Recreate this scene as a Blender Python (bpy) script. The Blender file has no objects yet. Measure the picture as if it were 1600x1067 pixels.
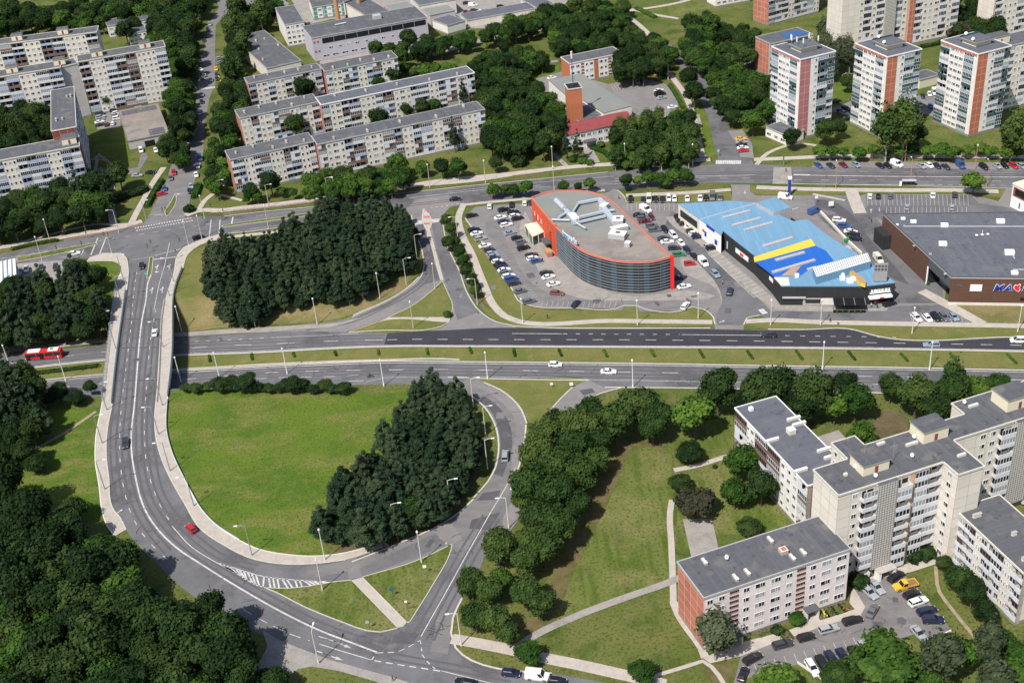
import bpy, bmesh, math, random
from mathutils import Vector, Matrix
from mathutils.geometry import tessellate_polygon
from mathutils import noise as mnoise
random.seed(7)
SC = bpy.context.scene
COL = SC.collection
# ---------------------------------------------------------------- camera
PITCH, ROLL, CAM_H, FPX = 0.55133, -0.091166, 193.51, 1889.15
CAM_P = Vector((0, 0, CAM_H))
_d = Vector((0, math.cos(PITCH), -math.sin(PITCH)))
_r = Vector((1, 0, 0)); _u = _r.cross(_d)
RV = _r * math.cos(ROLL) + _u * math.sin(ROLL)
UV_ = _u * math.cos(ROLL) - _r * math.sin(ROLL)
cam = bpy.data.cameras.new('camera'); cam_o = bpy.data.objects.new('camera', cam); COL.objects.link(cam_o)
cam.sensor_width = 36; cam.lens = 36 * FPX / 1600; cam.clip_end = 6000; cam.clip_start = 1
m = Matrix((( RV.x, UV_.x, -_d.x), (RV.y, UV_.y, -_d.y), (RV.z, UV_.z, -_d.z))).to_4x4()
m.translation = CAM_P; cam_o.matrix_world = m; SC.camera = cam_o
# ---------------------------------------------------------------- sky and sun
SUN_AZ = math.atan2(-0.62, -0.79); SUN_EL = math.radians(53)
w = bpy.data.worlds.new('World'); SC.world = w; w.use_nodes = True
nt = w.node_tree; bg = nt.nodes['Background']; sky = nt.nodes.new('ShaderNodeTexSky')
sky.sky_type = 'NISHITA'; sky.sun_disc = False; sky.sun_elevation = SUN_EL; sky.sun_rotation = SUN_AZ
sky.air_density = 1.0; sky.dust_density = 1.5
nt.links.new(sky.outputs[0], bg.inputs[0]); bg.inputs[1].default_value = 0.088
sl = bpy.data.lights.new('sun', 'SUN'); sl.energy = 4.2; sl.angle = math.radians(0.6); sl.color = (1, .955, .89)
so = bpy.data.objects.new('sun', sl); COL.objects.link(so)
sd = Vector((-0.617 * math.cos(SUN_EL), -0.787 * math.cos(SUN_EL), math.sin(SUN_EL)))
so.rotation_euler = sd.to_track_quat('Z', 'Y').to_euler(); so.location = (0, 0, 400)
SC.view_settings.view_transform = 'Standard'; SC.view_settings.look = 'None'
SC.view_settings.exposure = 0.42; SC.view_settings.gamma = 1.0
SC.cycles.max_bounces = 4; SC.cycles.diffuse_bounces = 2; SC.cycles.glossy_bounces = 2
SC.cycles.transparent_max_bounces = 4; SC.cycles.use_denoising = True

# ---------------------------------------------------------------- terrain: the highway runs in a cutting under the overpass
def _ray(px, py): return _d * FPX + RV * (px - 800) - UV_ * (py - 533.5)
def G0(px, py, z=0.0):
    v = _ray(px, py); t = (z - CAM_H) / v.z
    return CAM_P + v * t
NT = [G0(*p) for p in ((0, 545, -6), (160, 529, -6), (270, 518, -6), (400, 508, -4.6), (520, 505, -2.2), (700, 508, 0))]
ST = [G0(*p) for p in ((0, 622, -6), (160, 611, -6), (270, 607, -6), (400, 605, -4.6), (550, 603, -2), (700, 601, 0))]
def _interp(P, x):
    if x <= P[0].x:
        a, b = P[0], P[1]
    else:
        a, b = P[-2], P[-1]
        for i in range(len(P) - 1):
            if P[i].x <= x <= P[i + 1].x: a, b = P[i], P[i + 1]; break
    return a.y + (b.y - a.y) * (x - a.x) / (b.x - a.x)
def _ss(t): t = max(0, min(1, t)); return t * t * (3 - 2 * t)
def terr(x, y):
    if x > -28 or y < 250 or y > 380: return 0.0
    D = 6.0 * _ss((-28 - x) / 85.0) * _ss((x + 258) / 20.0)
    yn = _interp(NT, x); ys = _interp(ST, x)
    if y > yn: k = 1 - _ss((y - yn) / 14.0)
    elif y < ys: k = 1 - _ss((ys - y) / 10.0)
    else: k = 1
    return -D * k
def G(px, py, z=0.0):
    """photo pixel -> point on the ground (+z)"""
    a = G0(px, py, z)
    b = G0(px, py, z - 6.0)
    if terr(a.x, a.y) == 0 and terr(b.x, b.y) == 0 and terr((a.x+b.x)/2, (a.y+b.y)/2) == 0: return a
    n = 60; prev = 0.0
    for i in range(n + 1):
        q = a.lerp(b, i / n)
        if q.z <= terr(q.x, q.y) + z: break
        prev = i / n
    lo, hi = prev, min(1, i / n)
    for _ in range(14):
        mid = (lo + hi) / 2; q = a.lerp(b, mid)
        if q.z <= terr(q.x, q.y) + z: hi = mid
        else: lo = mid
    q = a.lerp(b, hi); q.z = terr(q.x, q.y) + z
    return q
def scale_at(p):
    return FPX / max(1, (p - CAM_P).dot(_d))
GRID = 1.25; GX0, GX1, GY0, GY1 = -260.0, -27.5, 255.0, 377.5

# ---------------------------------------------------------------- materials
MATS = {}
def nodes(name):
    mt = bpy.data.materials.new(name); mt.use_nodes = True
    t = mt.node_tree; b = t.nodes['Principled BSDF']; b.inputs['Roughness'].default_value = .9
    b.inputs['Specular IOR Level'].default_value = .25
    MATS[name] = mt
    return mt, t, b
def lin(c): return tuple(((v / 255) / 12.92 if v / 255 <= .04045 else ((v / 255 + .055) / 1.055) ** 2.4) for v in c)
def mat_plain(name, rgb, rough=.85, spec=.25, metal=0, var=0.0, scale=1.5):
    mt, t, b = nodes(name)
    b.inputs['Roughness'].default_value = rough; b.inputs['Specular IOR Level'].default_value = spec
    b.inputs['Metallic'].default_value = metal
    if var:
        g = t.nodes.new('ShaderNodeNewGeometry'); n = t.nodes.new('ShaderNodeTexNoise'); n.inputs['Scale'].default_value = scale
        n.inputs['Detail'].default_value = 5
        t.links.new(g.outputs['Position'], n.inputs['Vector'])
        r = t.nodes.new('ShaderNodeValToRGB'); r.color_ramp.elements[0].position = .3; r.color_ramp.elements[1].position = .7
        r.color_ramp.elements[0].color = tuple(c * (1 - var) for c in rgb) + (1,)
        r.color_ramp.elements[1].color = tuple(min(1, c * (1 + var)) for c in rgb) + (1,)
        t.links.new(n.outputs['Fac'], r.inputs[0]); t.links.new(r.outputs[0], b.inputs['Base Color'])
    else: b.inputs['Base Color'].default_value = tuple(rgb) + (1,)
    return mt
def mat_multi(name, layers, rough=.95, bump=0):
    """layers: (colour, noise scale, lo, hi[, stretch]) mixed over the first one"""
    mt, t, b = nodes(name); b.inputs['Roughness'].default_value = rough; b.inputs['Specular IOR Level'].default_value = .15
    g = t.nodes.new('ShaderNodeNewGeometry')
    cur = None
    for L in layers:
        if cur is None:
            c = t.nodes.new('ShaderNodeRGB'); c.outputs[0].default_value = tuple(L) + (1,); cur = c.outputs[0]; continue
        n = t.nodes.new('ShaderNodeTexNoise'); n.inputs['Scale'].default_value = L[1]; n.inputs['Detail'].default_value = 6
        n.inputs['Roughness'].default_value = .65
        if len(L) > 4:
            mp = t.nodes.new('ShaderNodeMapping'); mp.inputs['Scale'].default_value = L[4]
            if len(L) > 5: mp.inputs['Rotation'].default_value = (0, 0, L[5])
            t.links.new(g.outputs['Position'], mp.inputs[0]); t.links.new(mp.outputs[0], n.inputs['Vector'])
        else: t.links.new(g.outputs['Position'], n.inputs['Vector'])
        r = t.nodes.new('ShaderNodeMapRange'); r.inputs[1].default_value = L[2]; r.inputs[2].default_value = L[3]
        t.links.new(n.outputs['Fac'], r.inputs[0])
        mx = t.nodes.new('ShaderNodeMix'); mx.data_type = 'RGBA'
        t.links.new(r.outputs[0], mx.inputs[0]); t.links.new(cur, mx.inputs[6]); mx.inputs[7].default_value = tuple(L[0]) + (1,)
        cur = mx.outputs[2]
    t.links.new(cur, b.inputs['Base Color'])
    return mt
# grasses
mat_multi('grass', [(.088, .118, .025), ((.135, .138, .042), .035, .40, .58), ((.045, .08, .012), .09, .50, .64), ((.15, .125, .058), .22, .58, .70), ((.045, .063, .012), 1.4, .50, .63), ((.15, .14, .055), 3.0, .57, .68)])
mat_multi('grass_lush', [(.098, .158, .014), ((.058, .118, .009), .045, .42, .56), ((.155, .160, .042), .06, .48, .60, (1, 2.4, 1)), ((.12, .105, .045), .11, .58, .70, (1, 2, 1)), ((.10, .14, .02), .45, .48, .62), ((.04, .072, .009), 1.7, .50, .62), ((.17, .165, .06), 3.2, .56, .66)])
mat_multi('grass_mown', [(.118, .146, .032), ((.072, .106, .016), .14, .44, .56, (3.2, .35, 1), .25), ((.17, .165, .058), .05, .47, .60), ((.13, .105, .05), .16, .58, .7), ((.045, .068, .012), 1.5, .50, .62), ((.17, .155, .065), 3.0, .56, .66)])
mat_multi('grass_dry', [(.20, .165, .075), ((.13, .13, .045), .08, .45, .62), ((.25, .20, .11), .25, .5, .72), ((.15, .10, .055), .7, .55, .75), ((.09, .085, .03), 1.8, .52, .75)])
mat_multi('grass_olive', [(.155, .15, .048), ((.11, .13, .032), .08, .42, .62), ((.20, .17, .075), .3, .52, .72), ((.08, .09, .022), 1.6, .52, .75)])
mat_multi('soil', [(.13, .095, .06), ((.08, .075, .03), .2, .45, .65), ((.17, .13, .09), 1.1, .52, .75)])
# asphalts and pavements
mat_multi('asphalt', [(.127, .126, .133), ((.158, .155, .162), .12, .42, .60), ((.088, .086, .090), .05, .50, .62), ((.142, .14, .146), .35, .5, .66), ((.182, .178, .182), 2.4, .56, .72)], .85)
mat_multi('asphalt_light', [(.215, .20, .195), ((.175, .165, .165), .07, .42, .64), ((.25, .235, .222), .35, .5, .75), ((.15, .14, .14), 1.3, .58, .8)], .9)
mat_multi('asphalt_dark', [(.045, .044, .052), ((.057, .055, .064), .1, .4, .65), ((.03, .03, .035), 1.2, .5, .75)], .8)
mat_multi('asphalt_patch', [(.085, .083, .09), ((.105, .1, .105), .4, .4, .65)], .85)
mat_multi('asphalt_old', [(.19, .18, .178), ((.15, .143, .145), .1, .42, .62, (1, 3, 1)), ((.235, .215, .205), .3, .55, .75)], .9)
mat_multi('pavement', [(.43, .385, .335), ((.36, .32, .285), .4, .42, .64), ((.50, .45, .395), 2.2, .5, .75)], .9)
mat_multi('pavement_grey', [(.30, .275, .25), ((.23, .21, .195), .3, .42, .64), ((.36, .33, .30), 2.0, .5, .75)], .9)
mat_multi('cycle_path', [(.22, .12, .105), ((.27, .17, .15), .6, .4, .65)], .9)
mat_multi('dirt', [(.33, .27, .20), ((.24, .19, .13), .5, .42, .65)], .95)
mat_plain('kerb', (.48, .45, .40), .9, .2, 0, .12)
mat_multi('paint', [(.56, .55, .53), ((.42, .41, .40), .5, .45, .6), ((.25, .245, .245), 1.6, .56, .68)], .8)
mat_plain('paint_worn', (.42, .41, .39), .8, .3, 0, .2, 1.0)
mat_plain('paint_red', (.45, .10, .10), .8, .2, 0, .2)
mat_plain('paint_yellow', (.65, .55, .08), .8)
# buildings
def mat_panel(name, rgb, seam, cw=3.2, ch=2.75, sw=.06, var=.08, rough=.85, stain=None):
    mt, t, b = nodes(name); b.inputs['Roughness'].default_value = rough
    uv = t.nodes.new('ShaderNodeUVMap'); sp = t.nodes.new('ShaderNodeSeparateXYZ'); t.links.new(uv.outputs[0], sp.inputs[0])
    def line(sock, per):
        a = t.nodes.new('ShaderNodeMath'); a.operation = 'DIVIDE'; a.inputs[1].default_value = per; t.links.new(sock, a.inputs[0])
        f = t.nodes.new('ShaderNodeMath'); f.operation = 'FRACT'; t.links.new(a.outputs[0], f.inputs[0])
        l = t.nodes.new('ShaderNodeMath'); l.operation = 'LESS_THAN'; l.inputs[1].default_value = sw * 2 / per; t.links.new(f.outputs[0], l.inputs[0])
        fl = t.nodes.new('ShaderNodeMath'); fl.operation = 'FLOOR'; t.links.new(a.outputs[0], fl.inputs[0])
        return l.outputs[0], fl.outputs[0]
    lx, fx = line(sp.outputs[0], cw); ly, fy = line(sp.outputs[1], ch)
    mxn = t.nodes.new('ShaderNodeMath'); mxn.operation = 'MAXIMUM'; t.links.new(lx, mxn.inputs[0]); t.links.new(ly, mxn.inputs[1])
    cb = t.nodes.new('ShaderNodeCombineXYZ'); t.links.new(fx, cb.inputs[0]); t.links.new(fy, cb.inputs[1])
    wn = t.nodes.new('ShaderNodeTexWhiteNoise'); wn.noise_dimensions = '3D'; t.links.new(cb.outputs[0], wn.inputs[0])
    g = t.nodes.new('ShaderNodeNewGeometry'); ns = t.nodes.new('ShaderNodeTexNoise'); ns.inputs['Scale'].default_value = .8; ns.inputs['Detail'].default_value = 5
    t.links.new(g.outputs['Position'], ns.inputs['Vector'])
    ad = t.nodes.new('ShaderNodeMath'); ad.operation = 'ADD'; t.links.new(wn.outputs[0], ad.inputs[0]); t.links.new(ns.outputs[0], ad.inputs[1])
    mr = t.nodes.new('ShaderNodeMapRange'); mr.inputs[1].default_value = .3; mr.inputs[2].default_value = 1.7
    mr.inputs[3].default_value = 1 - var; mr.inputs[4].default_value = 1 + var; t.links.new(ad.outputs[0], mr.inputs[0])
    hv = t.nodes.new('ShaderNodeVectorMath'); hv.operation = 'SCALE'; hv.inputs[0].default_value = rgb; t.links.new(mr.outputs[0], hv.inputs[3])
    mx = t.nodes.new('ShaderNodeMix'); mx.data_type = 'RGBA'; t.links.new(mxn.outputs[0], mx.inputs[0])
    t.links.new(hv.outputs[0], mx.inputs[6]); mx.inputs[7].default_value = tuple(seam) + (1,)
    out = mx.outputs[2]
    if stain:
        for sc, lo, hi, c in ((.22, .56, .66, stain), (.7, .60, .68, tuple(v * .55 for v in rgb))):
            n2 = t.nodes.new('ShaderNodeTexNoise'); n2.inputs['Scale'].default_value = sc; n2.inputs['Detail'].default_value = 6; t.links.new(g.outputs['Position'], n2.inputs['Vector'])
            m3 = t.nodes.new('ShaderNodeMapRange'); m3.inputs[1].default_value = lo; m3.inputs[2].default_value = hi; m3.inputs[4].default_value = .7; t.links.new(n2.outputs[0], m3.inputs[0])
            x2 = t.nodes.new('ShaderNodeMix'); x2.data_type = 'RGBA'; t.links.new(m3.outputs[0], x2.inputs[0]); t.links.new(out, x2.inputs[6]); x2.inputs[7].default_value = tuple(c) + (1,); out = x2.outputs[2]
    t.links.new(out, b.inputs['Base Color'])
    return mt
mat_panel('panel_cream', (.67, .62, .545), (.47, .41, .33))
mat_panel('panel_white', (.74, .71, .66), (.55, .50, .46))
mat_panel('panel_pink', (.74, .66, .63), (.62, .50, .46))
mat_panel('panel_grey', (.50, .47, .45), (.38, .36, .34))
mat_panel('brick_red', (.42, .155, .105), (.62, .45, .38), 2.9, 2.75, .06, .16)
mat_panel('brick_orange', (.44, .15, .075), (.42, .16, .09), 40, 2.75, .05, .10)
mat_panel('brick_dark', (.24, .065, .045), (.50, .36, .30), 2.9, 2.75, .05, .16)
mat_panel('tile_pink', (.40, .16, .165), (.62, .45, .42), 2.4, 2.75, .06, .10)
mat_panel('tile_orange', (.44, .15, .085), (.68, .45, .35), 2.4, 2.75, .06, .10)
mat_panel('cladding_brown', (.115, .06, .042), (.085, .044, .032), 3.0, .6, .03, .10)
mat_panel('cladding_black', (.030, .031, .034), (.05, .05, .052), 4.0, 1.2, .03, .10)
mat_panel('cladding_lilac', (.46, .44, .50), (.38, .36, .42), 4.0, 3.2, .05, .05)
mat_panel('cladding_red', (.62, .085, .035), (.50, .07, .03), 3.0, 1.5, .04, .06)
mat_panel('roof_grey', (.102, .105, .116), (.075, .077, .086), 1.1, 10, .035, .14, .9, (.165, .152, .138))
mat_multi('asphalt_wear', [(.098, .095, .10), ((.115, .11, .115), .4, .42, .62)], .85)
mat_multi('grass_thin', [(.13, .105, .048), ((.085, .085, .022), .25, .44, .6), ((.16, .12, .07), .8, .52, .68)])
mat_plain('tan_deck', (.38, .27, .19), .85, .2, 0, .1)
mat_multi('roof_brownish', [(.27, .235, .205), ((.20, .178, .16), .1, .42, .62), ((.33, .28, .24), .5, .55, .75), ((.15, .15, .15), .06, .55, .7)], .9)
mat_multi('roof_greengrey', [(.20, .22, .205), ((.24, .23, .21), .12, .45, .65)], .9)
mat_panel('roof_slate', (.112, .118, .138), (.088, .092, .108), 1.3, 12, .03, .12, .85, (.14, .14, .145))
mat_panel('metal_blue', (.15, .29, .42), (.135, .25, .35), 1.1, 60, .05, .09, .85)
mat_panel('metal_strong_blue', (.02, .12, .46), (.016, .10, .38), 1.1, 60, .05, .08, .8)
mat_plain('metal_yellow', (.66, .50, .07), .7, .2, 0, .08)
mat_plain('metal_red_roof', (.24, .055, .055), .6, .3, 0, .10, .6)
mat_plain('white', (.80, .80, .79), .6, .3)
mat_plain('offwhite', (.62, .59, .52), .8, .3, 0, .08)
mat_plain('cream_plain', (.70, .64, .48), .8)
mat_plain('trim_light', (.40, .40, .40), .6, .3, 0, .1)
mat_plain('grey', (.30, .30, .31), .7)
mat_plain('grey_dark', (.09, .092, .10), .7)
mat_plain('black', (.012, .012, .014), .5, .4)
mat_plain('galvanised', (.36, .38, .40), .45, .5, .3)
mat_plain('duct', (.48, .53, .58), .45, .4, .2)
mat_plain('concrete', (.40, .37, .335), .9, .2, 0, .14)
mat_plain('concrete_dark', (.24, .22, .20), .9, .2, 0, .15)
mat_plain('orange_red', (.52, .175, .125), .6, .3, 0, .1)
mat_plain('teal', (.03, .09, .105), .5); mat_plain('teal_light', (.30, .38, .42), .5)
mat_plain('rail_blue', (.32, .43, .47), .6)
mat_plain('glass', (.018, .021, .027), .08, .6)
mat_plain('glass_curtain', (.30, .31, .32), .25, .5)
mat_plain('glass_teal', (.035, .075, .085), .1, .6)
mat_plain('frame_white', (.72, .73, .74), .5)
mat_plain('balcony_white', (.62, .63, .66), .7, .2, 0, .08)
mat_plain('balcony_blue', (.36, .42, .56), .7)
mat_plain('balcony_brown', (.19, .12, .10), .8)
mat_plain('brick_plain', (.46, .16, .09), .9, .2, 0, .2, 3)
mat_plain('pole_cream', (.50, .45, .36), .8); mat_plain('pole_orange', (.44, .24, .12), .8)
mat_plain('wood', (.20, .13, .08), .9)
mat_plain('sign_blue', (.02, .05, .36), .4); mat_plain('sign_plate_blue', (.04, .10, .22), .5); mat_plain('sign_red', (.72, .03, .03), .4)
mat_plain('red', (.55, .03, .03), .4); mat_plain('green_bin', (.03, .22, .08), .6); mat_plain('blue_van', (.04, .12, .5), .4)
mat_plain('sign_teal', (.55, .75, .85), .4); mat_plain('turquoise', (.05, .55, .55), .5); mat_plain('skin', (.50, .30, .22), .6); mat_plain('cloth_dark', (.03, .03, .05), .9)
mat_plain('cloth_red', (.35, .03, .04), .9); mat_plain('cloth_light', (.45, .47, .55), .9); mat_plain('hair', (.04, .025, .015), .8)
mat_plain('tyre', (.015, .015, .016), .9); mat_plain('hub', (.30, .31, .32), .4, .5, .5)
mat_plain('lamp_glass', (.75, .76, .78), .2, .5); mat_plain('tail_red', (.35, .01, .01), .3)
mat_plain('tarp_blue', (.04, .11, .28), .6)
# foliage
def mat_leaf(name, a, b2, c):
    mt, t, b = nodes(name); b.inputs['Roughness'].default_value = .75; b.inputs['Specular IOR Level'].default_value = .12
    oi = t.nodes.new('ShaderNodeObjectInfo'); g = t.nodes.new('ShaderNodeNewGeometry')
    n = t.nodes.new('ShaderNodeTexNoise'); n.inputs['Scale'].default_value = .55; n.inputs['Detail'].default_value = 4
    t.links.new(g.outputs['Position'], n.inputs['Vector'])
    r = t.nodes.new('ShaderNodeValToRGB'); e = r.color_ramp.elements
    e[0].position = .32; e[0].color = tuple(a) + (1,); e[1].position = .72; e[1].color = tuple(c) + (1,)
    x = e.new(.5); x.color = tuple(b2) + (1,)
    ad = t.nodes.new('ShaderNodeMath'); ad.operation = 'MULTIPLY_ADD'; ad.inputs[1].default_value = .34
    t.links.new(oi.outputs['Random'], ad.inputs[0]); 
    sb = t.nodes.new('ShaderNodeMath'); sb.operation = 'SUBTRACT'; sb.inputs[1].default_value = .17; t.links.new(n.outputs[0], sb.inputs[0])
    t.links.new(sb.outputs[0], ad.inputs[2]); t.links.new(ad.outputs[0], r.inputs[0])
    t.links.new(r.outputs[0], b.inputs['Base Color'])
    return mt
mat_leaf('leaf_dark', (.008, .021, .005), (.016, .036, .008), (.038, .063, .014))
mat_leaf('leaf_olive', (.014, .034, .007), (.028, .056, .011), (.060, .090, .020))
mat_leaf('leaf_green', (.015, .042, .006), (.030, .070, .010), (.058, .105, .016))
mat_leaf('leaf_bright', (.026, .066, .008), (.046, .10, .012), (.082, .14, .02))
mat_leaf('leaf_pine', (.011, .026, .012), (.022, .042, .019), (.044, .066, .030))
mat_leaf('leaf_grey', (.028, .042, .020), (.048, .064, .030), (.085, .10, .055))
mat_leaf('leaf_copper', (.025, .026, .016), (.04, .04, .022), (.065, .06, .03))
mat_plain('bark', (.11, .08, .055), .95); mat_plain('bark_light', (.35, .32, .28), .9)
M = MATS
# ---------------------------------------------------------------- object helpers
def tag(o, label=None, cat=None, group=None, kind=None):
    if label: o['label'] = label
    if cat: o['category'] = cat
    if group: o['group'] = group
    if kind: o['kind'] = kind
    return o
def link_mesh(name, me, parent=None, loc=None, rotz=0):
    o = bpy.data.objects.new(name, me); COL.objects.link(o)
    if parent: o.parent = parent
    if loc is not None: o.location = loc
    if rotz: o.rotation_euler = (0, 0, rotz)
    return o
def empty(name, loc, rotz=0, label=None, cat=None, group=None):
    o = bpy.data.objects.new(name, None); COL.objects.link(o); o.location = loc; o.rotation_euler = (0, 0, rotz)
    o.empty_display_size = .5
    return tag(o, label, cat, group)
class MB:
    """collects faces with materials and uvs"""
    def __init__(s): s.v = []; s.f = []; s.m = []; s.uv = []; s.mats = []
    def mi(s, mat):
        if mat not in s.mats: s.mats.append(mat)
        return s.mats.index(mat)
    def face(s, pts, mat, uv=None):
        n = len(s.v); s.v.extend([tuple(p) for p in pts]); s.f.append(tuple(range(n, n + len(pts)))); s.m.append(s.mi(mat))
        s.uv.append(uv if uv else [(p[0], p[1]) for p in pts])
    def quad(s, a, b, c, d, mat, uv=None): s.face((a, b, c, d), mat, uv)
    def wallq(s, x0, y0, x1, y1, z0, z1, mat, u0=0):
        """vertical quad seen from the right-hand side of (x0,y0)->(x1,y1)"""
        L = math.hypot(x1 - x0, y1 - y0)
        s.face(((x0, y0, z0), (x1, y1, z0), (x1, y1, z1), (x0, y0, z1)), mat, [(u0, z0), (u0 + L, z0), (u0 + L, z1), (u0, z1)])
    def box(s, x0, x1, y0, y1, z0, z1, mat, top=None, bottom=True):
        t = top or mat
        s.wallq(x0, y0, x1, y0, z0, z1, mat); s.wallq(x1, y0, x1, y1, z0, z1, mat)
        s.wallq(x1, y1, x0, y1, z0, z1, mat); s.wallq(x0, y1, x0, y0, z0, z1, mat)
        s.face(((x0, y0, z1), (x1, y0, z1), (x1, y1, z1), (x0, y1, z1)), t)
        if bottom: s.face(((x0, y1, z0), (x1, y1, z0), (x1, y0, z0), (x0, y0, z0)), mat)
    def obox(s, c, ax, l, w2, z0, z1, mat, top=None):
        """oriented box: centre c, axis unit ax (xy), length l, width w2"""
        ax = Vector((ax[0], ax[1])); ax.normalize(); n = Vector((-ax.y, ax.x)); c = Vector((c[0], c[1]))
        q = [c - ax * l / 2 - n * w2 / 2, c + ax * l / 2 - n * w2 / 2, c + ax * l / 2 + n * w2 / 2, c - ax * l / 2 + n * w2 / 2]
        s.prism(q, z0, z1, mat, top)
    def prism(s, poly, z0, z1, mat, top=None, bottom=False, cap=True):
        n = len(poly); u = 0
        ar = sum(poly[i][0] * poly[(i + 1) % n][1] - poly[(i + 1) % n][0] * poly[i][1] for i in range(n))
        if ar < 0: poly = poly[::-1]
        for i in range(n):
            a, b = poly[i], poly[(i + 1) % n]; s.wallq(a[0], a[1], b[0], b[1], z0, z1, mat, u); u += math.hypot(b[0] - a[0], b[1] - a[1])
        if cap:
            tr = tessellate_polygon([[Vector((p[0], p[1], 0)) for p in poly]])
            for t in tr:
                P = [poly[i] for i in t]
                a2 = (P[1][0] - P[0][0]) * (P[2][1] - P[0][1]) - (P[2][0] - P[0][0]) * (P[1][1] - P[0][1])
                if a2 < 0: P = P[::-1]
                s.face([(p[0], p[1], z1) for p in P], top or mat)
    def tube(s, pts, r, mat, n=6, r2=None):
        pts = [Vector(p) for p in pts]; rings = []
        for i, p in enumerate(pts):
            d = (pts[min(i + 1, len(pts) - 1)] - pts[max(i - 1, 0)]).normalized()
            a = d.cross(Vector((0, 0, 1)) if abs(d.z) < .9 else Vector((1, 0, 0))).normalized(); b = d.cross(a)
            rr = r if r2 is None else r + (r2 - r) * i / (len(pts) - 1)
            rings.append([p + (a * math.cos(2 * math.pi * k / n) + b * math.sin(2 * math.pi * k / n)) * rr for k in range(n)])
        for i in range(len(rings) - 1):
            for k in range(n): s.face((rings[i][k], rings[i][(k + 1) % n], rings[i + 1][(k + 1) % n], rings[i + 1][k]), mat)
        s.face(rings[-1][::1], mat); s.face(rings[0][::-1], mat)
    def mesh(s, name, smooth=False):
        me = bpy.data.meshes.new(name); me.from_pydata(s.v, [], s.f)
        for mt in s.mats: me.materials.append(M[mt] if isinstance(mt, str) else mt)
        me.polygons.foreach_set('material_index', s.m)
        ul = me.uv_layers.new(name='UVMap'); flat = []
        for u in s.uv:
            for a in u: flat += [a[0], a[1]]
        ul.data.foreach_set('uv', flat)
        if smooth: me.polygons.foreach_set('use_smooth', [True] * len(s.f))
        me.update(); return me
    def build(s, name, parent=None, loc=None, rotz=0, smooth=False, label=None, cat=None, group=None, kind=None):
        o = link_mesh(name, s.mesh(name, smooth), parent, loc, rotz)
        return tag(o, label, cat, group, kind)
def smooth_poly(P, closed=True, thr=40, step=2.5):
    P = [Vector((p[0], p[1])) for p in P]; n = len(P); out = []
    def tang(i):
        if not closed and (i == 0 or i == n - 1): return None
        a, b, c = P[(i - 1) % n], P[i], P[(i + 1) % n]
        u, v = b - a, c - b
        if u.length < 1e-6 or v.length < 1e-6: return None
        if u.angle(v) > math.radians(thr): return None
        return ((u / u.length) * v.length + (v / v.length) * u.length).normalized()
    T = [tang(i) for i in range(n)]
    for i in range(n if closed else n - 1):
        a, b = P[i], P[(i + 1) % n]; L = (b - a).length; d = (b - a)
        if T[i] is None and T[(i + 1) % n] is None: out.append(a); continue
        m0 = (T[i] if T[i] is not None else d.normalized()) * L; m1 = (T[(i + 1) % n] if T[(i + 1) % n] is not None else d.normalized()) * L
        k = max(1, min(14, int(L / step)))
        for j in range(k):
            t = j / k; t2 = t * t; t3 = t2 * t
            out.append(a * (2 * t3 - 3 * t2 + 1) + m0 * (t3 - 2 * t2 + t) + b * (-2 * t3 + 3 * t2) + m1 * (t3 - t2))
    if not closed: out.append(P[-1])
    return out
def _clip(poly, ax, val, keep_less):
    out = []; n = len(poly)
    for i in range(n):
        a, b = poly[i], poly[(i + 1) % n]
        da, db = a[ax] - val, b[ax] - val
        if keep_less: da, db = -da, -db
        if da >= 0: out.append(a)
        if (da > 0 and db < 0) or (da < 0 and db > 0):
            t = da / (da - db); out.append((a[0] + (b[0] - a[0]) * t, a[1] + (b[1] - a[1]) * t))
    return out
def drape_faces(mb, poly, z, mat, flat=False):
    tr = tessellate_polygon([[Vector((p[0], p[1], 0)) for p in poly]])
    for t in tr:
        P = [(poly[i][0], poly[i][1]) for i in t]
        a2 = (P[1][0] - P[0][0]) * (P[2][1] - P[0][1]) - (P[2][0] - P[0][0]) * (P[1][1] - P[0][1])
        if abs(a2) < 1e-5: continue
        if a2 < 0: P = P[::-1]
        xs = [p[0] for p in P]; ys = [p[1] for p in P]
        if flat or min(xs) > GX1 or max(xs) < GX0 or min(ys) > GY1 or max(ys) < GY0:
            mb.face([(p[0], p[1], z) for p in P], mat); continue
        i0 = math.floor(min(xs) / GRID); i1 = math.ceil(max(xs) / GRID)
        for i in range(i0, i1):
            Q = _clip(_clip(P, 0, i * GRID, False), 0, (i + 1) * GRID, True)
            if len(Q) < 3: continue
            qy = [p[1] for p in Q]
            for j in range(math.floor(min(qy) / GRID), math.ceil(max(qy) / GRID)):
                R = _clip(_clip(Q, 1, j * GRID, False), 1, (j + 1) * GRID, True)
                if len(R) >= 3: mb.face([(p[0], p[1], terr(p[0], p[1]) + z) for p in R], mat)
def W(pts, flat=False):
    return [(G0(p[0], p[1]) if flat else G(p[0], p[1])) for p in pts]
SHN = [0]
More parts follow.
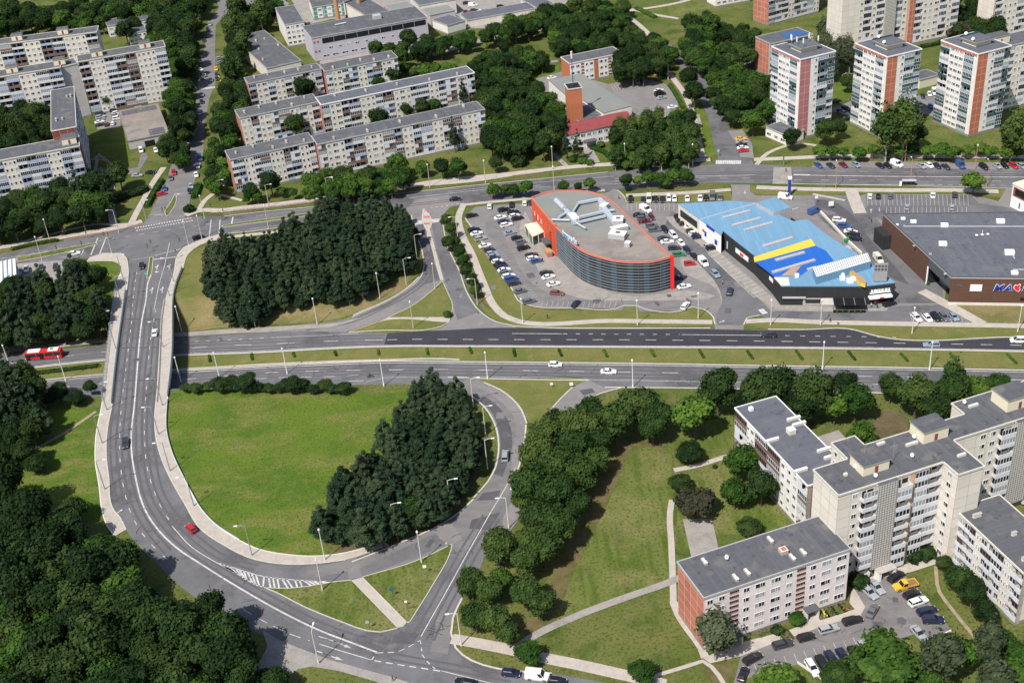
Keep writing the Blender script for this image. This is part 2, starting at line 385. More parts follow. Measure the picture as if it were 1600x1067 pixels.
def sheet(name, px, z, mat, flat=False, smooth=True, kind='structure', edge=0, world=None, **k):
    SHN[0] += 1; z += SHN[0] * .0003
    P = world or W(px, flat)
    P = smooth_poly(P) if smooth else [Vector((p[0], p[1])) for p in P]
    mb = MB(); drape_faces(mb, P, z, mat, flat)
    if edge:  # raised kerb face round the sheet
        n = len(P); ar = sum(P[i].x * P[(i + 1) % n].y - P[(i + 1) % n].x * P[i].y for i in range(n)); sg = 1 if ar > 0 else -1
        for i in range(n):
            a, b = P[i], P[(i + 1) % n]; d = b - a
            if d.length < 1e-5: continue
            nn = Vector((d.y, -d.x)).normalized() * sg * edge
            q = [a, b, b + nn, a + nn]
            za, zb = ((0, 0) if flat else (terr(a.x, a.y), terr(b.x, b.y)))
            f = [(q[0].x, q[0].y, za + z + .012), (q[3].x, q[3].y, za + z + .012), (q[2].x, q[2].y, zb + z + .012), (q[1].x, q[1].y, zb + z + .012)]
            mb.face(f if sg > 0 else f[::-1], 'kerb')
            g = [(q[3].x, q[3].y, za + z + .012), (q[3].x, q[3].y, za), (q[2].x, q[2].y, zb), (q[2].x, q[2].y, zb + z + .012)]
            mb.face(g if sg > 0 else g[::-1], 'kerb')
    return mb.build(name, kind=kind, **k)
def offset_line(P, w):
    P = [Vector((p[0], p[1])) for p in P]; L, R = [], []
    for i in range(len(P)):
        a = P[max(i - 1, 0)]; b = P[min(i + 1, len(P) - 1)]; d = (b - a).normalized(); n = Vector((-d.y, d.x)) * w / 2
        L.append(P[i] + n); R.append(P[i] - n)
    return L, R
def ribbon(mb, P, w, z, mat, flat=False, dash=None, smooth=True, phase=0):
    """P world points; a strip of width w; dash=(on,off) metres"""
    Q = smooth_poly(P, False, 60) if smooth and len(P) > 2 else [Vector((p[0], p[1])) for p in P]
    if dash:
        segs = []; on, off = dash; s = -phase; 
        cum = [0]
        for i in range(len(Q) - 1): cum.append(cum[-1] + (Q[i + 1] - Q[i]).length)
        def at(t):
            t = max(0, min(cum[-1], t))
            for i in range(len(Q) - 1):
                if cum[i + 1] >= t: 
                    k = (t - cum[i]) / max(1e-6, cum[i + 1] - cum[i]); return Q[i].lerp(Q[i + 1], k)
            return Q[-1]
        while s < cum[-1]:
            a, b = max(0, s), min(cum[-1], s + on)
            if b - a > .2:
                k = max(1, int((b - a) / 3)); segs.append([at(a + (b - a) * j / k) for j in range(k + 1)])
            s += on + off
    else: segs = [Q]
    for S in segs:
        L, R = offset_line(S, w)
        for i in range(len(S) - 1):
            pl = [R[i], R[i + 1], L[i + 1], L[i]]
            drape_faces(mb, pl, z, mat, flat)
def line(px, w, z=.11, mat="paint", flat=False, dash=None, mb=None, smooth=True, phase=0):
    ribbon(mb, W(px, flat), w, z, mat, flat, dash, smooth, phase)
def path(name, px, w, z, mat, flat=False, **k):
    SHN[0] += 1; z += SHN[0] * .0003
    mb = MB(); ribbon(mb, W(px, flat), w, z, mat, flat)
    return mb.build(name, kind='structure', **k)
# ================================================================ GROUND
def build_ground():
    xs = [-2500, -1200, -600, -400, -300] + [GX0 + i * GRID for i in range(int((GX1 - GX0) / GRID) + 1)] + [0, 60, 120, 200, 300, 600, 1200, 2500]
    ys = [-600, -100, 60, 150, 200] + [GY0 + i * GRID for i in range(int((GY1 - GY0) / GRID) + 1)] + [400, 450, 520, 600, 700, 900, 1500, 2600, 4500]
    v = [(x, y, terr(x, y)) for y in ys for x in xs]; n = len(xs)
    f = [(j * n + i, j * n + i + 1, (j + 1) * n + i + 1, (j + 1) * n + i) for j in range(len(ys) - 1) for i in range(n - 1)]
    me = bpy.data.meshes.new('ground'); me.from_pydata(v, [], f); me.materials.append(M['grass']); me.update()
    me.polygons.foreach_set('use_smooth', [True] * len(f))
    return tag(link_mesh('ground', me), kind='structure')
build_ground()
# grass areas of their own colour
sheet('grass_field', [(272,610),(420,612),(560,614),(632,608),(660,640),(600,720),(520,800),(500,850),(515,866),(450,868),(400,858),(360,838),(317,800),(287,746),(268,700),(262,640)], .02, 'grass_lush')
sheet('grass_field', [(160,640),(70,640),(20,700),(20,760),(80,790),(160,815),(150,720)], .02, 'grass_lush')
sheet('grass_field', [(930,690),(1050,690),(1046,905),(985,935),(860,975),(855,920),(905,830),(925,760)], .02, 'grass_mown')
sheet('grass_field', [(1052,690),(1150,640),(1150,700),(1180,760),(1270,830),(1180,830),(1060,860),(1055,740)], .02, 'grass_mown')
sheet('grass_bank', [(275,415),(300,392),(345,378),(395,372),(500,360),(560,340),(640,340),(657,390),(660,415),(650,432),(600,468),(540,495),(470,505),(400,508),(330,514),(272,520)], .02, 'grass_olive')
sheet('grass_bank', [(272,470),(330,462),(400,462),(480,468),(560,462),(620,440),(650,425),(640,445),(598,470),(540,494),(470,504),(400,508),(330,514),(272,520)], .035, 'grass_dry')
sheet('grass_bank', [(0,512),(60,508),(110,500),(165,490),(172,520),(160,528),(80,536),(0,542)], .03, 'grass_dry')
sheet('grass_field', [(140,408),(186,410),(180,440),(175,480),(160,500),(140,470),(135,430)], .02, 'grass_lush')
sheet('grass_verge', [(742,470),(765,440),(800,452),(817,476),(840,482),(960,484),(1062,488),(1085,482),(1104,487),(1116,500),(1112,509),(960,512),(800,508),(775,500),(752,480)], .02, 'grass_olive')
sheet('grass_verge', [(735,345),(750,374),(775,412),(800,452),(770,470),(748,440),(735,395),(722,345)], .02, 'grass_olive')
sheet('grass_verge', [(1480,476),(1600,478),(1600,505),(1540,504)], .02, 'grass_dry')
sheet('grass_verge', [(1166,508),(1190,500),(1300,507),(1420,509),(1600,514),(1600,526),(1360,522),(1335,516),(1200,514)], .02, 'grass_olive')
sheet('grass_verge', [(735,590),(800,592),(920,594),(895,606),(860,641),(845,665),(826,660),(815,641),(800,622),(780,609),(756,599)], .02, 'grass_olive')
sheet('grass_verge', [(1160,290),(1200,292),(1600,296),(1600,312),(1500,304),(1350,302),(1250,306),(1150,302)], .02, 'grass_olive')
sheet('soil_patch', [(1365,660),(1385,640),(1412,648),(1420,672),(1395,690),(1368,682)], .03, 'soil')
sheet('soil_patch', [(650,850),(690,800),(740,740),(760,690),(748,740),(715,795),(680,820),(640,838),(600,852),(540,862),(510,860),(560,850)], .04, 'soil')

sheet('worn_ground', [(968,690),(990,694),(978,720),(948,790),(918,850),(893,900),(872,950),(850,968),(838,960),(862,905),(885,850),(915,800),(935,745)], .045, 'grass_thin')
sheet('worn_ground', [(1010,684),(1045,690),(1035,700),(985,696)], .045, 'grass_thin'); sheet('worn_ground', [(800,985),(835,965),(870,965),(835,992),(805,1005)], .045, 'grass_thin')
sheet('worn_ground', [(1090,1040),(1140,1030),(1150,1060),(1120,1070)], .045, 'grass_thin'); sheet('worn_ground', [(742,460),(752,452),(765,480),(800,492),(770,486)], .045, 'grass_thin')
# ================================================================ ROADS
Z_ROAD, Z_MARK = .05, .11
# highway, two carriageways in the cutting
hw_n = [(0,553),(60,549),(170,538),(270,528),(350,523.5),(450,517.5),(545,518.5),(605,521),(700,516),(770,512),(875,514),(1110,514),(1200,516),(1337,517),(1360,524),(1600,528),(1700,530),(1700,551),(1600,548.5),(1400,545),(1200,543),(1000,542),(800,541),(600,541),(450,547.5),(270,555),(165,562),(50,574),(-20,583),(-60,590),(-60,560)]
sheet('highway_north', hw_n, Z_ROAD, 'asphalt')
sheet('highway_north_new_asphalt', [(605,521),(700,516),(770,512.5),(875,514.5),(1110,514.5),(1200,516.5),(1337,517.5),(1360,524.5),(1600,528.5),(1700,530),(1700,550),(1600,547.5),(1400,544),(1200,542),(1000,541),(800,540),(600,540)], .065, 'asphalt_dark')
hw_s = [(-60,612),(57,597),(162,586.5),(286,580.5),(400,574.5),(525,568.5),(700,566.5),(800,567.5),(1000,569.5),(1200,573),(1400,576),(1600,580),(1700,582),(1700,626),(1500,618),(1300,611),(1090,606),(970,606),(945,605),(920,594),(800,592),(740,590.5),(700,600.5),(620,600.5),(550,602),(400,606),(270,611),(160,619),(-60,640)]
sheet('highway_south', hw_s, Z_ROAD, 'asphalt')
# north arterial road
art = [(-60,404),(0,397.5),(80,381),(150,368),(222,352),(285,340),(350,338),(400,332),(505,321),(612,304),(700,294),(800,284),(880,277),(950,269),(1040,262),(1117,257.5),(1175,257),(1272,262),(1400,263),(1600,266),(1700,268),(1700,297),(1600,296),(1505,293),(1237,288),(1092,287),(1000,293),(960,297),(930,301),(800,312),(725,321),(650,335),(560,343),(487,347),(400,361),(347,367),(300,388),(205,404),(140,403),(80,410),(20,417),(-60,430)]
sheet('arterial_road', art, Z_ROAD, 'asphalt')
sheet('parking_lane', [(1268,262),(1275,252),(1400,253),(1600,255),(1700,257),(1700,268),(1600,266),(1400,263)], .06, 'asphalt_light')
# overpass road (level) and the curve behind it
ov = [(222,352),(285,340),(345,355),(310,377),(288,387),(280,396),(272,427),(261,462),(255,484),(251,532),(246,609),(242,659),(244,684),(250,709),(262,739),(287,784),(317,830),(350,852),(400,875),(450,882),(512,879),(540,875),(607,855),(650,837),(687,820),(717,800),(742,779),(762,754),(775,731),(780,706),(779,681),(770,654),(757,634),(735,617),(712,604),(700,599),(735,589.5),(756,598.5),(781,610),(800,624),(815,642),(823,662),(819,694),(812,725),(800,765),(797,800),(790,830),(762,862),(745,900),(722,935),(708,965),(705,990),(712,1012),(737,1032),(775,1044),(862,1052),(960,1068),(1100,1085),(1100,1150),(560,1150),(700,1076),(660,1075),(612,1057),(520,1032),(475,1015),(437,1000),(407,990),(392,985),(340,955),(275,910),(250,885),(220,856),(197,828),(187,808),(179,799),(170,746),(166,709),(168,671),(175,634),(180,584),(186,534),(192,492),(197.5,457),(200,417),(202,404)]
sheet('overpass_road', ov, Z_ROAD, 'asphalt', flat=True)
# lighter and darker surfaces on it
sheet('road_surface', [(540,875),(607,855),(650,837),(687,820),(717,800),(742,779),(762,754),(775,731),(780,706),(779,681),(770,654),(757,634),(735,617),(712,604),(735,589.5),(756,598.5),(781,610),(800,624),(815,642),(823,662),(819,694),(812,725),(800,765),(775,800),(752,828),(730,858),(700,852),(650,876),(567,901),(545,905)], .062, 'asphalt_old', flat=True)
sheet('road_surface', [(745,592),(781,610),(800,624),(815,642),(822,664),(818,694),(806,735),(797,745),(802,700),(806,660),(795,640),(770,618),(740,602)], .07, 'asphalt_light', flat=True)
sheet('road_surface', [(682,820),(702,812),(722,842),(705,852),(687,842)], .07, 'asphalt_light', flat=True, smooth=False)
sheet('road_patch', [(562,888),(680,833),(700,851),(567,901)], .068, 'asphalt', flat=True, smooth=False)
sheet('road_patch', [(737,812),(782,800),(765,828),(733,826)], .07, 'asphalt_patch', flat=True, smooth=False)
sheet('road_patch', [(755,770),(782,766),(778,781),(745,782)], .07, 'asphalt_patch', flat=True, smooth=False)
sheet('road_patch', [(480,888),(543,875),(543,893),(480,904)], .068, 'asphalt_old', flat=True, smooth=False)
sheet('road_patch', [(625,986),(655,990),(645,1006),(612,1003)], .07, 'asphalt_patch', flat=True, smooth=False)
sheet('road_patch', [(682,955),(706,958),(705,990),(700,1022),(672,1018),(680,985)], .066, 'asphalt_old', flat=True, smooth=False)
sheet('road_patch', [(755,618),(775,632),(795,660),(800,700),(785,745),(770,740),(782,700),(778,668),(765,640),(748,626)], .075, 'asphalt_patch', flat=True)
# slip road on the right
sheet('slip_road', [(920,593.5),(945,605),(970,606),(940,614),(912,626),(900,644),(887,666),(868,700),(850,740),(825,790),(790,840),(785,815),(812,765),(835,705),(848,668),(860,641),(878,622),(895,605)], .055, 'asphalt_light')
sheet('road_patch', [(905,610),(925,607),(930,613),(912,618)], .07, 'asphalt_patch', smooth=False)
# cross road and ramp on the north side
cr = [(628,333),(643,337),(650,367),(659,390),(663,415),(657,434),(637,452),(600,474),(550,496),(475,507),(400,512),(350,517),(280,522),(400,520),(475,518),(540,519),(605,497),(640,482),(675,454),(689,440),(707,479),(704,500),(690,512),(672,517),(700,518),(810,513),(800,509),(775,503),(750,487),(732,462),(717,422),(700,387),(690,340),(705,322),(722,318),(700,305),(650,312)]
sheet('cross_road', cr, .058, 'asphalt_light')
sheet('cross_road_lane', [(648,347),(660,348),(668,370),(678,410),(688,438),(660,446),(640,456),(610,476),(560,497),(480,512),(410,518),(400,515),(480,508),(555,495),(600,474),(637,452),(657,434),(663,415),(656,380)], .07, 'asphalt')
sheet('cross_road_lane', [(674,350),(688,345),(700,390),(717,425),(732,464),(748,488),(715,500),(705,470),(690,420)], .07, 'asphalt')
# streets to the north
sheet('street', [(222,352),(232,338),(250,304),(262,279),(265,265),(282,232),(300,200),(306,165),(310,115),(320,72),(327,37),(342,12),(335,-8),(400,-8),(400,18),(352,22),(337,40),(336,82),(337,130),(327,155),(319,200),(318,240),(312,262),(302,290),(292,334),(285,345)], .05, 'asphalt_old', smooth=False)
sheet('street', [(1117,259),(1122,247),(1113,215),(1105,180),(1092,150),(1082,125),(1062,105),(1047,85),(1020,70),(985,58),(990,50),(1030,60),(1055,74),(1075,92),(1100,105),(1175,94),(1240,96),(1240,106),(1180,107),(1118,124),(1122,150),(1135,190),(1150,225),(1157,245),(1175,250),(1178,259)], .05, 'asphalt', smooth=False)
sheet('parking_bay', [(1137,205),(1160,203),(1175,225),(1178,248),(1157,246),(1150,225)], .06, 'asphalt_light', smooth=False)
sheet('parking_lot', [(1330,158),(1400,150),(1470,150),(1470,185),(1440,178),(1340,178),(1290,175)], .05, 'asphalt_light', smooth=False)
# shopping area: one paved lot
lot = [(727,338),(742,324),(770,321),(842,317),(950,301),(958,296),(966,297),(974,306),(978,318),(1142,318),(1144,300),(1142,289),(1172,289),(1172,300),(1182,306),(1345,306),(1352,304),(1516,304),(1560,315),(1572,296),(1600,296),(1700,298),(1700,420),(1480,440),(1475,474),(1517,505),(1425,503),(1282,499),(1200,497),(1187,493),(1167,497),(1162,508),(1162,516),(1117,516),(1117,507),(1115,497),(1100,484),(1082,480),(1062,487),(1007,483),(995,478),(975,478),(962,483),(900,482),(837,480),(817,475),(800,452),(775,412),(750,374),(727,342)]
sheet('parking_lot', lot, .05, 'asphalt_light', smooth=False)
sheet('lot_driveway', [(757,340),(775,335),(800,395),(845,452),(880,466),(960,468),(1085,470),(1110,478),(1095,474),(1060,483),(900,480),(858,477),(835,460),(795,420),(765,380)], .062, 'asphalt_old')
sheet('lot_driveway', [(1050,330),(1068,340),(1110,385),(1165,445),(1205,487),(1300,484),(1420,478),(1475,476),(1510,503),(1420,502),(1282,498),(1200,496),(1187,492),(1167,496),(1162,508),(1122,508),(1118,492),(1128,476),(1125,455),(1085,405),(1040,350)], .064, 'asphalt')
sheet('lot_driveway', [(1318,306),(1345,320),(1385,360),(1470,440),(1475,474),(1400,474),(1370,435),(1330,385),(1275,330),(1272,312)], .064, 'asphalt')
sheet('lot_driveway', [(1352,305),(1516,305),(1530,318),(1600,328),(1600,345),(1380,345),(1355,335)], .066, 'asphalt')
sheet('paved_forecourt', [(820,330),(838,360),(868,390),(895,420),(925,445),(980,462),(1090,456),(1118,462),(1105,468),(1000,470),(905,466),(868,452),(832,405),(812,360)], .075, 'pavement_grey')
sheet('paved_forecourt', [(1040,340),(1075,335),(1115,385),(1190,450),(1220,475),(1350,482),(1375,482),(1395,470),(1385,486),(1300,487),(1215,486),(1190,470),(1140,430),(1090,380),(1050,352)], .075, 'pavement_grey')
sheet('paved_forecourt', [(1108,410),(1128,430),(1155,462),(1185,495),(1130,472),(1118,450),(1072,428),(1062,400)], .062, 'pavement_grey')
# courtyard with parked cars, bottom right
sheet('courtyard_parking', [(1148,1062),(1157,1025),(1200,1008),(1275,982),(1345,960),(1352,948),(1335,920),(1375,903),(1405,890),(1420,905),(1435,920),(1452,940),(1487,985),(1452,1000),(1430,990),(1400,1000),(1365,1008),(1340,1045),(1262,1035),(1237,1040),(1200,1046),(1165,1062),(1150,1085),(1140,1085)], .05, 'asphalt_old', smooth=False)
sheet('courtyard_pavement', [(1098,1028),(1160,1003),(1230,985),(1325,952),(1332,915),(1380,892),(1460,868),(1465,880),(1425,893),(1375,903),(1335,920),(1352,948),(1345,960),(1275,982),(1200,1008),(1157,1025),(1110,1036)], .06, 'pavement', smooth=False)
sheet('paved_yard', [(1067,811),(1112,810),(1124,862),(1080,870)], .05, 'pavement_grey', smooth=False)
sheet('paved_yard', [(1275,683),(1310,672),(1335,700),(1300,712)], .05, 'pavement_grey', smooth=False)
# driveway bottom left
sheet('driveway', [(410,984),(437,1000),(475,1015),(520,1032),(612,1057),(680,1080),(640,1085),(585,1064),(530,1048),(487,1041),(466,1045),(448,1058),(437,1085),(385,1085),(402,1040),(418,1010)], .055, 'pavement_grey', flat=True, smooth=False)
# north yards
sheet('car_park', [(148,178),(190,172),(188,200),(152,203)], .05, 'asphalt_light', smooth=False)
sheet('car_park', [(5,418),(30,412),(95,407),(112,405),(108,440),(60,444),(0,440)], .05, 'pavement_grey', smooth=False)
sheet('yard_track', [(150,262),(160,275),(215,272),(232,245),(222,235),(215,262),(180,268)], .05, 'asphalt_old', smooth=False)
sheet('station_yard', [(820,128),(880,112),(950,132),(1000,122),(1040,132),(1062,160),(1045,190),(1000,180),(900,200),(862,190),(850,150)], .05, 'asphalt_light', smooth=False)
sheet('factory_yard', [(455,0),(460,-25),(800,-25),(900,-10),(860,30),(790,45),(700,45),(680,30),(640,28),(600,40),(520,30),(480,40)], .05, 'pavement_grey', smooth=False)
sheet('factory_yard', [(500,82),(560,80),(660,60),(660,85),(580,95),(500,100)], .055, 'pavement_grey', smooth=False)
sheet('sports_ground', [(672,88),(760,66),(850,48),(890,40),(880,60),(800,62),(700,85)], .03, 'grass_mown')
path('running_track', [(672,86),(720,72),(780,58),(840,46),(930,38)], 7, .05, 'pavement_grey')
sheet('grass_field', [(770,120),(815,108),(872,100),(875,118),(825,126),(790,128)], .04, 'grass_lush')
sheet('grass_field', [(1000,20),(1075,0),(1110,12),(1040,32)], .03, 'grass_mown')
sheet('grass_field', [(1085,170),(1098,168),(1125,240),(1105,247)], .04, 'grass_lush')
sheet('grass_field', [(1305,100),(1335,108),(1335,150),(1305,155)], .04, 'grass_lush')
sheet('grass_field', [(150,215),(195,205),(205,255),(170,262),(150,250)], .03, 'grass_lush')
sheet('grass_field', [(975,480),(995,479),(1000,486),(970,486)], .055, 'grass_olive')

# medians and islands standing above the asphalt
def island(px, mat='grass', z=.15, name='traffic_island', flat=False, edge=.22, **k):
    return sheet(name, px, z, mat, flat=flat, edge=edge, **k)
island([(417,919),(450,920),(480,917),(520,910),(549,907),(621,981),(595,987),(575,985),(537,972),(475,947),(425,922)], 'grass_mown', flat=True)
island([(567,902),(650,877),(700,854),(706,851),(704,860),(675,915),(640,971),(636,972)], 'grass_mown', flat=True)
sheet('footpath', [(549,907),(567,902),(636,972),(630,979),(621,981)], .12, 'pavement', flat=True, smooth=False)
island([(691,440),(699,458),(707,479),(704,496),(607,496.5),(640,481),(675,455)], 'grass_olive')
island([(590,504),(700,504),(690,510),(675,514),(600,516),(545,519.5),(570,511)], 'grass_olive')
sheet('footpath', [(607,496.5),(704,496.5),(702,504),(590,504)], .13, 'pavement', smooth=False)
island([(662,327),(668,334),(674,344),(671,358),(668,362),(663,352),(660,342)], 'pavement', .12)
island([(671,360),(676,378),(683,405),(692,438),(689,438),(680,405),(673,378),(669,362)], 'pavement', .12)
island([(274,304),(275,307),(266,332),(261,338),(259,336),(268,315)], 'grass_mown', .13)
island([(235,402),(239,402),(238,415),(233,433),(230,436),(232,420)], 'grass_mown', .13, flat=True)
island([(27,403),(70,395),(110,387),(150,380),(152,382),(100,395),(60,403),(27,409)], 'grass_mown', .13)
island([(347,353),(400,345),(460,337),(492,332.5),(530,328),(530,331),(492,336),(450,342),(400,348),(350,355)], 'grass_mown', .13)
# median between the carriageways
sheet('median_grass', [(-60,592),(50,577),(165,565),(270,558),(450,550.5),(600,544),(800,544),(1000,545),(1200,546),(1400,548),(1600,551.5),(1700,554),(1700,579),(1600,577),(1400,573.5),(1200,570.5),(1000,567),(800,565),(700,564),(525,566),(400,572),(286,578),(162,584),(57,594),(-60,609)], .10, 'grass_olive')
path('gutter', [(162,583),(286,577),(400,570.5),(500,566),(600,563),(700,561.5),(718,562.5)], .9, .13, 'pavement')
path('kerb_strip', [(-60,591),(50,575.5),(165,563.5),(270,556.5),(450,549),(600,542.3),(800,542.3),(1000,543.3),(1200,544.3),(1400,546.5),(1600,550),(1700,552.5)], .7, .16, 'kerb')
path('kerb_strip', [(-60,611),(57,595.6),(162,585.4),(286,579.4),(400,573.4),(525,567.4),(700,565.5),(800,566.5),(1000,568.5),(1200,572),(1400,575),(1600,579),(1700,581)], .6, .16, 'kerb')
path('kerb_strip', [(1700,529),(1600,527),(1360,523),(1337,516.2),(1250,515.5),(1200,515)], .5, .12, 'kerb')
path('kerb_strip', [(800,510),(875,513),(960,513.4),(1110,513)], .5, .12, 'kerb')
path('kerb_strip', [(740,591.3),(800,592.8),(920,594.6)], .5, .12, 'kerb')
path('kerb_strip', [(945,605.5),(1090,606.8),(1300,611.8),(1500,618.8)], .5, .12, 'kerb')
for P in ([(740,778),(762,753),(774,731),(779,706),(778,681),(769,654),(756,635),(735,618)], [(550,878),(606,856),(650,838),(687,821),(717,801),(740,780)],
          [(822,664),(819,694),(812,725),(798,766)], [(756,598),(781,609),(800,623),(815,641),(823,662)], [(705,990),(712,1012),(737,1032),(775,1044),(862,1052)], [(722,935),(708,965),(705,990)]):
    path('kerb_strip', P, .45, .13, 'kerb', flat=True)
for P in ([(895,605),(878,621),(860,641)], [(970,606.5),(940,614.5),(913,627),(900,644),(887,667)], [(663,415),(657,434),(637,452),(600,474),(550,496)],
          [(643,337),(650,367),(659,390),(663,415)], [(690,340),(700,387),(717,422),(732,462),(750,487),(775,503),(800,509)], [(350,338.5),(400,332.5),(505,321.5),(612,304.5),(700,294.5),(800,284.5),(950,269.5)], [(350,366),(400,361),(487,347)],
          [(725,321),(800,312),(842,308)], [(1237,288),(1505,293),(1600,296)], [(965,298),(975,307),(979,317)], [(979,317),(1142,317)],[(727,342),(750,374),(775,412),(800,452),(817,475),(837,480),(900,482),(962,483),(975,478),(995,478),(1007,483),(1062,487),(1082,480),(1100,484),(1115,497),(1117,507)],[(1162,508),(1167,497),(1187,493)]):
    path('kerb_strip', P, .4, .12, 'kerb')

# ================================================================ PAVEMENTS AND PATHS
# pavements on both sides of the overpass (level) with raised kerbs
wside_o = [(160,396),(150,409),(176,409),(186,413),(182,442),(177,480),(172,517),(170,534),(164,584),(160,629),(150,684),(149,719),(155,759),(160,799),(167,821),(180,838)]
wside_i = [(197,828),(187,808),(179,799),(170,746),(166,709),(168,671),(175,634),(180,584),(186,534),(192,492),(197.5,457),(200,417),(196,402),(188,396)]
sheet('pavement_overpass', wside_o + wside_i, .15, 'pavement', flat=True)
eside_o = [(345,374),(312,384),(296,396),(287,417),(275,447),(271,467),(270,532),(267,580),(262,621),(261,674),(270,709),(287,746),(317,799),(337,820),(375,845),(400,857),(450,867),(500,869),(540,864),(600,847),(607,853)]
eside_i = [(540,875),(512,879),(450,882),(400,875),(350,852),(317,830),(287,784),(262,739),(250,709),(244,684),(242,659),(246,609),(251,532),(255,484),(261,462),(272,427),(280,396),(288,387),(310,377),(345,366)]
sheet('pavement_overpass', eside_o + eside_i, .15, 'pavement', flat=True)
path('kerb_strip', wside_i, .35, .18, 'kerb', flat=True); path('kerb_strip', eside_i, .35, .18, 'kerb', flat=True)
path('kerb_line', wside_o[4:], .3, .19, 'offwhite', flat=True); path('kerb_line', eside_o[3:], .3, .19, 'offwhite', flat=True)
sheet('pavement', [(135,410),(140,402.5),(160,396),(188,396),(176,409),(150,409)], .12, 'pavement')
sheet('pavement', [(345,366),(400,361.3),(480,350),(480,353),(400,367),(345,374)], .10, 'grass_mown')
path('footpath', [(345,372),(400,366.5),(440,362),(480,358)], 2.2, .12, 'pavement')
sheet('pavement', [(270,520.5),(350,515),(450,510),(540,502),(560,497),(548,503),(450,516.5),(350,522.5),(270,527)], .11, 'pavement_grey')
path('retaining_kerb', [(552,494),(600,473),(637,451),(655,434)], .5, .35, 'kerb')
path('pavement', [(-60,553),(0,547.5),(60,543.5),(110,538),(170,531)], 3.0, .11, 'pavement_grey')
path('pavement', [(-60,395),(0,387),(60,378),(110,369),(150,362),(185,356),(222,346)], 3.2, .12, 'pavement')
path('cycle_path', [(100,376),(150,366),(190,358),(226,350)], 1.6, .10, 'cycle_path')
path('footpath', [(-30,392),(0,387),(60,372),(120,357),(152,351),(180,352),(205,350)], 1.6, .14, 'pavement')
path('footpath', [(171,313),(174,330),(178,352)], 3, .13, 'pavement')
path('footpath', [(205,350),(215,330),(225,312),(240,285),(256,262)], 2.6, .13, 'pavement')
path('footpath', [(177,290),(174,312),(180,318)], 2, .12, 'pavement_grey')
path('pavement', [(290,337),(310,330),(350,329),(372,326),(420,321),(500,311),(580,300),(640,291),(675,285),(750,277),(800,272),(850,266),(900,261),(1000,255),(1110,250)], 3.4, .11, 'pavement')
path('cycle_path', [(330,333),(420,325),(500,315),(580,304),(640,294),(750,281),(850,269)], 1.5, .10, 'cycle_path')
sheet('grass_verge', [(345,330),(420,325),(500,316),(505,320),(400,331),(350,337)], .04, 'grass_mown')
sheet('pavement', [(670,285),(745,276),(800,270),(800,276),(740,285),(660,292)], .115, 'pavement')
path('pavement', [(1178,250),(1230,248),(1300,245),(1400,245),(1600,246)], 3.2, .11, 'pavement')
path('pavement', [(1182,293.5),(1237,295.5),(1300,297),(1400,298),(1500,298),(1560,300)], 3.2, .12, 'pavement')
path('footpath', [(1330,298),(1336,315),(1344,334)], 4.5, .13, 'pavement')
path('footpath', [(1270,304),(1290,308),(1320,314)], 1.4, .13, 'pavement')
path('footpath', [(310,330),(322,312),(335,302),(345,292),(352,282)], 2.2, .12, 'pavement')
path('footpath', [(345,305),(360,309),(378,314)], 1.6, .12, 'pavement')
path('footpath', [(725,319),(717,338),(722,367),(737,397),(755,442),(775,482),(788,494),(800,499.5),(960,502),(1113,504)], 2.5, .12, 'pavement')
path('footpath', [(722,321),(760,317),(800,313.5),(845,309),(880,303),(930,299),(945,298)], 2.0, .12, 'pavement')
path('footpath', [(978,306),(1040,303.5),(1090,301),(1142,297)], 2.6, .12, 'pavement')
sheet('grass_verge', [(976,308),(1040,306),(1142,301),(1143,315),(1100,317),(979,316)], .11, 'grass_olive')
path('footpath', [(1165,503),(1200,501),(1282,504),(1425,507),(1600,510),(1680,512)], 2.6, .12, 'pavement')
path('footpath', [(1440,455),(1475,474),(1505,490),(1535,507)], 3.6, .125, 'pavement')
path('footpath', [(1050,781),(1047,800),(1049,850),(1051,900),(1052,930),(1052,944)], 1.5, .06, 'pavement')
path('footpath', [(1052,940),(1060,960),(1078,987),(1096,1012),(1102,1028)], 1.8, .11, 'pavement')
path('footpath', [(1062,903),(1040,912),(985,931),(900,963),(835,993),(800,1016)], 2.0, .10, 'pavement_grey')
path('footpath', [(706,998),(740,1004),(800,1016),(845,1027),(900,1038),(985,1057),(1040,1070)], 3.0, .12, 'pavement')
path('footpath', [(1023,1056),(1060,1045),(1098,1033),(1112,1042),(1132,1070)], 1.0, .11, 'pavement')
path('footpath', [(1053,735),(1080,730),(1137,713)], 1.7, .11, 'pavement')
path('dirt_track', [(8,726),(50,704),(100,677),(150,643)], 1.1, .05, 'dirt')
path('dirt_track', [(1462,885),(1468,925),(1490,955),(1535,1010)], .8, .06, 'dirt')
path('footpath', [(140,288),(150,262),(152,240),(175,258)], 1.4, .09, 'dirt')
path('footpath', [(137,250),(160,250),(172,254)], 1.2, .09, 'dirt')
path('footpath', [(1000,100),(1030,100),(1045,115),(1057,130),(1068,145),(1080,172),(1090,215),(1098,247)], 2.6, .11, 'pavement')
path('footpath', [(980,25),(1010,50),(1028,75),(1040,90)], 2.6, .1, 'pavement')
path('footpath', [(985,15),(1030,25),(1060,30)], 2.6, .1, 'pavement')
path('footpath', [(970,20),(1060,5),(1110,-10)], 3, .1, 'pavement')
path('footpath', [(800,115),(812,103),(872,96)], 3, .09, 'pavement_grey')
path('footpath', [(812,103),(822,125),(850,130)], 3, .09, 'pavement_grey')
path('footpath', [(1182,258),(1200,240),(1215,233),(1250,225),(1275,228)], 1.8, .1, 'pavement')
path('footpath', [(296,85),(290,118),(305,140)], 2.2, .09, 'pavement')
path('footpath', [(360,100),(352,112)], 3, .09, 'pavement')
path('footpath', [(915,228),(930,255)], 4, .09, 'pavement_grey')
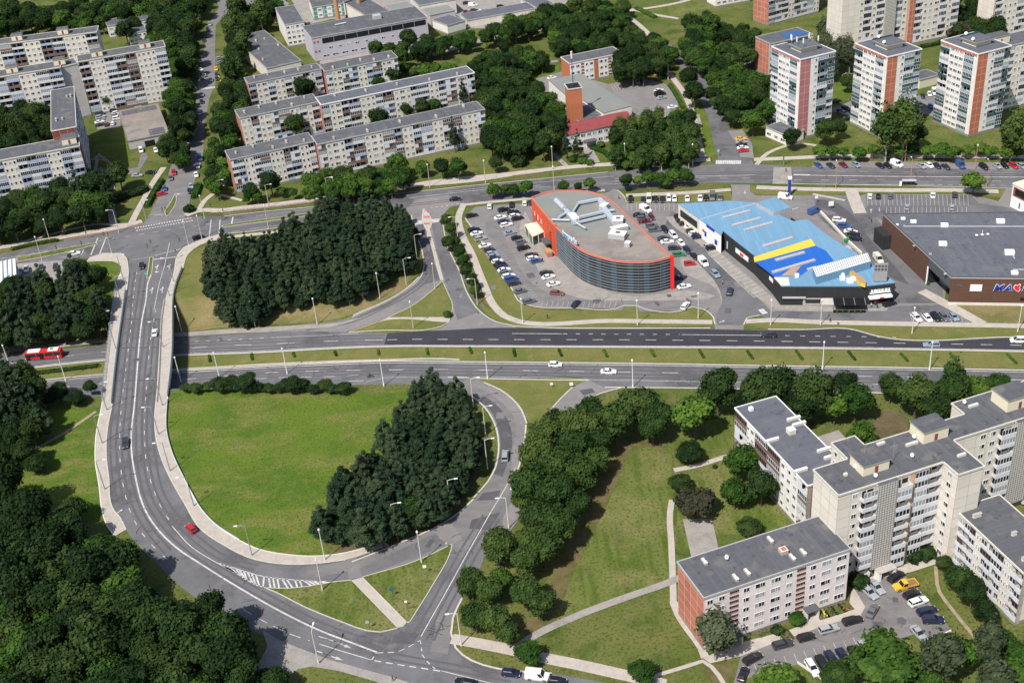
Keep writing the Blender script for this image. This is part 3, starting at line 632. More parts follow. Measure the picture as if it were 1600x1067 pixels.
path('footpath', [(853,230),(885,260)], 2, .09, 'pavement_grey')
path('footpath', [(1020,240),(1092,205),(1090,180)], 1.5, .09, 'pavement_grey')
path('footpath', [(190,165),(240,155),(275,148)], 1.4, .09, 'pavement')

# ================================================================ ROAD MARKINGS
mb = MB()
F = dict(flat=True, mb=mb)
# overpass: centre line, lane dashes, edge lines
line([(236,430),(232,440),(228,470),(222,500),(218,534),(214,584),(210,634),(205,684),(206,709),(212,746),(220,779),(228,799),(245,825),(275,855),(320,885),(380,922),(440,956),(500,985),(560,1008),(589,1019)], .42, **F)
line([(214,425),(209,457),(206,500),(202,534),(196,584),(190,634),(187,684),(189,734),(196,774),(206,805),(222,833),(243,857),(266,878)], .2, dash=(2, 4), **F)
line([(243,484),(239,509),(235,534),(231,584),(227,634),(226,684),(230,730),(240,765),(256,800),(266,815)], .2, dash=(2, 4), **F)
line([(241,484),(250,440),(256,420),(265,380)], .2, **F)
line([(240,406),(275,402)], .5, **F)
line([(243,400),(281,390)], .15, **F)
line([(269,822),(300,855),(342,881),(370,896),(400,914),(417,919)], .22, **F)
line([(342,880),(375,890),(400,898),(475,907),(530,909)], .22, **F)
line([(400,940),(450,968),(520,1006),(589,1019)], .01, **F)
line([(380,952),(400,964),(425,977),(452,990),(484,1001)], .18, dash=(3, 2), **F)
line([(499,1006),(540,1019),(581,1031)], .2, **F); line([(581,1031),(589,1019)], .3, dash=(1, 1), **F)
line([(455,982),(500,1001),(548,1010)], .01, **F)
line([(589,1020),(620,1019),(640,1010),(657,1000)], .2, dash=(1.4, 1.0), **F)
line([(585,1032),(620,1038),(660,1044),(692,1049)], .28, dash=(1.6, 1.1), **F)
line([(657,1000),(660,1024),(680,1045)], .2, dash=(1.2, 1.0), **F)
line([(690,1048),(730,1058),(770,1068),(820,1080)], .18, **F)
line([(658,994),(680,955),(707,907),(730,865),(750,830),(767,800),(790,762),(806,730)], .22, **F)
# chevrons of the hatched area
up = smooth_poly(W([(346,881.5),(375,890.5),(400,898.5),(440,903),(475,907),(530,909)], True), False, 60, 1)
dn = smooth_poly(W([(346,883.5),(370,896),(400,914),(417,919),(450,919),(480,916.5),(530,909.5)], True), False, 60, 1)
for i in range(24):
    t = (i + .5) / 24
    a = up[int(t * (len(up) - 1))]; b = dn[min(len(dn) - 1, int((t + .0) * (len(dn) - 1)))]
    b = dn[min(len(dn) - 1, int((t + .02) * (len(dn) - 1)) + 2)]; pts = [a, b]
    ribbon(mb, pts, .42, Z_MARK, 'paint', True, None, False)
# arrows
def arrow(px, py, dx, dy, L=3.2, z=Z_MARK, flat=True, bend=0):
    a = (G0 if flat else G)(px, py); b = (G0 if flat else G)(px + dx, py + dy); d = Vector(((b - a).x, (b - a).y)).normalized(); n = Vector((-d.y, d.x)); a2 = Vector((a.x, a.y))
    zz = z if flat else z + terr(a.x, a.y)
    def P(u, v): q = a2 + d * u + n * v; return (q.x, q.y, zz)
    mb.face([P(-L / 2, -.12), P(L * .15, -.12), P(L * .15, .12), P(-L / 2, .12)], 'paint')
    mb.face([P(L * .15, -.42), P(L / 2, 0), P(L * .15, .42)], 'paint')
    if bend: mb.face([P(-L * .1, .12), P(L * .02, .12), P(L * .16, .9 * bend), P(L * .02, .95 * bend)] if bend > 0 else [P(-L * .1, -.12), P(L * .02, .95 * bend), P(L * .16, .9 * bend), P(L * .02, -.12)], 'paint')
for q in ((246,418,3,-12,5,1), (265,417,2,-12,5,1), (238,454,2,-12,5,1), (254,453,2,-12,5,1)): arrow(*q[:4], L=q[4], bend=q[5])
arrow(535,1007,10,4,5); arrow(520,1026,14,5,5.5)
line([(498,994),(520,1001),(535,1006)], .2, **F); line([(495,1017),(518,1025)], .25, **F)
arrow(187,799,6,-4,2)
F = dict(mb=mb)
# highway north lanes
line([(-60,577),(60,563),(165,550),(280,545),(345,541),(450,536.5),(600,531.5)], .22, dash=(6, 9), **F)
line([(605,531.5),(800,531),(1000,531.5),(1200,533.5),(1400,536.5),(1600,540),(1700,542)], .24, dash=(3.2, 4.8), **F)
line([(880,522),(1062,523)], .24, dash=(1.3, 2.6), **F); line([(800,521.5),(878,522)], .24, **F)
line([(1065,523.2),(1200,524.5)], .24, **F)
line([(1203,524.5),(1300,526),(1350,526.5),(1400,527.5)], .24, dash=(1.4, 3.0), **F)
line([(270,535),(345,532),(430,527.5)], .22, dash=(1.4, 2.4), **F); line([(432,527.5),(500,524.5),(560,521.5)], .22, mat='paint_worn', **F)
line([(-60,588.5),(50,573.4),(165,561),(270,553.8),(450,546.4),(600,540),(800,540.2),(1000,541),(1200,542),(1400,544),(1600,547.6)], .22, **F)
# highway south lanes
line([(-60,628),(60,611),(160,600),(300,592),(400,583.5),(500,580),(600,578.5),(700,577.5),(800,579),(1000,582),(1200,585.5),(1400,589),(1600,594)], .24, dash=(4.5, 9), **F)
line([(-60,613.6),(57,598.2),(162,588),(286,582),(400,576),(525,570),(700,568.2),(800,569.2),(1000,571),(1200,574.6),(1400,577.6),(1600,581.8)], .24, **F)
line([(572,597),(600,591),(650,590),(700,590.4),(735,591)], .18, mat='paint_worn', **F)
line([(400,592),(440,590),(540,587.5),(570,585)], .2, dash=(3.5, 4), **F); line([(545,596),(568,595)], .22, **F)
line([(700,589.5),(732,590)], .4, **F); line([(740,588.6),(800,589.4),(860,590.2),(930,594),(1000,595),(1090,596.6),(1200,599),(1300,601.5)], .2, mat='paint_worn', **F)
line([(1340,600),(1362,600.6),(1400,601.6)], .22, dash=(2, 2), **F)
# arterial road
line([(0,405),(60,396),(150,380)], .2, mat='paint_worn', **F)
line([(-20,408),(60,394.5),(150,378),(225,366),(290,355),(345,349)], .2, dash=(2, 3), **F)
line([(30,414),(100,402),(140,394)], .2, dash=(3, 4), **F)
line([(0,418.5),(26,410.5)], .3, **F)
line([(350,349),(400,342),(470,333)], .01, **F)
line([(400,338),(470,329),(560,317),(640,305)], .2, mat='paint_worn', **F)
line([(362,363),(400,357),(470,348)], .2, dash=(3, 4), **F)
line([(640,310),(700,303),(760,296.5),(845,290)], .22, **F); line([(700,300.5),(760,293.5),(870,283),(960,276)], .2, mat='paint_worn', **F)
line([(842,293.5),(900,290),(960,288),(1092,283)], .2, mat='paint_worn', **F)
line([(960,279.5),(1092,276),(1180,274)], .22, **F)
line([(960,283),(1060,279.5),(1180,279)], .18, dash=(3, 5), **F)
line([(1240,273.5),(1266,274)], .9, **F); line([(1266,274.5),(1400,276.5),(1600,277.5)], .4, **F)
line([(1240,268),(1400,269.5),(1600,271.5)], .18, dash=(3, 5), mat='paint_worn', **F)
line([(1240,281.5),(1400,282),(1600,283.5)], .18, dash=(3, 7), **F)
line([(1318,289.3),(1410,289),(1460,289.2)], .22, **F); line([(1465,289.4),(1600,290.6)], .22, dash=(1.6, 2), **F)
line([(1240,288.2),(1316,289)], .22, dash=(1.5, 2), **F)
line([(672,325),(700,322),(730,317)], .3, dash=(1, 1), **F)
line([(345,370),(362,338)], .01, **F)
# stop lines and crossings
def zebra(a, b, w_, n, mat='paint', flat=False, ln=3.0, skew=None):
    A, B = W([a, b], flat); d = Vector(((B - A).x, (B - A).y)); L = d.length; d.normalize(); s = Vector((-d.y, d.x)) if skew is None else Vector(skew).normalized()
    for i in range(n):
        c = Vector((A.x, A.y)) + d * (L * (i + .5) / n)
        P = [c - d * w_ / 2 - s * ln / 2, c + d * w_ / 2 - s * ln / 2, c + d * w_ / 2 + s * ln / 2, c - d * w_ / 2 + s * ln / 2]
        drape_faces(mb, P, Z_MARK, mat, flat)
zebra((646,349.5), (660,347.5), .5, 6); zebra((675,346), (690,344), .5, 6)
zebra((1118,254), (1158,254), .6, 14, ln=3.6)
zebra((210,357), (300,341), .55, 22, ln=1.0, mat='paint'); zebra((212,361), (302,345), .55, 22, ln=.8, mat='paint')
zebra((312,139.5), (336,137), .6, 10, ln=3)
zebra((1188,488), (1196,486), .6, 3, ln=3)
line([(142,399),(153,372)], .4, **F); line([(156,397),(166,371)], .4, **F)
line([(342,371),(344,344)], .35, **F); line([(327,371),(330,344)], .35, **F)
line([(362,350),(364,339.5)], .5, **F); line([(127,398.5),(131,391)], .5, **F)
line([(236,336),(256,335.5)], .3, **F)
for P in ([(205,407),(236,402)],[(240,400),(284,389)]): line(P, .15, **F)
sheet('road_plateau', [(1209,262),(1236,262),(1238,288),(1207,288)], .07, 'pavement_grey', smooth=False)
for i in range(6):
    y = 264 + i * 4.4
    for xx in (1209, 1231): drape_faces(mb, W([(xx, y), (xx + 6, y), (xx + 6, y + 2.2), (xx, y + 2.2)]), .10, 'paint_red')
for i in range(6): drape_faces(mb, W([(661.5 + abs(3 - i) * .5, 329 + i * 5.0), (672.5 - abs(3 - i) * .5, 329 + i * 5.0), (672.5 - abs(3 - i) * .5, 331 + i * 5.0), (661.5 + abs(3 - i) * .5, 331 + i * 5.0)]), .15, 'paint_red' if i % 2 == 0 else 'paint_worn')
# parking bay lines (stroke across a row)
def bays(a, b, n, vec, mat='paint_worn', w_=.12, z=.12):
    for i in range(n + 1):
        x = a[0] + (b[0] - a[0]) * i / n; y = a[1] + (b[1] - a[1]) * i / n
        line([(x, y), (x + vec[0], y + vec[1])], w_, z, mat, mb=mb, smooth=False)
bays((1106,397), (1178,465), 14, (19,-7), 'paint', .16)
line([(1106,397),(1178,465)], .15, .12, "paint", mb=mb)
bays((1355,305), (1512,305), 24, (1,17)); bays((1385,334), (1510,334), 18, (0,-10)); bays((738,352), (838,478), 34, (12,-3)); bays((779,340), (872,470), 30, (13,-4))
bays((980,318), (1140,318), 22, (0,12)); bays((955,135), (1005,124), 11, (5,8), 'paint'); bays((1170,1058), (1340,1012), 11, (-7,-16))
bays((1296,335), (1350,385), 10, (14,-3)); bays((845,480), (960,481), 14, (3,-9)); bays((1425,502), (1505,505), 9, (-4,-14))
arrow(1128,503,5,-2,2.4, flat=False, z=.13); arrow(1361,330,0,-8,3, flat=False, z=.13); arrow(1374,328,0,8,3, flat=False, z=.13)
arrow(1164,301,0,8,3, flat=False, z=.13); arrow(1372,433,8,6,3.5, flat=False, z=.13); arrow(1362,437,8,6,3.5, flat=False, z=.13)
sheet('access_lane', [(1276,312),(1300,315),(1322,328),(1360,375),(1405,425),(1420,445),(1405,440),(1360,400),(1318,345),(1300,330),(1274,324)], .075, 'asphalt_patch')
mb.build('road_markings', kind='structure')
# expansion joints across the bridge deck
mb = MB()
for a, b in (((187,499),(254,499)), ((186,544),(250,543)), ((182,595),(247,594))): line([a, b], .35, .09, 'asphalt_dark', flat=True, mb=mb)
line([(201,407),(183,500)], .01, flat=True, mb=mb)
mb.build('road_joints', kind='structure')
mb = MB()
def tracks(px, flat=False, offs=(-.85, .85), w_=.55, mat='asphalt_wear', z=.098):
    P = [Vector((p.x, p.y)) for p in W(px, flat)]
    for o in offs:
        L, R = offset_line(P, abs(o) * 2); ribbon(mb, L if o > 0 else R, w_, z, mat, flat)
tracks([(207,425),(202,457),(199,500),(194,534),(188,584),(182,634),(177,684),(179,734),(187,780)], True); tracks([(224,430),(219,465),(214,500),(210,534),(205,584),(201,634),(196,684),(199,740),(210,785),(235,830),(262,862)], True)
tracks([(246,500),(243,534),(239,584),(235,634),(234,684),(240,730),(250,770),(275,810),(310,845),(350,872),(400,887)], True); tracks([(232,480),(228,534),(222,584),(218,634),(217,684),(222,740),(235,785),(262,825),(300,860),(360,900),(430,940),(520,985),(600,1010)], True)
tracks([(-20,580),(60,567),(165,555),(280,549.5),(450,541.5),(600,536.5)]); tracks([(-20,568),(60,557),(165,544),(280,538),(450,531.5),(600,526.5)])
tracks([(-20,620),(60,606),(160,595),(300,587),(400,579.5),(500,575.5),(700,573),(800,574),(1000,576.5),(1200,580),(1400,583.5),(1600,588)]); tracks([(300,597),(400,588),(500,584.5),(700,583),(800,584.5),(1000,588),(1200,592),(1400,596),(1600,601)])
tracks([(350,342),(470,327),(560,315),(700,299),(840,288),(960,280),(1100,272),(1250,271),(1400,272),(1600,274)]); tracks([(350,361),(470,343),(560,332),(700,314),(840,301),(960,289),(1100,281),(1250,278),(1400,279.5),(1600,280.5)])
tracks([(610,1025),(660,1034),(720,1045),(800,1060)], True); tracks([(652,990),(676,950),(700,905),(725,860),(760,805)], True); tracks([(672,1000),(692,955),(716,910),(740,865),(775,810)], True)
tracks([(700,350),(712,390),(728,430),(742,465),(752,490)], offs=(-.8, .8)); tracks([(655,355),(668,385),(673,415),(664,438),(640,458),(600,480),(550,502),(480,514)], offs=(-.8, .8))
mb.build('wheel_tracks', kind='structure')
# cracks and sealed seams
mb = MB(); rg = random.Random(12)
for (x0, y0, x1, y1, fl) in ((180,560,245,640,1),(172,650,240,720,1),(190,780,260,860,1),(300,870,420,950,1),(480,975,600,1005,1),(700,870,760,830,1),(690,960,700,1010,1),(560,890,690,840,1),(790,640,815,720,1),(300,535,560,525,0),(60,560,160,548,0),(420,572,560,582,0),(820,572,980,588,0),(1050,575,1300,596,0),(520,325,620,330,0),(260,360,330,372,0),(1180,268,1500,285,0),(700,350,740,450,0),(860,470,1080,478,0),(760,345,800,400,0),(1210,990,1340,1000,0),(1370,930,1430,985,0),(1100,110,1140,220,0),(1290,350,1440,460,0)):
    for k in range(9):
        x, y = x0 + (x1 - x0) * rg.random(), y0 + (y1 - y0) * rg.random(); a = rg.uniform(0, 6.28); pts = [(x, y)]
        for j in range(rg.randint(2, 4)): a += rg.uniform(-.6, .6); pts.append((pts[-1][0] + math.cos(a) * 7, pts[-1][1] + math.sin(a) * 4))
        line(pts, .13, .125, rg.choice(('asphalt_patch', 'asphalt_dark', 'asphalt_light')), flat=bool(fl), mb=mb, smooth=False)
for k in range(46):
    x0, y0, x1, y1, fl = rg.choice(((180,560,245,700,1),(560,880,700,845,1),(760,640,815,740,1),(640,900,740,990,1),(830,462,1090,478,0),(1130,440,1160,490,0),(760,340,850,450,0),(1280,340,1400,450,0),(280,535,560,528,0),(700,340,740,470,0),(1370,930,1430,985,0)))
    x, y = x0 + (x1 - x0) * rg.random(), y0 + (y1 - y0) * rg.random(); c = (G0 if fl else G)(x, y); w0, l0 = rg.uniform(.3, 1.3), rg.uniform(.4, 1.8); a = rg.uniform(-.5, .5)
    q = [Vector((c.x, c.y)) + Vector((math.cos(a) * u - math.sin(a) * v, math.sin(a) * u + math.cos(a) * v)) for u, v in ((-w0, -l0), (w0, -l0), (w0, l0), (-w0, l0))]
    drape_faces(mb, q, .118 + .0004 * k / 10, rg.choice(('asphalt_patch', 'asphalt_old', 'asphalt_wear')), bool(fl))
mb.build('road_cracks', kind='structure')

# ================================================================ TREES
def fib(n):
    g = math.pi * (3 - math.sqrt(5)); out = []
    for i in range(n):
        z = 1 - 2 * (i + .5) / n; r = math.sqrt(1 - z * z); out.append(Vector((r * math.cos(g * i), r * math.sin(g * i), z)))
    return out
def leafy(rng, lobes, leafmat, size, dens, jag=.22, core=.8, elong=1.0, up=.25):
    """crown made of many leaf-sized faces lying over several lobes; small bumpy cores stop the light"""
    mb = MB()
    for (c, rx, rz) in lobes:
        c = Vector(c); area = 4 * math.pi * ((rx * rx + 2 * rx * rz) / 3); n = int(area * dens)
        off = Vector((rng.uniform(0, 99), rng.uniform(0, 99), rng.uniform(0, 99)))
        for d in fib(n):
            d = (d + Vector((rng.gauss(0, .06), rng.gauss(0, .06), rng.gauss(0, .06)))).normalized()
            nz = mnoise.noise(d * 2.6 + off) + .6 * mnoise.noise(d * 6 + off)
            if nz < -.45 and rng.random() < .7: continue
            k = 1 + jag * nz + rng.uniform(-.10, .07)
            p = c + Vector((d.x * rx, d.y * rx, d.z * rz)) * k
            if any(((p - Vector(c2)).x ** 2 + (p - Vector(c2)).y ** 2) / (r2 * .8) ** 2 + ((p - Vector(c2)).z / (z2 * .8)) ** 2 < 1 for (c2, r2, z2) in lobes if Vector(c2) != c): continue
            nn = (Vector((d.x / rx, d.y / rx, d.z / rz)).normalized() + Vector((rng.gauss(0, .42), rng.gauss(0, .42), rng.gauss(0, .42) + up))).normalized()
            a = nn.cross(Vector((rng.uniform(-1, 1), rng.uniform(-1, 1), rng.uniform(-1, 1)))).normalized(); b = nn.cross(a)
            s = size * rng.uniform(.6, 1.3); e = s * elong
            mb.face([p - a * s - b * e * .3, p + a * s * .1 - b * e, p + a * s + b * e * .2, p - a * s * .2 + b * e], leafmat)
        # core
        for t in fib(1): pass
        bm = bmesh.new(); bmesh.ops.create_icosphere(bm, subdivisions=2, radius=1)
        for v in bm.verts:
            q = v.co.normalized(); k = core * (1 + jag * (mnoise.noise(q * 2.6 + off)))
            v.co = c + Vector((q.x * rx, q.y * rx, q.z * rz)) * k
        for f in bm.faces: mb.face([v.co[:] for v in f.verts], leafmat)
        bm.free()
    return mb
def trunk_mesh(rng, H, r, mat, limbs=5, top=.75):
    mb = MB(); mb.tube([(0, 0, -.3), (rng.uniform(-.1, .1), rng.uniform(-.1, .1), H * .35), (rng.uniform(-.2, .2), rng.uniform(-.2, .2), H * top)], r, mat, 7, r * .35)
    for i in range(limbs):
        a = rng.uniform(0, 6.28); z = H * rng.uniform(.3, .55); L = H * rng.uniform(.15, .28)
        mb.tube([(0, 0, z), (math.cos(a) * L * .5, math.sin(a) * L * .5, z + L * .5), (math.cos(a) * L, math.sin(a) * L, z + L * 1.1)], r * .4, mat, 5, r * .12)
    return mb.mesh('trunk')
def broad(seed, H, R, leaf, size=.33, dens=4.4, low=.28, n=10, jag=.34, bark='bark'):
    rng = random.Random(seed); hc = H * (1 + low) / 2; hz = H * (1 - low) / 2
    lobes = [((0, 0, hc + hz * .1), R * .72, hz * .8)]
    for i in range(n):
        a = 6.283 * i / n + rng.uniform(-.35, .35); el = rng.uniform(-.55, .75); rr = R * rng.uniform(.50, .66) * math.cos(el * .9)
        s = R * rng.uniform(.34, .50)
        lobes.append(((math.cos(a) * rr, math.sin(a) * rr, hc + math.sin(el) * hz * .72), s, s * .92 * min(1.2, hz / R)))
    return (leafy(rng, lobes, leaf, size, dens, jag).mesh('crown'), trunk_mesh(rng, H, R * .07, bark))
def pine(seed, H, R, leaf='leaf_pine', sharp=False):
    rng = random.Random(seed); lobes = []; lev = 7
    for i in range(lev):
        t = i / (lev - 1); z = H * (.34 + .60 * t); rad = R * (1 - t) ** (.9 if sharp else .55) * (.9 if t > .1 else .75)
        nb = max(1, int((6 if not sharp else 5) * (1 - t) + 1)); s = (R * (.30 if not sharp else .24)) * (1.05 - .5 * t)
        for k in range(nb):
            a = 6.283 * (k / nb) + rng.uniform(-.5, .5) + i * 1.3; q = rad * rng.uniform(.55, .95) if nb > 1 else 0
            lobes.append(((math.cos(a) * q, math.sin(a) * q, z + rng.uniform(-.5, .5)), s * rng.uniform(.8, 1.2), s * rng.uniform(.7, 1.0)))
    mb = leafy(rng, lobes, leaf, .15, 17.0, .55, .55, 2.3, .7)
    for i in range(5):
        a = rng.uniform(0, 6.28); z = H * rng.uniform(.3, .6); mb.tube([(0, 0, z), (math.cos(a) * R * .8, math.sin(a) * R * .8, z + .3)], .06, 'bark', 4)
    return (mb.mesh('crown'), trunk_mesh(rng, H, .22, 'bark', 0, .95))
def bushm(seed, H, R, leaf, size=.3, dens=4):
    rng = random.Random(seed)
    lobes = [((0, 0, H * .5), R * .75, H * .52)] + [((math.cos(a) * R * .5, math.sin(a) * R * .5, H * rng.uniform(.35, .6)), R * .5, H * .38) for a in (0, 1.3, 2.5, 3.8, 5.1)]
    return (leafy(rng, lobes, leaf, size, dens, .22).mesh('crown'), trunk_mesh(rng, H * .8, .09, 'bark', 3))
TP = {}   # kind -> list of (crown mesh, trunk mesh, H, R)
def reg(kind, fn, H, R, seeds, *a, **k): TP[kind] = [fn(s, H, R, *a, **k) + (H, R) for s in seeds]
reg('dark', broad, 14, 5.2, (1, 2, 3, 4), 'leaf_dark')
reg('olive', broad, 13, 5.0, (11, 12, 13), 'leaf_olive', n=13, jag=.40)
reg('green', broad, 11, 4.6, (21, 22, 23), 'leaf_green')
reg('bright', broad, 7, 2.9, (31, 32, 33), 'leaf_bright', size=.3, dens=4.5, low=.34)
reg('birch', broad, 15, 3.6, (41, 42), 'leaf_grey', size=.3, dens=3.2, low=.12, n=12, jag=.4, bark='bark_light')
reg('birchd', broad, 15, 3.4, (43, 44), 'leaf_olive', size=.32, dens=3.2, low=.12, n=12, jag=.4, bark='bark_light')
reg('pine', pine, 12, 3.0, (51, 52, 53, 54, 55))
reg('spruce', pine, 13, 2.4, (61, 62), 'leaf_pine', True)
reg('bush', bushm, 2.6, 2.0, (71, 72), 'leaf_dark')
reg('bushg', bushm, 2.4, 1.8, (73, 74), 'leaf_green')
reg('copper', broad, 6, 4.0, (81,), 'leaf_copper')
reg('youngtree', broad, 4.2, 1.2, (91,), 'leaf_bright', size=.22, dens=5, n=6, bark='bark')
NAMES = {'dark': 'broadleaf_tree', 'olive': 'linden_tree', 'green': 'maple_tree', 'bright': 'young_street_tree', 'birch': 'birch_tree', 'birchd': 'birch_tree',
         'pine': 'pine_tree', 'spruce': 'spruce_tree', 'bush': 'bush', 'bushg': 'bush', 'copper': 'shrub_tree', 'youngtree': 'sapling'}
NTREE = {}
NM = [None]
def tree_at(kind, p, R=None, H=None, label=None, group=None, seed=None):
    rng = random.Random(int(p.x * 131 + p.y * 37) if seed is None else seed)
    cm, tm, h0, r0 = rng.choice(TP[kind]); s = (R or r0) / r0; sh = (H / h0) if H else s
    z = terr(p.x, p.y)
    nm = None
    for w_, n_ in (('bush', 'bush'), ('shrub', 'shrub'), ('linden', 'linden_tree')):
        if label and w_ in label and kind != 'spruce': nm = n_; break
    root = empty(nm or (NM[0] if (NM[0] and kind in ('dark', 'green')) else NAMES[kind]), (p.x, p.y, z), rng.uniform(0, 6.28), label, nm if nm in ('bush', 'shrub') else 'tree', group)
    root.scale = (s, s * rng.uniform(.92, 1.08), sh)
    link_mesh('crown', cm, root); link_mesh('trunk', tm, root)
    NTREE[kind] = NTREE.get(kind, 0) + 1
    return root
def T(cx, cy, dpx, kind='dark', label=None, group=None, hs=1.0, hf=None):
    """tree whose crown is centred on photo pixel cx,cy and dpx pixels wide"""
    cm, tm, h0, r0 = TP[kind][0]; s = scale_at(G0(cx, cy, 0)); R = dpx / 2 / s * (.91 if kind == 'olive' else 1); H = h0 * R / r0 * hs
    c = G0(cx, cy, H * (.58 if hf is None else hf)); p = Vector((c.x, c.y, 0))
    return tree_at(kind, p, R, H, label, group)
def inside(P, x, y):
    c = False; n = len(P)
    for i in range(n):
        a, b = P[i], P[(i + 1) % n]
        if (a[1] > y) != (b[1] > y) and x < (b[0] - a[0]) * (y - a[1]) / (b[1] - a[1]) + a[0]: c = not c
    return c
def grove(px, kinds, Rm, spacing, label, group, hs=1.0, seed=1, rvar=.24, hc=7):
    """fill a pixel outline (of crowns) with trees at the given spacing in metres"""
    rng = random.Random(seed); P = [G0(x, y, hc) for x, y in px]; P = [(q.x, q.y) for q in P]
    x0, x1 = min(p[0] for p in P), max(p[0] for p in P); y0, y1 = min(p[1] for p in P), max(p[1] for p in P)
    pts = []; tries = int((x1 - x0) * (y1 - y0) / spacing ** 2 * 14)
    for _ in range(tries):
        q = (rng.uniform(x0, x1), rng.uniform(y0, y1))
        if inside(P, *q) and all((q[0] - a[0]) ** 2 + (q[1] - a[1]) ** 2 > spacing ** 2 for a in pts): pts.append(q)
    gx0, gx1, gy0, gy1 = min(p[0] for p in px), max(p[0] for p in px), min(p[1] for p in px), max(p[1] for p in px)
    for q in pts:
        v = Vector((q[0], q[1], hc)) - CAM_P; zc = v.dot(_d); fx = (800 + FPX * v.dot(RV) / zc - gx0) / (gx1 - gx0 + 1); fy = (533.5 - FPX * v.dot(UV_) / zc - gy0) / (gy1 - gy0 + 1)
        zn = ('rear', 'middle', 'front')[min(2, max(0, int(fy * 3)))] + ' ' + ('left', 'centre', 'right')[min(2, max(0, int(fx * 3)))]
        lab2, grp2 = label + ', ' + zn + ' part', group + ', ' + zn
        kd = rng.choice(kinds); cm, tm, h0, r0 = TP[kd][0]; R = Rm * rng.uniform(1 - rvar, 1 + rvar)
        tree_at(kd, Vector((q[0], q[1], 0)), R, h0 * R / r0 * hs * rng.uniform(.82, 1.18), lab2, grp2, seed=rng.randint(0, 10 ** 6))
    return len(pts)
# --- big masses
NL = []
def gv(*a, **k):
    g = a[5]; NM[0] = 'woodland_tree' if ('wood' in g and 'strip' not in g) or 'belt' in g else ('shade_tree' if ('street' in g or 'courtyard' in g or 'building' in g or 'tower' in g or 'block' in g or 'rows' in g) else None)
    NL.append((a[4], grove(*a, **k))); NM[0] = None
gv([(-60,730),(0,758),(45,795),(100,810),(142,840),(168,862),(205,895),(232,935),(290,945),(345,960),(370,1002),(400,1038),(400,1080),(330,1110),(-60,1110)], ['dark','dark','dark','green','dark'], 4.9, 5.1, 'tree of the dense wood beside the overpass curve', 'wood at the bottom left', hs=1.05, seed=3, hc=9)
gv([(-60,590),(0,588),(40,585),(55,608),(70,645),(64,675),(35,700),(0,718),(-60,715)], ['pine','dark','pine','dark'], 3.8, 4.3, 'dark tree of the clump south of the highway', 'dark clump at the left edge', hs=1.1, seed=5)
gv([(325,390),(350,378),(400,365),(455,355),(490,330),(500,315),(560,310),(610,312),(632,330),(642,365),(636,400),(590,425),(545,448),(500,450),(450,455),(420,458),(370,470),(340,462),(322,440)], ['pine'], 3.1, 3.7, 'pine of the grove between arterial road and highway', 'pines north of the highway', hs=.84, seed=6)
gv([(655,585),(690,585),(712,605),(735,640),(745,690),(735,725),(705,755),(690,785),(640,800),(610,815),(560,832),(515,830),(495,805),(505,775),(540,740),(570,710),(595,690),(610,655),(635,620)], ['pine'], 3.1, 3.6, 'pine of the dense grove inside the loop ramp', 'pines inside the loop ramp', hs=.84, seed=8)
gv([(0,450),(30,440),(90,452),(115,430),(150,425),(155,470),(140,490),(90,490),(40,500),(0,505),(-40,500),(-40,450)], ['pine','dark'], 3.6, 4.4, 'dark tree of the clump left of the overpass above the highway', 'trees left of the overpass', hs=.95, seed=9)
gv([(-30,295),(30,285),(90,262),(140,270),(168,300),(165,325),(120,340),(60,350),(0,362),(-30,362)], ['dark','dark','green'], 4.5, 5.6, 'dark tree between balconied block and arterial', 'trees by the arterial at the left', hs=.9, seed=10)
gv([(-20,160),(40,155),(78,165),(82,210),(50,225),(-20,232)], ['dark'], 5, 6, 'dark courtyard tree left of the long grey roof', 'courtyard trees at the left', seed=11)
gv([(-30,20),(0,15),(90,12),(180,5),(260,-15),(318,-15),(308,30),(292,60),(270,68),(240,30),(170,28),(155,42),(90,38),(40,45),(-30,60)], ['dark','dark','green'], 5.2, 7.5, 'tree of the woodland behind the blocks at the top left', 'woodland at the top left', seed=12, hs=.95)
gv([(232,55),(300,65),(298,100),(285,140),(262,160),(272,118),(262,75)], ['dark','green'], 4.5, 6, 'tree between the tall block and the parking street', 'trees east of the tall left block', seed=13)
gv([(272,140),(296,130),(297,190),(286,212),(270,205)], ['green','dark'], 4, 5, 'tree on the west side of the parking street', 'trees west of the parking street', seed=14)
gv([(252,215),(290,220),(285,245),(258,248)], ['dark','green'], 3.8, 4.6, 'tree beside the flat garage roof', 'trees beside the garage roof', seed=15)
gv([(362,38),(375,20),(398,10),(440,-5),(430,25),(398,40),(388,70),(375,112),(388,150),(375,200),(352,225),(340,215),(336,190),(345,155),(362,125),(360,80)], ['dark','green','birchd','dark'], 4, 5.5, 'tree on the east side of the parking street', 'trees east of the parking street', seed=16)
gv([(332,215),(348,225),(352,268),(335,292),(325,285),(328,262)], ['dark','bright'], 3, 4.4, 'tree between the parking street and the pale rows', 'trees at the street mouth', seed=17)
gv([(480,275),(520,262),(560,262),(600,248),(635,252),(640,275),(610,288),(560,292),(520,300),(480,305)], ['dark','green','green'], 3.6, 4.6, 'tree in front of the lowest pale row', 'trees before the pale rows', seed=18)
gv([(585,78),(620,65),(700,60),(760,45),(820,30),(860,12),(905,10),(980,5),(975,30),(900,45),(850,42),(760,60),(700,72),(640,88)], ['dark','green','olive'], 3.8, 5.4, 'tree in the belt south of the factory halls', 'tree belt south of the factory', seed=19)
gv([(625,95),(690,100),(730,112),(745,130),(700,130),(690,105),(640,108)], ['green','olive','bright'], 3.2, 4.6, 'tree behind the upper pale five-storey rows', 'trees behind the pale rows', seed=20)
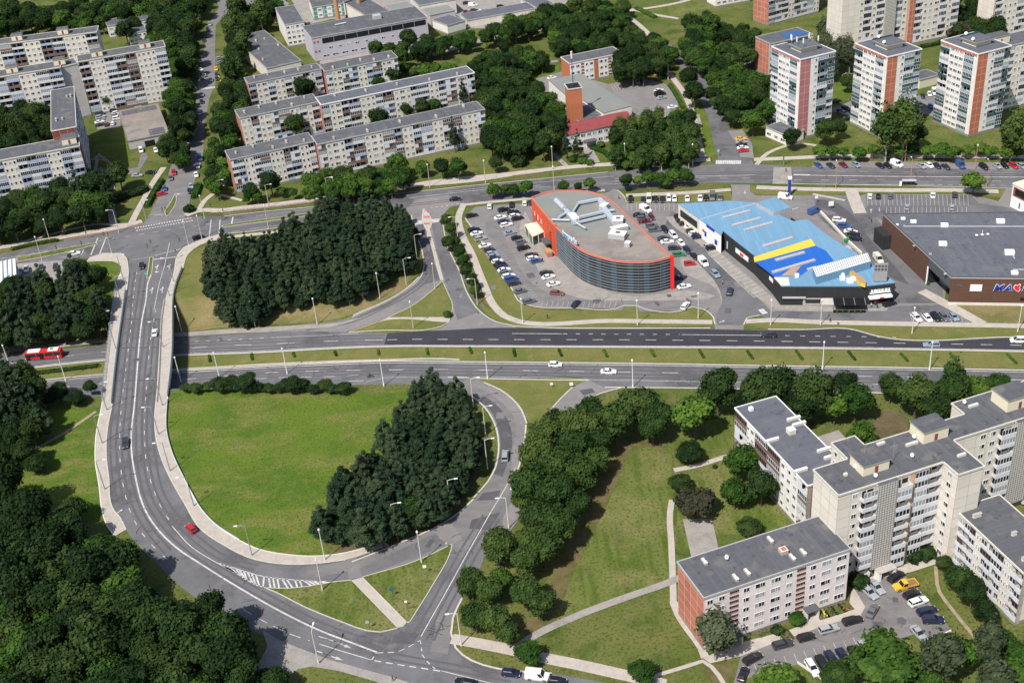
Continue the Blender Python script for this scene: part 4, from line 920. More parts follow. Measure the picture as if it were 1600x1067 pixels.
gv([(742,92),(775,78),(790,100),(820,115),(845,135),(868,165),(875,195),(862,230),(830,228),(785,235),(765,225),(760,180),(748,150),(735,130)], ['dark','green','dark','olive'], 4.2, 5.2, 'tree of the wooded strip west of the brick tower', 'wooded strip west of the brick tower', seed=21)
gv([(788,72),(850,78),(853,95),(810,105),(790,95)], ['green','dark'], 3.4, 4.6, 'tree beside the sports ground', 'trees by the sports ground', seed=22)
gv([(862,52),(905,40),(960,45),(1030,55),(1045,75),(1048,95),(1030,108),(1010,100),(985,120),(962,115),(970,90),(925,75),(870,78)], ['dark','green','dark'], 3.8, 5.0, 'tree behind the small white three-storey building', 'trees behind the white building', seed=23)
gv([(955,215),(968,190),(1000,182),(1035,175),(1070,172),(1088,190),(1090,235),(1062,245),(1010,248),(955,245)], ['birchd','birchd','green'], 2.7, 3.5, 'tree of the birch thicket before the red-roofed building', 'birch thicket by the red-roofed building', seed=24, hs=.85)
gv([(1070,40),(1100,20),(1120,30),(1180,50),(1185,75),(1150,105),(1090,100),(1072,80)], ['dark','green','dark','olive'], 4, 5.2, 'tree beside the street north of the towers', 'trees north of the crossing', seed=25)
gv([(1115,110),(1135,102),(1180,115),(1205,140),(1200,175),(1168,160),(1140,180),(1125,160),(1110,135)], ['dark','green'], 3.8, 4.8, 'tree between the street and the pink tower', 'trees west of the pink tower', seed=26)
gv([(1480,0),(1560,-5),(1558,55),(1530,60),(1495,50)], ['dark','copper'], 4, 5, 'dark tree between the tall cream blocks at the top right', 'trees between the cream blocks', seed=27)
gv([(1280,60),(1300,35),(1325,70),(1330,95),(1305,110)], ['birch'], 3.2, 5, 'silvery birch between the pink and the first orange tower', 'birches behind the pink tower', seed=28)
gv([(1440,1010),(1500,1000),(1560,985),(1620,985),(1620,1110),(1440,1110)], ['green','bright','birch'], 4.2, 5.4, 'leafy tree in the bottom right corner', 'trees at the bottom right corner', seed=29)
# --- single trees  (x, y, crown px, kind, height factor)
ORDW = ['first', 'second', 'third', 'fourth', 'fifth', 'sixth', 'seventh', 'eighth', 'ninth', 'tenth', 'eleventh', 'twelfth', 'thirteenth', 'fourteenth', 'fifteenth', 'sixteenth', 'seventeenth', 'eighteenth', 'nineteenth', 'twentieth']
def many(label, group, L, cat=None):
    xs = [q[0] for q in L]; ys = [q[1] for q in L]; ax = 0 if max(xs) - min(xs) > max(ys) - min(ys) else 1
    for i, q in enumerate(sorted(L, key=lambda q: (q[ax], q[1 - ax]))):
        T(q[0], q[1], q[2], q[3] if len(q) > 3 else 'dark', label + ', %s from the %s' % (ORDW[min(i, 19)], 'left' if ax == 0 else 'top'), group, q[4] if len(q) > 4 else 1.0)
many('leafy linden between the ramp and the mown field', 'lindens beside the ramp',
 [(852,680,54,'olive'),(868,660,40,'dark'),(905,668,66,'olive'),(925,650,58,'olive'),(898,700,60,'olive'),(935,690,50,'olive'),(838,705,58,'olive'),(870,730,66,'olive'),(905,740,62,'olive'),(930,722,48,'olive'),
  (828,760,66,'olive'),(868,775,68,'olive'),(900,790,52,'olive'),(840,810,60,'olive'),(872,825,62,'olive'),(818,785,40,'olive'),(890,760,50,'olive'),(850,855,60,'olive'),(825,845,44,'olive')])
many('bushy linden on the grass beside the road junction at the bottom', 'lindens by the junction', [(778,852,56,'olive'),(736,910,50,'olive'),(765,925,48,'olive'),(820,880,54,'olive'),(822,925,56,'olive'),(845,945,48,'olive'),(742,965,48,'olive'),(772,970,54,'olive'),(785,905,40,'green'),(795,990,44,'olive')])
many('large round linden at the head of the mown field', 'lindens at the head of the field', [(962,660,66,'olive'),(990,640,62,'olive'),(1008,630,50,'olive'),(1025,650,56,'olive'),(1020,668,50,'olive')])
T(1085, 650, 66, 'bright', 'bright green round tree east of the large lindens at the head of the field')
many('tall dark tree of the row along the highway behind the flats', 'trees along the highway',
 [(1122,610,62,'dark'),(1188,612,66,'dark'),(1218,600,54,'dark'),(1272,612,68,'dark',1.05),(1340,625,56,'green'),(1392,605,44,'olive'),(1432,620,66,'olive'),(1490,610,60,'olive'),(1528,610,48,'green'),(1345,680,44,'green'),(1255,640,50,'dark'),(1460,640,50,'dark'),(1320,600,40,'dark'),(1560,600,38,'green'),(1490,590,40,'birchd')])
T(1305, 638, 46, 'bright', 'yellow-green tree among the dark trees behind the flats')
T(1078, 707, 48, 'dark', 'round dark bush-like tree beside the short footpath west of the white flats', hs=.55)
T(1062, 755, 40, 'dark', 'round dark shrub north of the copper-leaved one', hs=.55); T(1086, 785, 64, 'copper', 'wide brownish low shrub tree by the slab path')
T(1160, 720, 56, 'green', 'green tree close to the balconies of the white flats'); T(1148, 770, 46, 'green', 'tree on the lawn south-west of the white flats'); T(1190, 760, 50, 'dark', 'dark tree in the shade of the white flats')
T(1172, 823, 40, 'dark', 'small round tree on the lawn behind the pink flats', hs=.6)
T(1118, 985, 64, 'birch', 'tall grey birch at the brick corner of the pink flats', hs=.8)
T(1244, 966, 30, 'green', 'small round tree at the entrance of the pink flats', hs=.6)
T(1385, 1040, 112, 'green', 'big green tree overhanging the courtyard car row', hs=.8)
T(1310, 1055, 60, 'olive', 'olive green tree at the end of the courtyard car row', hs=.7)
T(1215, 1068, 70, 'bright', 'bright tree at the bottom edge below the courtyard', hs=.8)
T(825, 1020, 46, 'green', 'round tree between the pavement and the road at the bottom', hs=.7); T(1003, 1050, 46, 'green', 'round tree on the lower footpath corner', hs=.7)
T(425, 1064, 56, 'dark', 'dark tree at the bottom of the driveway', hs=.7)
T(58, 722, 40, 'dark', 'lone round tree on the grass left of the overpass', hs=.6)
T(115, 795, 44, 'dark', 'tree at the edge of the grass field by the bottom left wood', hs=.7)
many('dark bush south of the highway left of the overpass', 'bushes left of the overpass', [(92,612,34,'dark',.7),(140,605,24,'dark',.8),(118,622,34,'dark',.5),(72,625,30,'dark',.6)])
many('dark low bush of the row between highway and loop field', 'bushes north of the loop field', [(290,606,20,'dark',.5),(306,606,22,'dark',.6),(322,604,20,'green',.6),(345,600,34,'dark',.55),(362,598,30,'dark',.6),(384,598,36,'dark',.62),(402,604,24,'dark',.5),(420,606,22,'dark',.5),(438,604,24,'dark',.5),(455,600,34,'dark',.6),(472,598,26,'dark',.65),(490,606,22,'dark',.5),(508,600,26,'dark',.6),(520,606,22,'dark',.5),(536,606,28,'dark',.5)])
many('dense small tree of the hedge beside the cross road', 'trees beside the cross road', [(697,345,22,'olive'),(705,360,22,'olive'),(700,380,22,'olive'),(712,378,18,'olive'),(718,395,22,'olive'),(722,408,20,'green'),(728,425,20,'olive'),(738,440,22,'olive'),(742,455,20,'olive')])
many('young tree between the arterial and the curved building', 'trees north of the curved building', [(770,298,22,'bright'),(788,297,18,'olive'),(803,297,20,'green'),(822,294,24,'bright'),(880,292,20,'green'),(903,293,16,'olive'),(922,288,20,'bright')])
many('leafy tree of the clump north of the shopping car park', 'trees north of the shopping car park', [(978,284,24,'olive'),(997,284,18,'bright'),(1012,278,24,'green'),(1030,280,24,'green'),(1050,276,26,'green'),(1072,276,26,'green'),(1042,285,18,'bright')])
many('bright green roadside tree in the row behind the angled car bays', 'roadside trees at the right', [(1282,238,22,'bright'),(1300,238,20,'bright'),(1318,240,18,'bright'),(1343,240,22,'bright'),(1365,236,20,'bright'),(1386,242,14,'bright'),(1404,240,20,'bright'),(1425,232,24,'green'),(1448,238,20,'bright'),(1470,236,26,'bright'),(1490,240,24,'bright'),(1510,236,20,'bright'),(1532,232,22,'bright'),(1548,238,20,'bright'),(1572,240,24,'bright'),(1590,240,18,'bright')])
T(1522, 286, 36, 'bright', 'bright green round tree alone beside the arterial and the shop car park', hs=.9)
many('shaggy dark tree at the foot of the towers', 'trees at the foot of the towers', [(1290,205,34,'dark'),(1310,200,26,'dark'),(1388,200,44,'birchd'),(1415,190,48,'birchd'),(1435,210,30,'dark'),(1585,205,40,'birchd'),(1360,110,26,'dark'),(1325,128,24,'dark')])
T(1237, 215, 28, 'dark', 'dark tree left of the shaggy trees below the pink tower')
T(1177, 190, 36, 'green', 'round green tree beside the small parking bay')
many('tree between the street and the station car park', 'trees by the station car park', [(1076,120,28,'dark'),(1085,145,34,'dark')])
many('dark tree beside the white three-storey building', 'trees at the white building', [(970,100,30,'dark'),(990,90,32,'dark'),(1005,110,34,'dark'),(968,112,24,'dark'),(1030,72,30,'green'),(1050,85,26,'green')])
many('pointed dark spruce in front of the red-roofed building', 'spruces at the red-roofed building', [(885,222,20,'spruce'),(902,222,20,'spruce')])
many('low round bush near the red-roofed building', 'bushes near the red-roofed building', [(895,248,14,'bushg'),(910,250,16,'bushg'),(922,253,14,'bushg'),(810,250,26,'bush'),(938,225,14,'bushg')])
many('young street tree along the pavement below the pale rows', 'street trees below the pale rows', [(440,300,16,'bright'),(458,302,16,'bright'),(476,303,15,'bright'),(402,308,18,'bright'),(385,312,14,'bright'),(422,285,34,'dark'),(392,300,26,'dark')])
many('leafy tree on the lawn before the lower pale row', 'lawn trees of the lower pale row', [(505,282,30,'green'),(535,278,30,'dark'),(690,262,26,'dark'),(716,262,30,'green'),(775,255,22,'dark'),(660,262,24,'green')])
many('tree standing close to the balconies of a pale five-storey row', 'trees between the pale rows', [(475,140,36,'dark'),(440,148,22,'green'),(460,195,32,'dark'),(425,200,30,'green'),(550,135,18,'green'),(590,130,22,'green'),(592,188,34,'dark'),(635,172,20,'dark'),(660,168,24,'dark'),(678,165,22,'green'),(615,118,26,'dark')])
many('tall narrow tree against the facade of a pale row', 'tall trees against the pale rows', [(708,205,22,'spruce'),(722,140,18,'spruce')])
many('tree in the gap between the tall left blocks', 'trees between the tall left blocks', [(195,48,30,'dark'),(210,40,24,'dark'),(218,142,24,'dark'),(150,150,22,'dark'),(165,155,24,'dark'),(110,70,16,'dark'),(28,95,20,'dark'),(240,40,26,'dark')])
many('tree in front of the balconied block at the left', 'trees by the balconied block', [(185,272,34,'dark'),(165,285,24,'spruce'),(95,275,26,'dark'),(120,290,30,'spruce'),(60,290,26,'dark')])
many('olive tree behind the small car park at the left', 'trees behind the small car park', [(122,425,44,'olive'),(140,440,30,'green'),(108,415,22,'olive')])
many('tree in the small gardens right of the courtyard', 'courtyard garden trees', [(1500,905,48,'olive'),(1520,925,46,'dark'),(1540,955,40,'dark'),(1475,880,26,'dark')])
T(338, 404, 46, 'birch', 'pale silvery tree at the upper left edge of the pine grove', hs=.7)
T(645, 795, 36, 'birchd', 'drooping light green tree at the lower edge of the loop pines', hs=.8)
for lb, x, y, d, k in (('dark bush beside the entrance of the courtyard tower block', 1342, 905, 34, 'bush'), ('round bush in the corner of the courtyard block', 1448, 862, 30, 'bush'), ('low bush right of the entrance tower', 1428, 868, 26, 'bush'),
   ('small dark bush in the flower bed of the pink flats', 1215, 982, 22, 'bush'), ('bush at the tip of the ramp triangle', 699, 490, 15, 'bushg'), ('small bush on the dry bank left of the overpass', 82, 525, 14, 'bush'),
   ('small bush beside the short footpath', 1117, 728, 9, 'bush'), ('dark bush by the green container at the cross street', 295, 325, 18, 'bush')):
    T(x, y, d, k, lb)
# hedges: one clipped hedge each
def hedge(px, w_, h, label, group=None, leaf='leaf_green'):
    rng = random.Random(int(px[0][0])); P = W(px); mb = MB(); Q = smooth_poly(P, False, 60, 1.5)
    L = []
    for i in range(len(Q) - 1):
        a, b = Q[i], Q[i + 1]; n = max(1, int((b - a).length / .9))
        for j in range(n):
            c = a.lerp(b, j / n); L.append(((c.x, c.y, terr(c.x, c.y) + h * .5), w_ * .55, h * .55))
    m2 = MB()
    for (c, rx, rz) in L:
        for d in fib(int(26 * rx + 8)):
            d = (d + Vector((rng.gauss(0, .1), rng.gauss(0, .1), rng.gauss(0, .1)))).normalized(); p = Vector(c) + Vector((d.x * rx, d.y * rx, d.z * rz)) * rng.uniform(.85, 1.08)
            nn = (d + Vector((rng.gauss(0, .4), rng.gauss(0, .4), rng.gauss(0, .4)))).normalized(); a = nn.cross(Vector((rng.uniform(-1, 1), .3, rng.uniform(-1, 1)))).normalized(); b = nn.cross(a); s = rng.uniform(.18, .34)
            m2.face([p - a * s, p - b * s, p + a * s, p + b * s], leaf)
    for i in range(0, len(L) - 1):
        (a, rx, rz), (b, _, _) = L[i], L[i + 1]; m2.obox(((a[0] + b[0]) / 2, (a[1] + b[1]) / 2), (b[0] - a[0] + 1e-4, b[1] - a[1]), max(.95, math.hypot(b[0] - a[0], b[1] - a[1])), w_ * .8, a[2] - h * .5, a[2] + h * .42 + .002 * (i % 7), leaf)
    o = m2.build('hedge'); return tag(o, label, 'hedge', group)
for x, y0, y1, dx in ((460,553,561,3),(525,551,559,3),(592,549,558,2),(668,547,557,2),(736,545,556,4),(804,547,560,2),(876,548,560,5),(947,549,561,6),(1021,549,561,7),(1097,549,562,8),(1173,550,564,10),(1250,550,565,11),(1332,551,566,12),(1414,554,568,13),(1491,554,568,12),(1582,555,571,16),(328,557,568,2),(394,554,565,2)):
    hedge([(x - dx / 2, y0), (x + dx / 2, y1)], .75, .6, 'short clipped hedge set across the grass between the carriageways', 'short hedges across the highway median')
hedge([(178,318),(195,310),(222,302),(230,296)], 4, 2.2, 'dark clipped hedge beside the left footpath', leaf='leaf_dark')
hedge([(230,324),(240,305),(254,282)], 2.6, 1.6, 'clipped hedge between footpath and the parking street')
hedge([(304,310),(312,290)], 3, 1.6, 'clipped hedge east of the parking street mouth')
hedge([(20,391),(60,382),(95,376)], 1.8, 1.2, 'low hedge in the verge of the arterial at the left', leaf='leaf_dark')
hedge([(640,292),(640,293.5)], 1, 1, 'tiny clipped bush by the verge')
hedge([(1047,135),(1062,160),(1068,172)], 2, 1.4, 'clipped hedge east of the station car park')
hedge([(995,15),(1010,22),(1025,30)], 3, 1.4, 'clipped hedge on the lawn at the top')
hedge([(925,233),(945,240),(955,250)], 2.5, 1.2, 'low hedge right of the red-roofed building')
hedge([(1440,75),(1465,70),(1475,65)], 3, 1.4, 'clipped hedge below the cream block', leaf='leaf_dark')
hedge([(150,168),(180,162),(210,155)], 2.4, 1.6, 'dark hedge in front of the tall left block', leaf='leaf_dark')
hedge([(60,584),(110,578),(160,572)], 2.2, .8, 'straggly hedge on the median left of the overpass', leaf='leaf_dark')
import collections; print('TREES', NTREE, [(n, k[:40]) for k, n in NL])
# ================================================================ BUILDINGS
mat_panel('lattice', (.56, .53, .48), (.17, .165, .16), .66, .66, .085, .05)
mat_panel('salmon', (.68, .42, .27), (.55, .33, .22))
mat_plain('louvre_grey', (.17, .195, .225), .5)
mat_panel('teal_panel', (.09, .27, .25), (.6, .6, .6), 3.0, 2.4, .12, .1)
mat_panel('cladding_grey', (.40, .40, .41), (.30, .30, .31), 1.2, 50, .05, .05)
mat_plain('curtain_band', (.16, .20, .24), .3)
WC = {}
def win_mesh(w_, h_, var, near):
    k = (round(w_, 1), round(h_, 1), var, near)
    if k in WC: return WC[k]
    fr = MB(); pn = MB(); g = 'glass' if var in (0, 1, 3) else 'glass_curtain'
    t = .10 if near else .13
    a, b = -w_ / 2, w_ / 2
    fr.box(a, b, -.07, 0, 0, t, 'frame_white'); fr.box(a, b, -.07, 0, h_ - t, h_, 'frame_white')
    fr.box(a, a + t, -.07, 0, t, h_ - t, 'frame_white'); fr.box(b - t, b, -.07, 0, t, h_ - t, 'frame_white')
    if w_ > 1.2:
        x = a + w_ * (.36 if var % 2 else .5); fr.box(x - t * .5, x + t * .5, -.07, 0, t, h_ - t, 'frame_white')
    if w_ > 1.9: x = a + w_ * .7; fr.box(x - t * .4, x + t * .4, -.07, 0, t, h_ - t, 'frame_white')
    P = (pn if near else fr)
    P.quad((a + t, -.03, t), (b - t, -.03, t), (b - t, -.03, h_ - t), (a + t, -.03, h_ - t), g)
    if var == 1: P.quad((a + t, -.034, t), (a + w_ * .45, -.034, t), (a + w_ * .45, -.034, h_ - t), (a + t, -.034, h_ - t), 'glass_curtain')
    WC[k] = (fr.mesh('window'), pn.mesh('pane') if near else None); return WC[k]
BC = {}
def balc_mesh(w_, fh, var, col, depth, near):
    """balcony: slab, parapet, end cheeks, back window; glazing above the parapet for some"""
    k = (round(w_, 1), round(fh, 2), var, col, round(depth, 2), near)
    if k in BC: return BC[k]
    m_ = MB(); gl = MB(); a, b = -w_ / 2 + .04, w_ / 2 - .04; ph = 1.0
    m_.box(a, b, -.06, depth - .02, -.14, .02, 'concrete'); m_.box(a, b, -.10, -.02, -.08, ph, col)
    m_.box(a, a + .07, -.02, depth - .03, .02, ph, col); m_.box(b - .07, b, -.02, depth - .03, .02, ph, col)
    # door and window on the back wall
    m_.quad((a + w_ * .10, depth - .05, .1), (a + w_ * .34, depth - .05, .1), (a + w_ * .34, depth - .05, 2.2), (a + w_ * .10, depth - .05, 2.2), 'glass')
    m_.quad((a + w_ * .44, depth - .05, .9), (a + w_ * .84, depth - .05, .9), (a + w_ * .84, depth - .05, 2.2), (a + w_ * .44, depth - .05, 2.2), 'glass_curtain' if var % 2 else 'glass')
    G_ = gl if near else m_
    if var in (1, 2, 4):
        top = fh - .16; n = max(2, int(w_ / .75))
        fm = 'frame_white' if var != 4 else 'balcony_brown'
        G_.quad((a, -.03, ph), (b, -.03, ph), (b, -.03, top), (a, -.03, top), 'glass' if var != 2 else 'glass_curtain')
        for i in range(n + 1):
            x = a + (b - a) * i / n; G_.box(max(a, x - .05), min(b, x + .05), -.085, -.032, ph, top, fm)
        G_.box(a, b, -.09, -.03, top - .10, top + .02, fm); G_.box(a, b, -.095, -.035, ph + .003, ph + .09, fm)
    elif var == 3:
        n = 2; m_.box(a + .02, a + w_ * .42, -.09, -.03, ph + .003, fh - .2, 'balcony_white')
    BC[k] = (m_.mesh('balcony'), gl.mesh('glazing') if (near and var in (1, 2, 4)) else None); return BC[k]
BW = {'w': 2.3, 'W': 3.1, 'd': 3.1, 'l': 3.3, 'L': 5.0, 'B': 3.6, 's': 2.5, '.': .7, ',': 1.4, '#': 3.0, 'T': 2.6, 'G': 4.6, 'R': 5.4, 'O': 1.2, 'v': 2.3, 'S': 1.2}
def building(name, label, org, ux, poly, h, floors, specs, wall='panel_cream', walls={}, accent='brick_red', roof='roof_grey', plinth=.9, balc=('balcony_white',), bvars=(0, 0, 1, 1, 2, 3, 4), near=False, trim='trim_light', seed=0,
             group=None, vents=0, houses=(), z0=0, cat='apartment block', lift=None, winmax=100, winvars=(0, 0, 1, 2, 3)):
    rng = random.Random(seed + len(label)); ux = Vector((ux[0], ux[1])).normalized(); ang = math.atan2(ux.y, ux.x)
    root = empty(name, (org[0], org[1], z0), ang, label, cat, group)
    W_ = MB(); items = []; n = len(poly); fh = (h - plinth - .25) / floors; DEP = 1.15
    for i in range(n):
        p, q = Vector(poly[i]), Vector(poly[(i + 1) % n]); d = (q - p); L = d.length; d.normalize(); inn = Vector((-d.y, d.x)); sp = specs.get(i); wm = walls.get(i, wall)
        a2 = math.atan2(d.y, d.x)
        if not sp:
            W_.wallq(p.x, p.y, q.x, q.y, 0, plinth, 'concrete_dark'); W_.wallq(p.x, p.y, q.x, q.y, plinth, h, wm); continue
        tot = sum(BW[c] for c in sp); k = L / tot; s = 0
        for c in sp:
            w_ = BW[c] * k; A = p + d * s; B = p + d * (s + w_); mid = (A + B) / 2; s += w_
            mt = {'T': accent, 'S': 'salmon', 'G': 'lattice'}.get(c, wm)
            if c in 'lL':
                I0, I1 = A + inn * DEP, B + inn * DEP
                W_.wallq(A.x, A.y, I0.x, I0.y, 0, h, wm); W_.wallq(I0.x, I0.y, I1.x, I1.y, 0, h, wm); W_.wallq(I1.x, I1.y, B.x, B.y, 0, h, wm)
                W_.wallq(A.x, A.y, B.x, B.y, 0, plinth - .1, 'concrete_dark')
            elif c == 'G':
                o = -inn * 1.2; W_.wallq(A.x, A.y, (A + o).x, (A + o).y, 2.4, h + .3, mt); W_.wallq((A + o).x, (A + o).y, (B + o).x, (B + o).y, 2.4, h + .3, mt); W_.wallq((B + o).x, (B + o).y, B.x, B.y, 2.4, h + .3, mt)
                W_.wallq(A.x, A.y, B.x, B.y, 0, 2.4, 'concrete_dark'); W_.face([((A + o).x, (A + o).y, 2.4), (A.x, A.y, 2.4), (B.x, B.y, 2.4), ((B + o).x, (B + o).y, 2.4)], 'concrete')
                W_.face([(A.x, A.y, h + .3), ((A + o).x, (A + o).y, h + .3), ((B + o).x, (B + o).y, h + .3), (B.x, B.y, h + .3)], roof)
            else:
                W_.wallq(A.x, A.y, B.x, B.y, 0, plinth, 'concrete_dark', s); W_.wallq(A.x, A.y, B.x, B.y, plinth, h, mt, s - w_)
            for f in range(floors):
                z = plinth + f * fh
                if c in 'wWdvO':
                    ww, wh = {'w': (1.25, 1.3), 'W': (2.1, 1.35), 'd': (1.9, 1.35), 'v': (1.3, 1.3), 'O': (.8, 1.1)}[c]
                    items.append(('window', win_mesh(ww * min(1.15, k), wh, rng.choice(winvars), near), mid, a2, z + .85))
                elif c == 'R':
                    for t_ in (-.3, 0, .3): items.append(('window', win_mesh(w_ * .27, 1.3, rng.choice((0, 1, 2)), near), mid + d * w_ * t_, a2, z + .85))
                elif c in 'lL': items.append(('balcony', balc_mesh(w_, fh, rng.choice(bvars), rng.choice(balc), DEP, near), mid, a2, z))
                elif c == 'B': items.append(('balcony', balc_mesh(w_ * .96, fh, rng.choice(bvars), rng.choice(balc), 1.15, near), mid - inn * 1.16, a2, z))
                elif c == 's':
                    for zz in (.35, 1.75):
                        items.append(('stair_window', ('stair', w_), mid, a2, z + zz))
    cnt = {}; rest = {}
    for nm, ms, mid, a2, z in items:
        cnt[nm] = cnt.get(nm, 0) + 1
        if nm == 'stair_window':
            k = ('st', round(ms[1], 1))
            if k not in WC:
                b = MB(); ww = ms[1] * .72; b.box(-ww / 2, ww / 2, -.03, 0, 0, .7, 'black'); b.box(-ww / 2, ww / 2, -.10, -.03, -.08, .08, accent if accent.startswith('brick') else 'brick_red')
                for j in range(5): b.box(-ww / 2 + ww * j / 5 - .0, -ww / 2 + ww * j / 5 + .12, -.08, -.031, .09, .7, 'balcony_brown')
                WC[k] = (b.mesh('stair_window'), None)
            ms = WC[k]
        if cnt[nm] <= winmax:
            o = link_mesh(nm, ms[0], root, (mid.x, mid.y, z), a2)
            if ms[1]: link_mesh({'window': 'pane', 'balcony': 'glazing'}[nm], ms[1], o)
        else: rest.setdefault(nm, []).append((ms, mid, a2, z))
    for nm, L in rest.items():
        mb = MB()
        for ms, mid, a2, z in L:
            M4 = Matrix.Translation((mid.x, mid.y, z)) @ Matrix.Rotation(a2, 4, 'Z')
            for me in ms:
                if me is None: continue
                for pl in me.polygons: mb.face([M4 @ me.vertices[v].co for v in pl.vertices], me.materials[pl.material_index].name)
        mb.build(nm, root, kind='stuff')
    W_.build('wall', root)
    # roof slab with a light rim
    P = [Vector(p) for p in poly]; R_ = MB(); off = []
    for i in range(n):
        a, b, c = P[i - 1], P[i], P[(i + 1) % n]; d1 = (b - a).normalized(); d2 = (c - b).normalized(); n1 = Vector((d1.y, -d1.x)); n2 = Vector((d2.y, -d2.x)); q = (n1 + n2); q = q / max(.3, q.length_squared) * 2
        off.append(b + q * .22)
    R_.prism([(p.x, p.y) for p in off], h, h + .30, trim, roof); R_.build('roof', root)
    E_ = MB()
    for i in range(n):
        a, b = off[i], off[(i + 1) % n]; d = (b - a).normalized(); inn = Vector((-d.y, d.x)) * .22
        E_.prism([(a.x, a.y), (b.x, b.y), (b + inn).xy[:], (a + inn).xy[:]], h + .302 + .004 * i, h + .46 + .004 * i, trim)
    E_.build('roof_edge', root)
    minx, maxx = min(p.x for p in P), max(p.x for p in P); miny, maxy = min(p.y for p in P), max(p.y for p in P)
    for v in range(vents):
        x = minx + (maxx - minx) * (v + .5) / vents + rng.uniform(-1, 1); y = miny + (maxy - miny) * rng.choice((.22, .5, .75)); l = rng.choice((.5, 1.4))
        b = MB(); b.box(-.28, .28, -l / 2 - .3, l / 2 + .3, 0, .8, 'offwhite'); b.box(-.36, .36, -l / 2 - .4, l / 2 + .4, .8, .9, 'concrete'); b.build('roof_vent', root, (x, y, h + .3))
    for (hx, hy, hw, hd, hh) in houses:
        b = MB(); b.box(-hw / 2, hw / 2, -hd / 2, hd / 2, 0, hh, 'cream_plain'); o = b.build('lift_house', root, (hx, hy, h + .3))
        r2 = MB(); r2.box(-hw / 2 - .25, hw / 2 + .25, -hd / 2 - .25, hd / 2 + .25, hh, hh + .22, 'concrete', roof); r2.build('roof_cap', o)
        d2 = MB(); d2.box(-.45, .45, -hd / 2 - .05, -hd / 2 - .002, 0, 1.9, 'brick_dark'); d2.build('door', o)
    return root
def rectb(A, B, C, h, base=False):
    z = 0 if base else h
    a, b, c = G0(A[0], A[1], z), G0(B[0], B[1], z), G0(C[0], C[1], z)
    u = Vector(((b - a).x, (b - a).y)); L = u.length; u.normalize(); D = Vector(((c - b).x, (c - b).y)).dot(Vector((-u.y, u.x)))
    return (a.x, a.y), u, L, D
def rb(name, label, A, B, C, h, fl, front=None, right=None, left=None, back=None, base=False, D=None, **k):
    o, u, L, D0 = rectb(A, B, C, h, base); D = D or D0
    sp = {}
    for i, s in enumerate((front, right, back, left)):
        if s: sp[i] = s
    wl = k.pop('wl', {}); idx = {'f': 0, 'r': 1, 'b': 2, 'l': 3}
    return building(name, label, o, u, [(0, 0), (L, 0), (L, D), (0, D)], h, fl, sp, walls={idx[x]: y for x, y in wl.items()}, **k), (L, D)
WH = ('balcony_white',)
# --- five-storey flats at the bottom right
pf, (L_, D_) = rb('apartment_block', 'pinkish white five-storey block with an orange brick end, beside the courtyard car row', (1100,935), (1328,859), (1282.5,807.5), 15, 5, 'wwsvWWvsvWW', None, None, None, wall='panel_pink', wl={'l': 'brick_red', 'r': 'brick_red'}, near=True, vents=0, trim='trim_light', seed=2)
for x, y, l, a in ((5, 9.3, 2, 0), (8.5, 2.2, 2, 0), (11.5, 2.6, 2, 0), (21, 9.4, 2, 0), (22.3, 2.6, 2.0, 0), (25.2, 3.0, 2, 0)):
    b = MB(); b.box(-.32, .32, -l / 2, l / 2, 0, .6, 'concrete', 'offwhite'); b.box(-.38, .38, -l / 2 - .06, -l * .1, .601, .7, 'offwhite'); b.build('roof_vent', pf, (x, y, 15.3))
b = MB(); b.box(-.8, .8, -.8, .8, 0, 1.0, 'concrete', 'offwhite'); b.box(-.5, .5, -.5, .5, 1.002, 1.1, 'brick_plain'); b.build('roof_hatch', pf, (21.6, 5, 15.3))
b = MB(); b.tube([(0, 0, 0), (0, 0, 1.2)], .05, 'galvanised'); b.tube([(0, -.1, 1.0), (.1, -.3, 1.1)], .55, 'white', 10); b.build('satellite_dish', pf, (9.5, 8, 15.3))
for x in (6.9, 25.5):
    b = MB(); b.box(-1.6, 1.6, -2.0, 0, 2.5, 2.7, 'roof_grey'); b.box(-1.5, -1.3, -1.9, 0, 0, 2.5, 'offwhite'); b.box(1.3, 1.5, -1.9, 0, 0, 2.5, 'offwhite'); b.box(-1.9, 1.9, -3.2, -.01, 0, .12, 'pavement'); o = b.build('entrance_canopy', pf, (x, 0, 0))
    b = MB(); b.box(-.9, .9, -.06, -.01, .1, 2.2, 'balcony_brown'); b.build('door', o)
# --- white flats
wf, _ = rb('apartment_block', 'white five-storey block with long glazed balconies left of the nine-storey cream block', (1149,639), (1262,760), (1211,620), 15, 5, 'LOwLLwwwl', None, None, None, wall='panel_white', wl={'r': 'brick_dark', 'l': 'panel_white'}, near=True, balc=('balcony_white', 'balcony_white', 'balcony_brown'), trim='white', roof='roof_slate', seed=5)
rectw = rectb((1149,639), (1262,760), (1211,620), 15)
b = MB(); b.wallq(0, 0, 1, 0, 0, 1, 'brick_dark')
for x, y in ((16, 1.2), (10.5, 10.4), (13, 10.4), (24.5, 10.3), (27.5, 10.3), (29, 1.2)):
    b = MB(); b.box(-.35, .35, -1.8, 1.8, 0, .7, 'offwhite', 'white'); b.build('roof_vent', wf, (x, y, 15.3))
b = MB(); b.box(-.9, .9, -.9, .9, 0, 1.3, 'offwhite', 'white'); b.build('roof_hatch', wf, (15, 7, 15.3)); b = MB(); b.box(-.5, .5, -.5, .5, 0, .9, 'white'); b.build('roof_hatch', wf, (2.5, 3, 15.3))
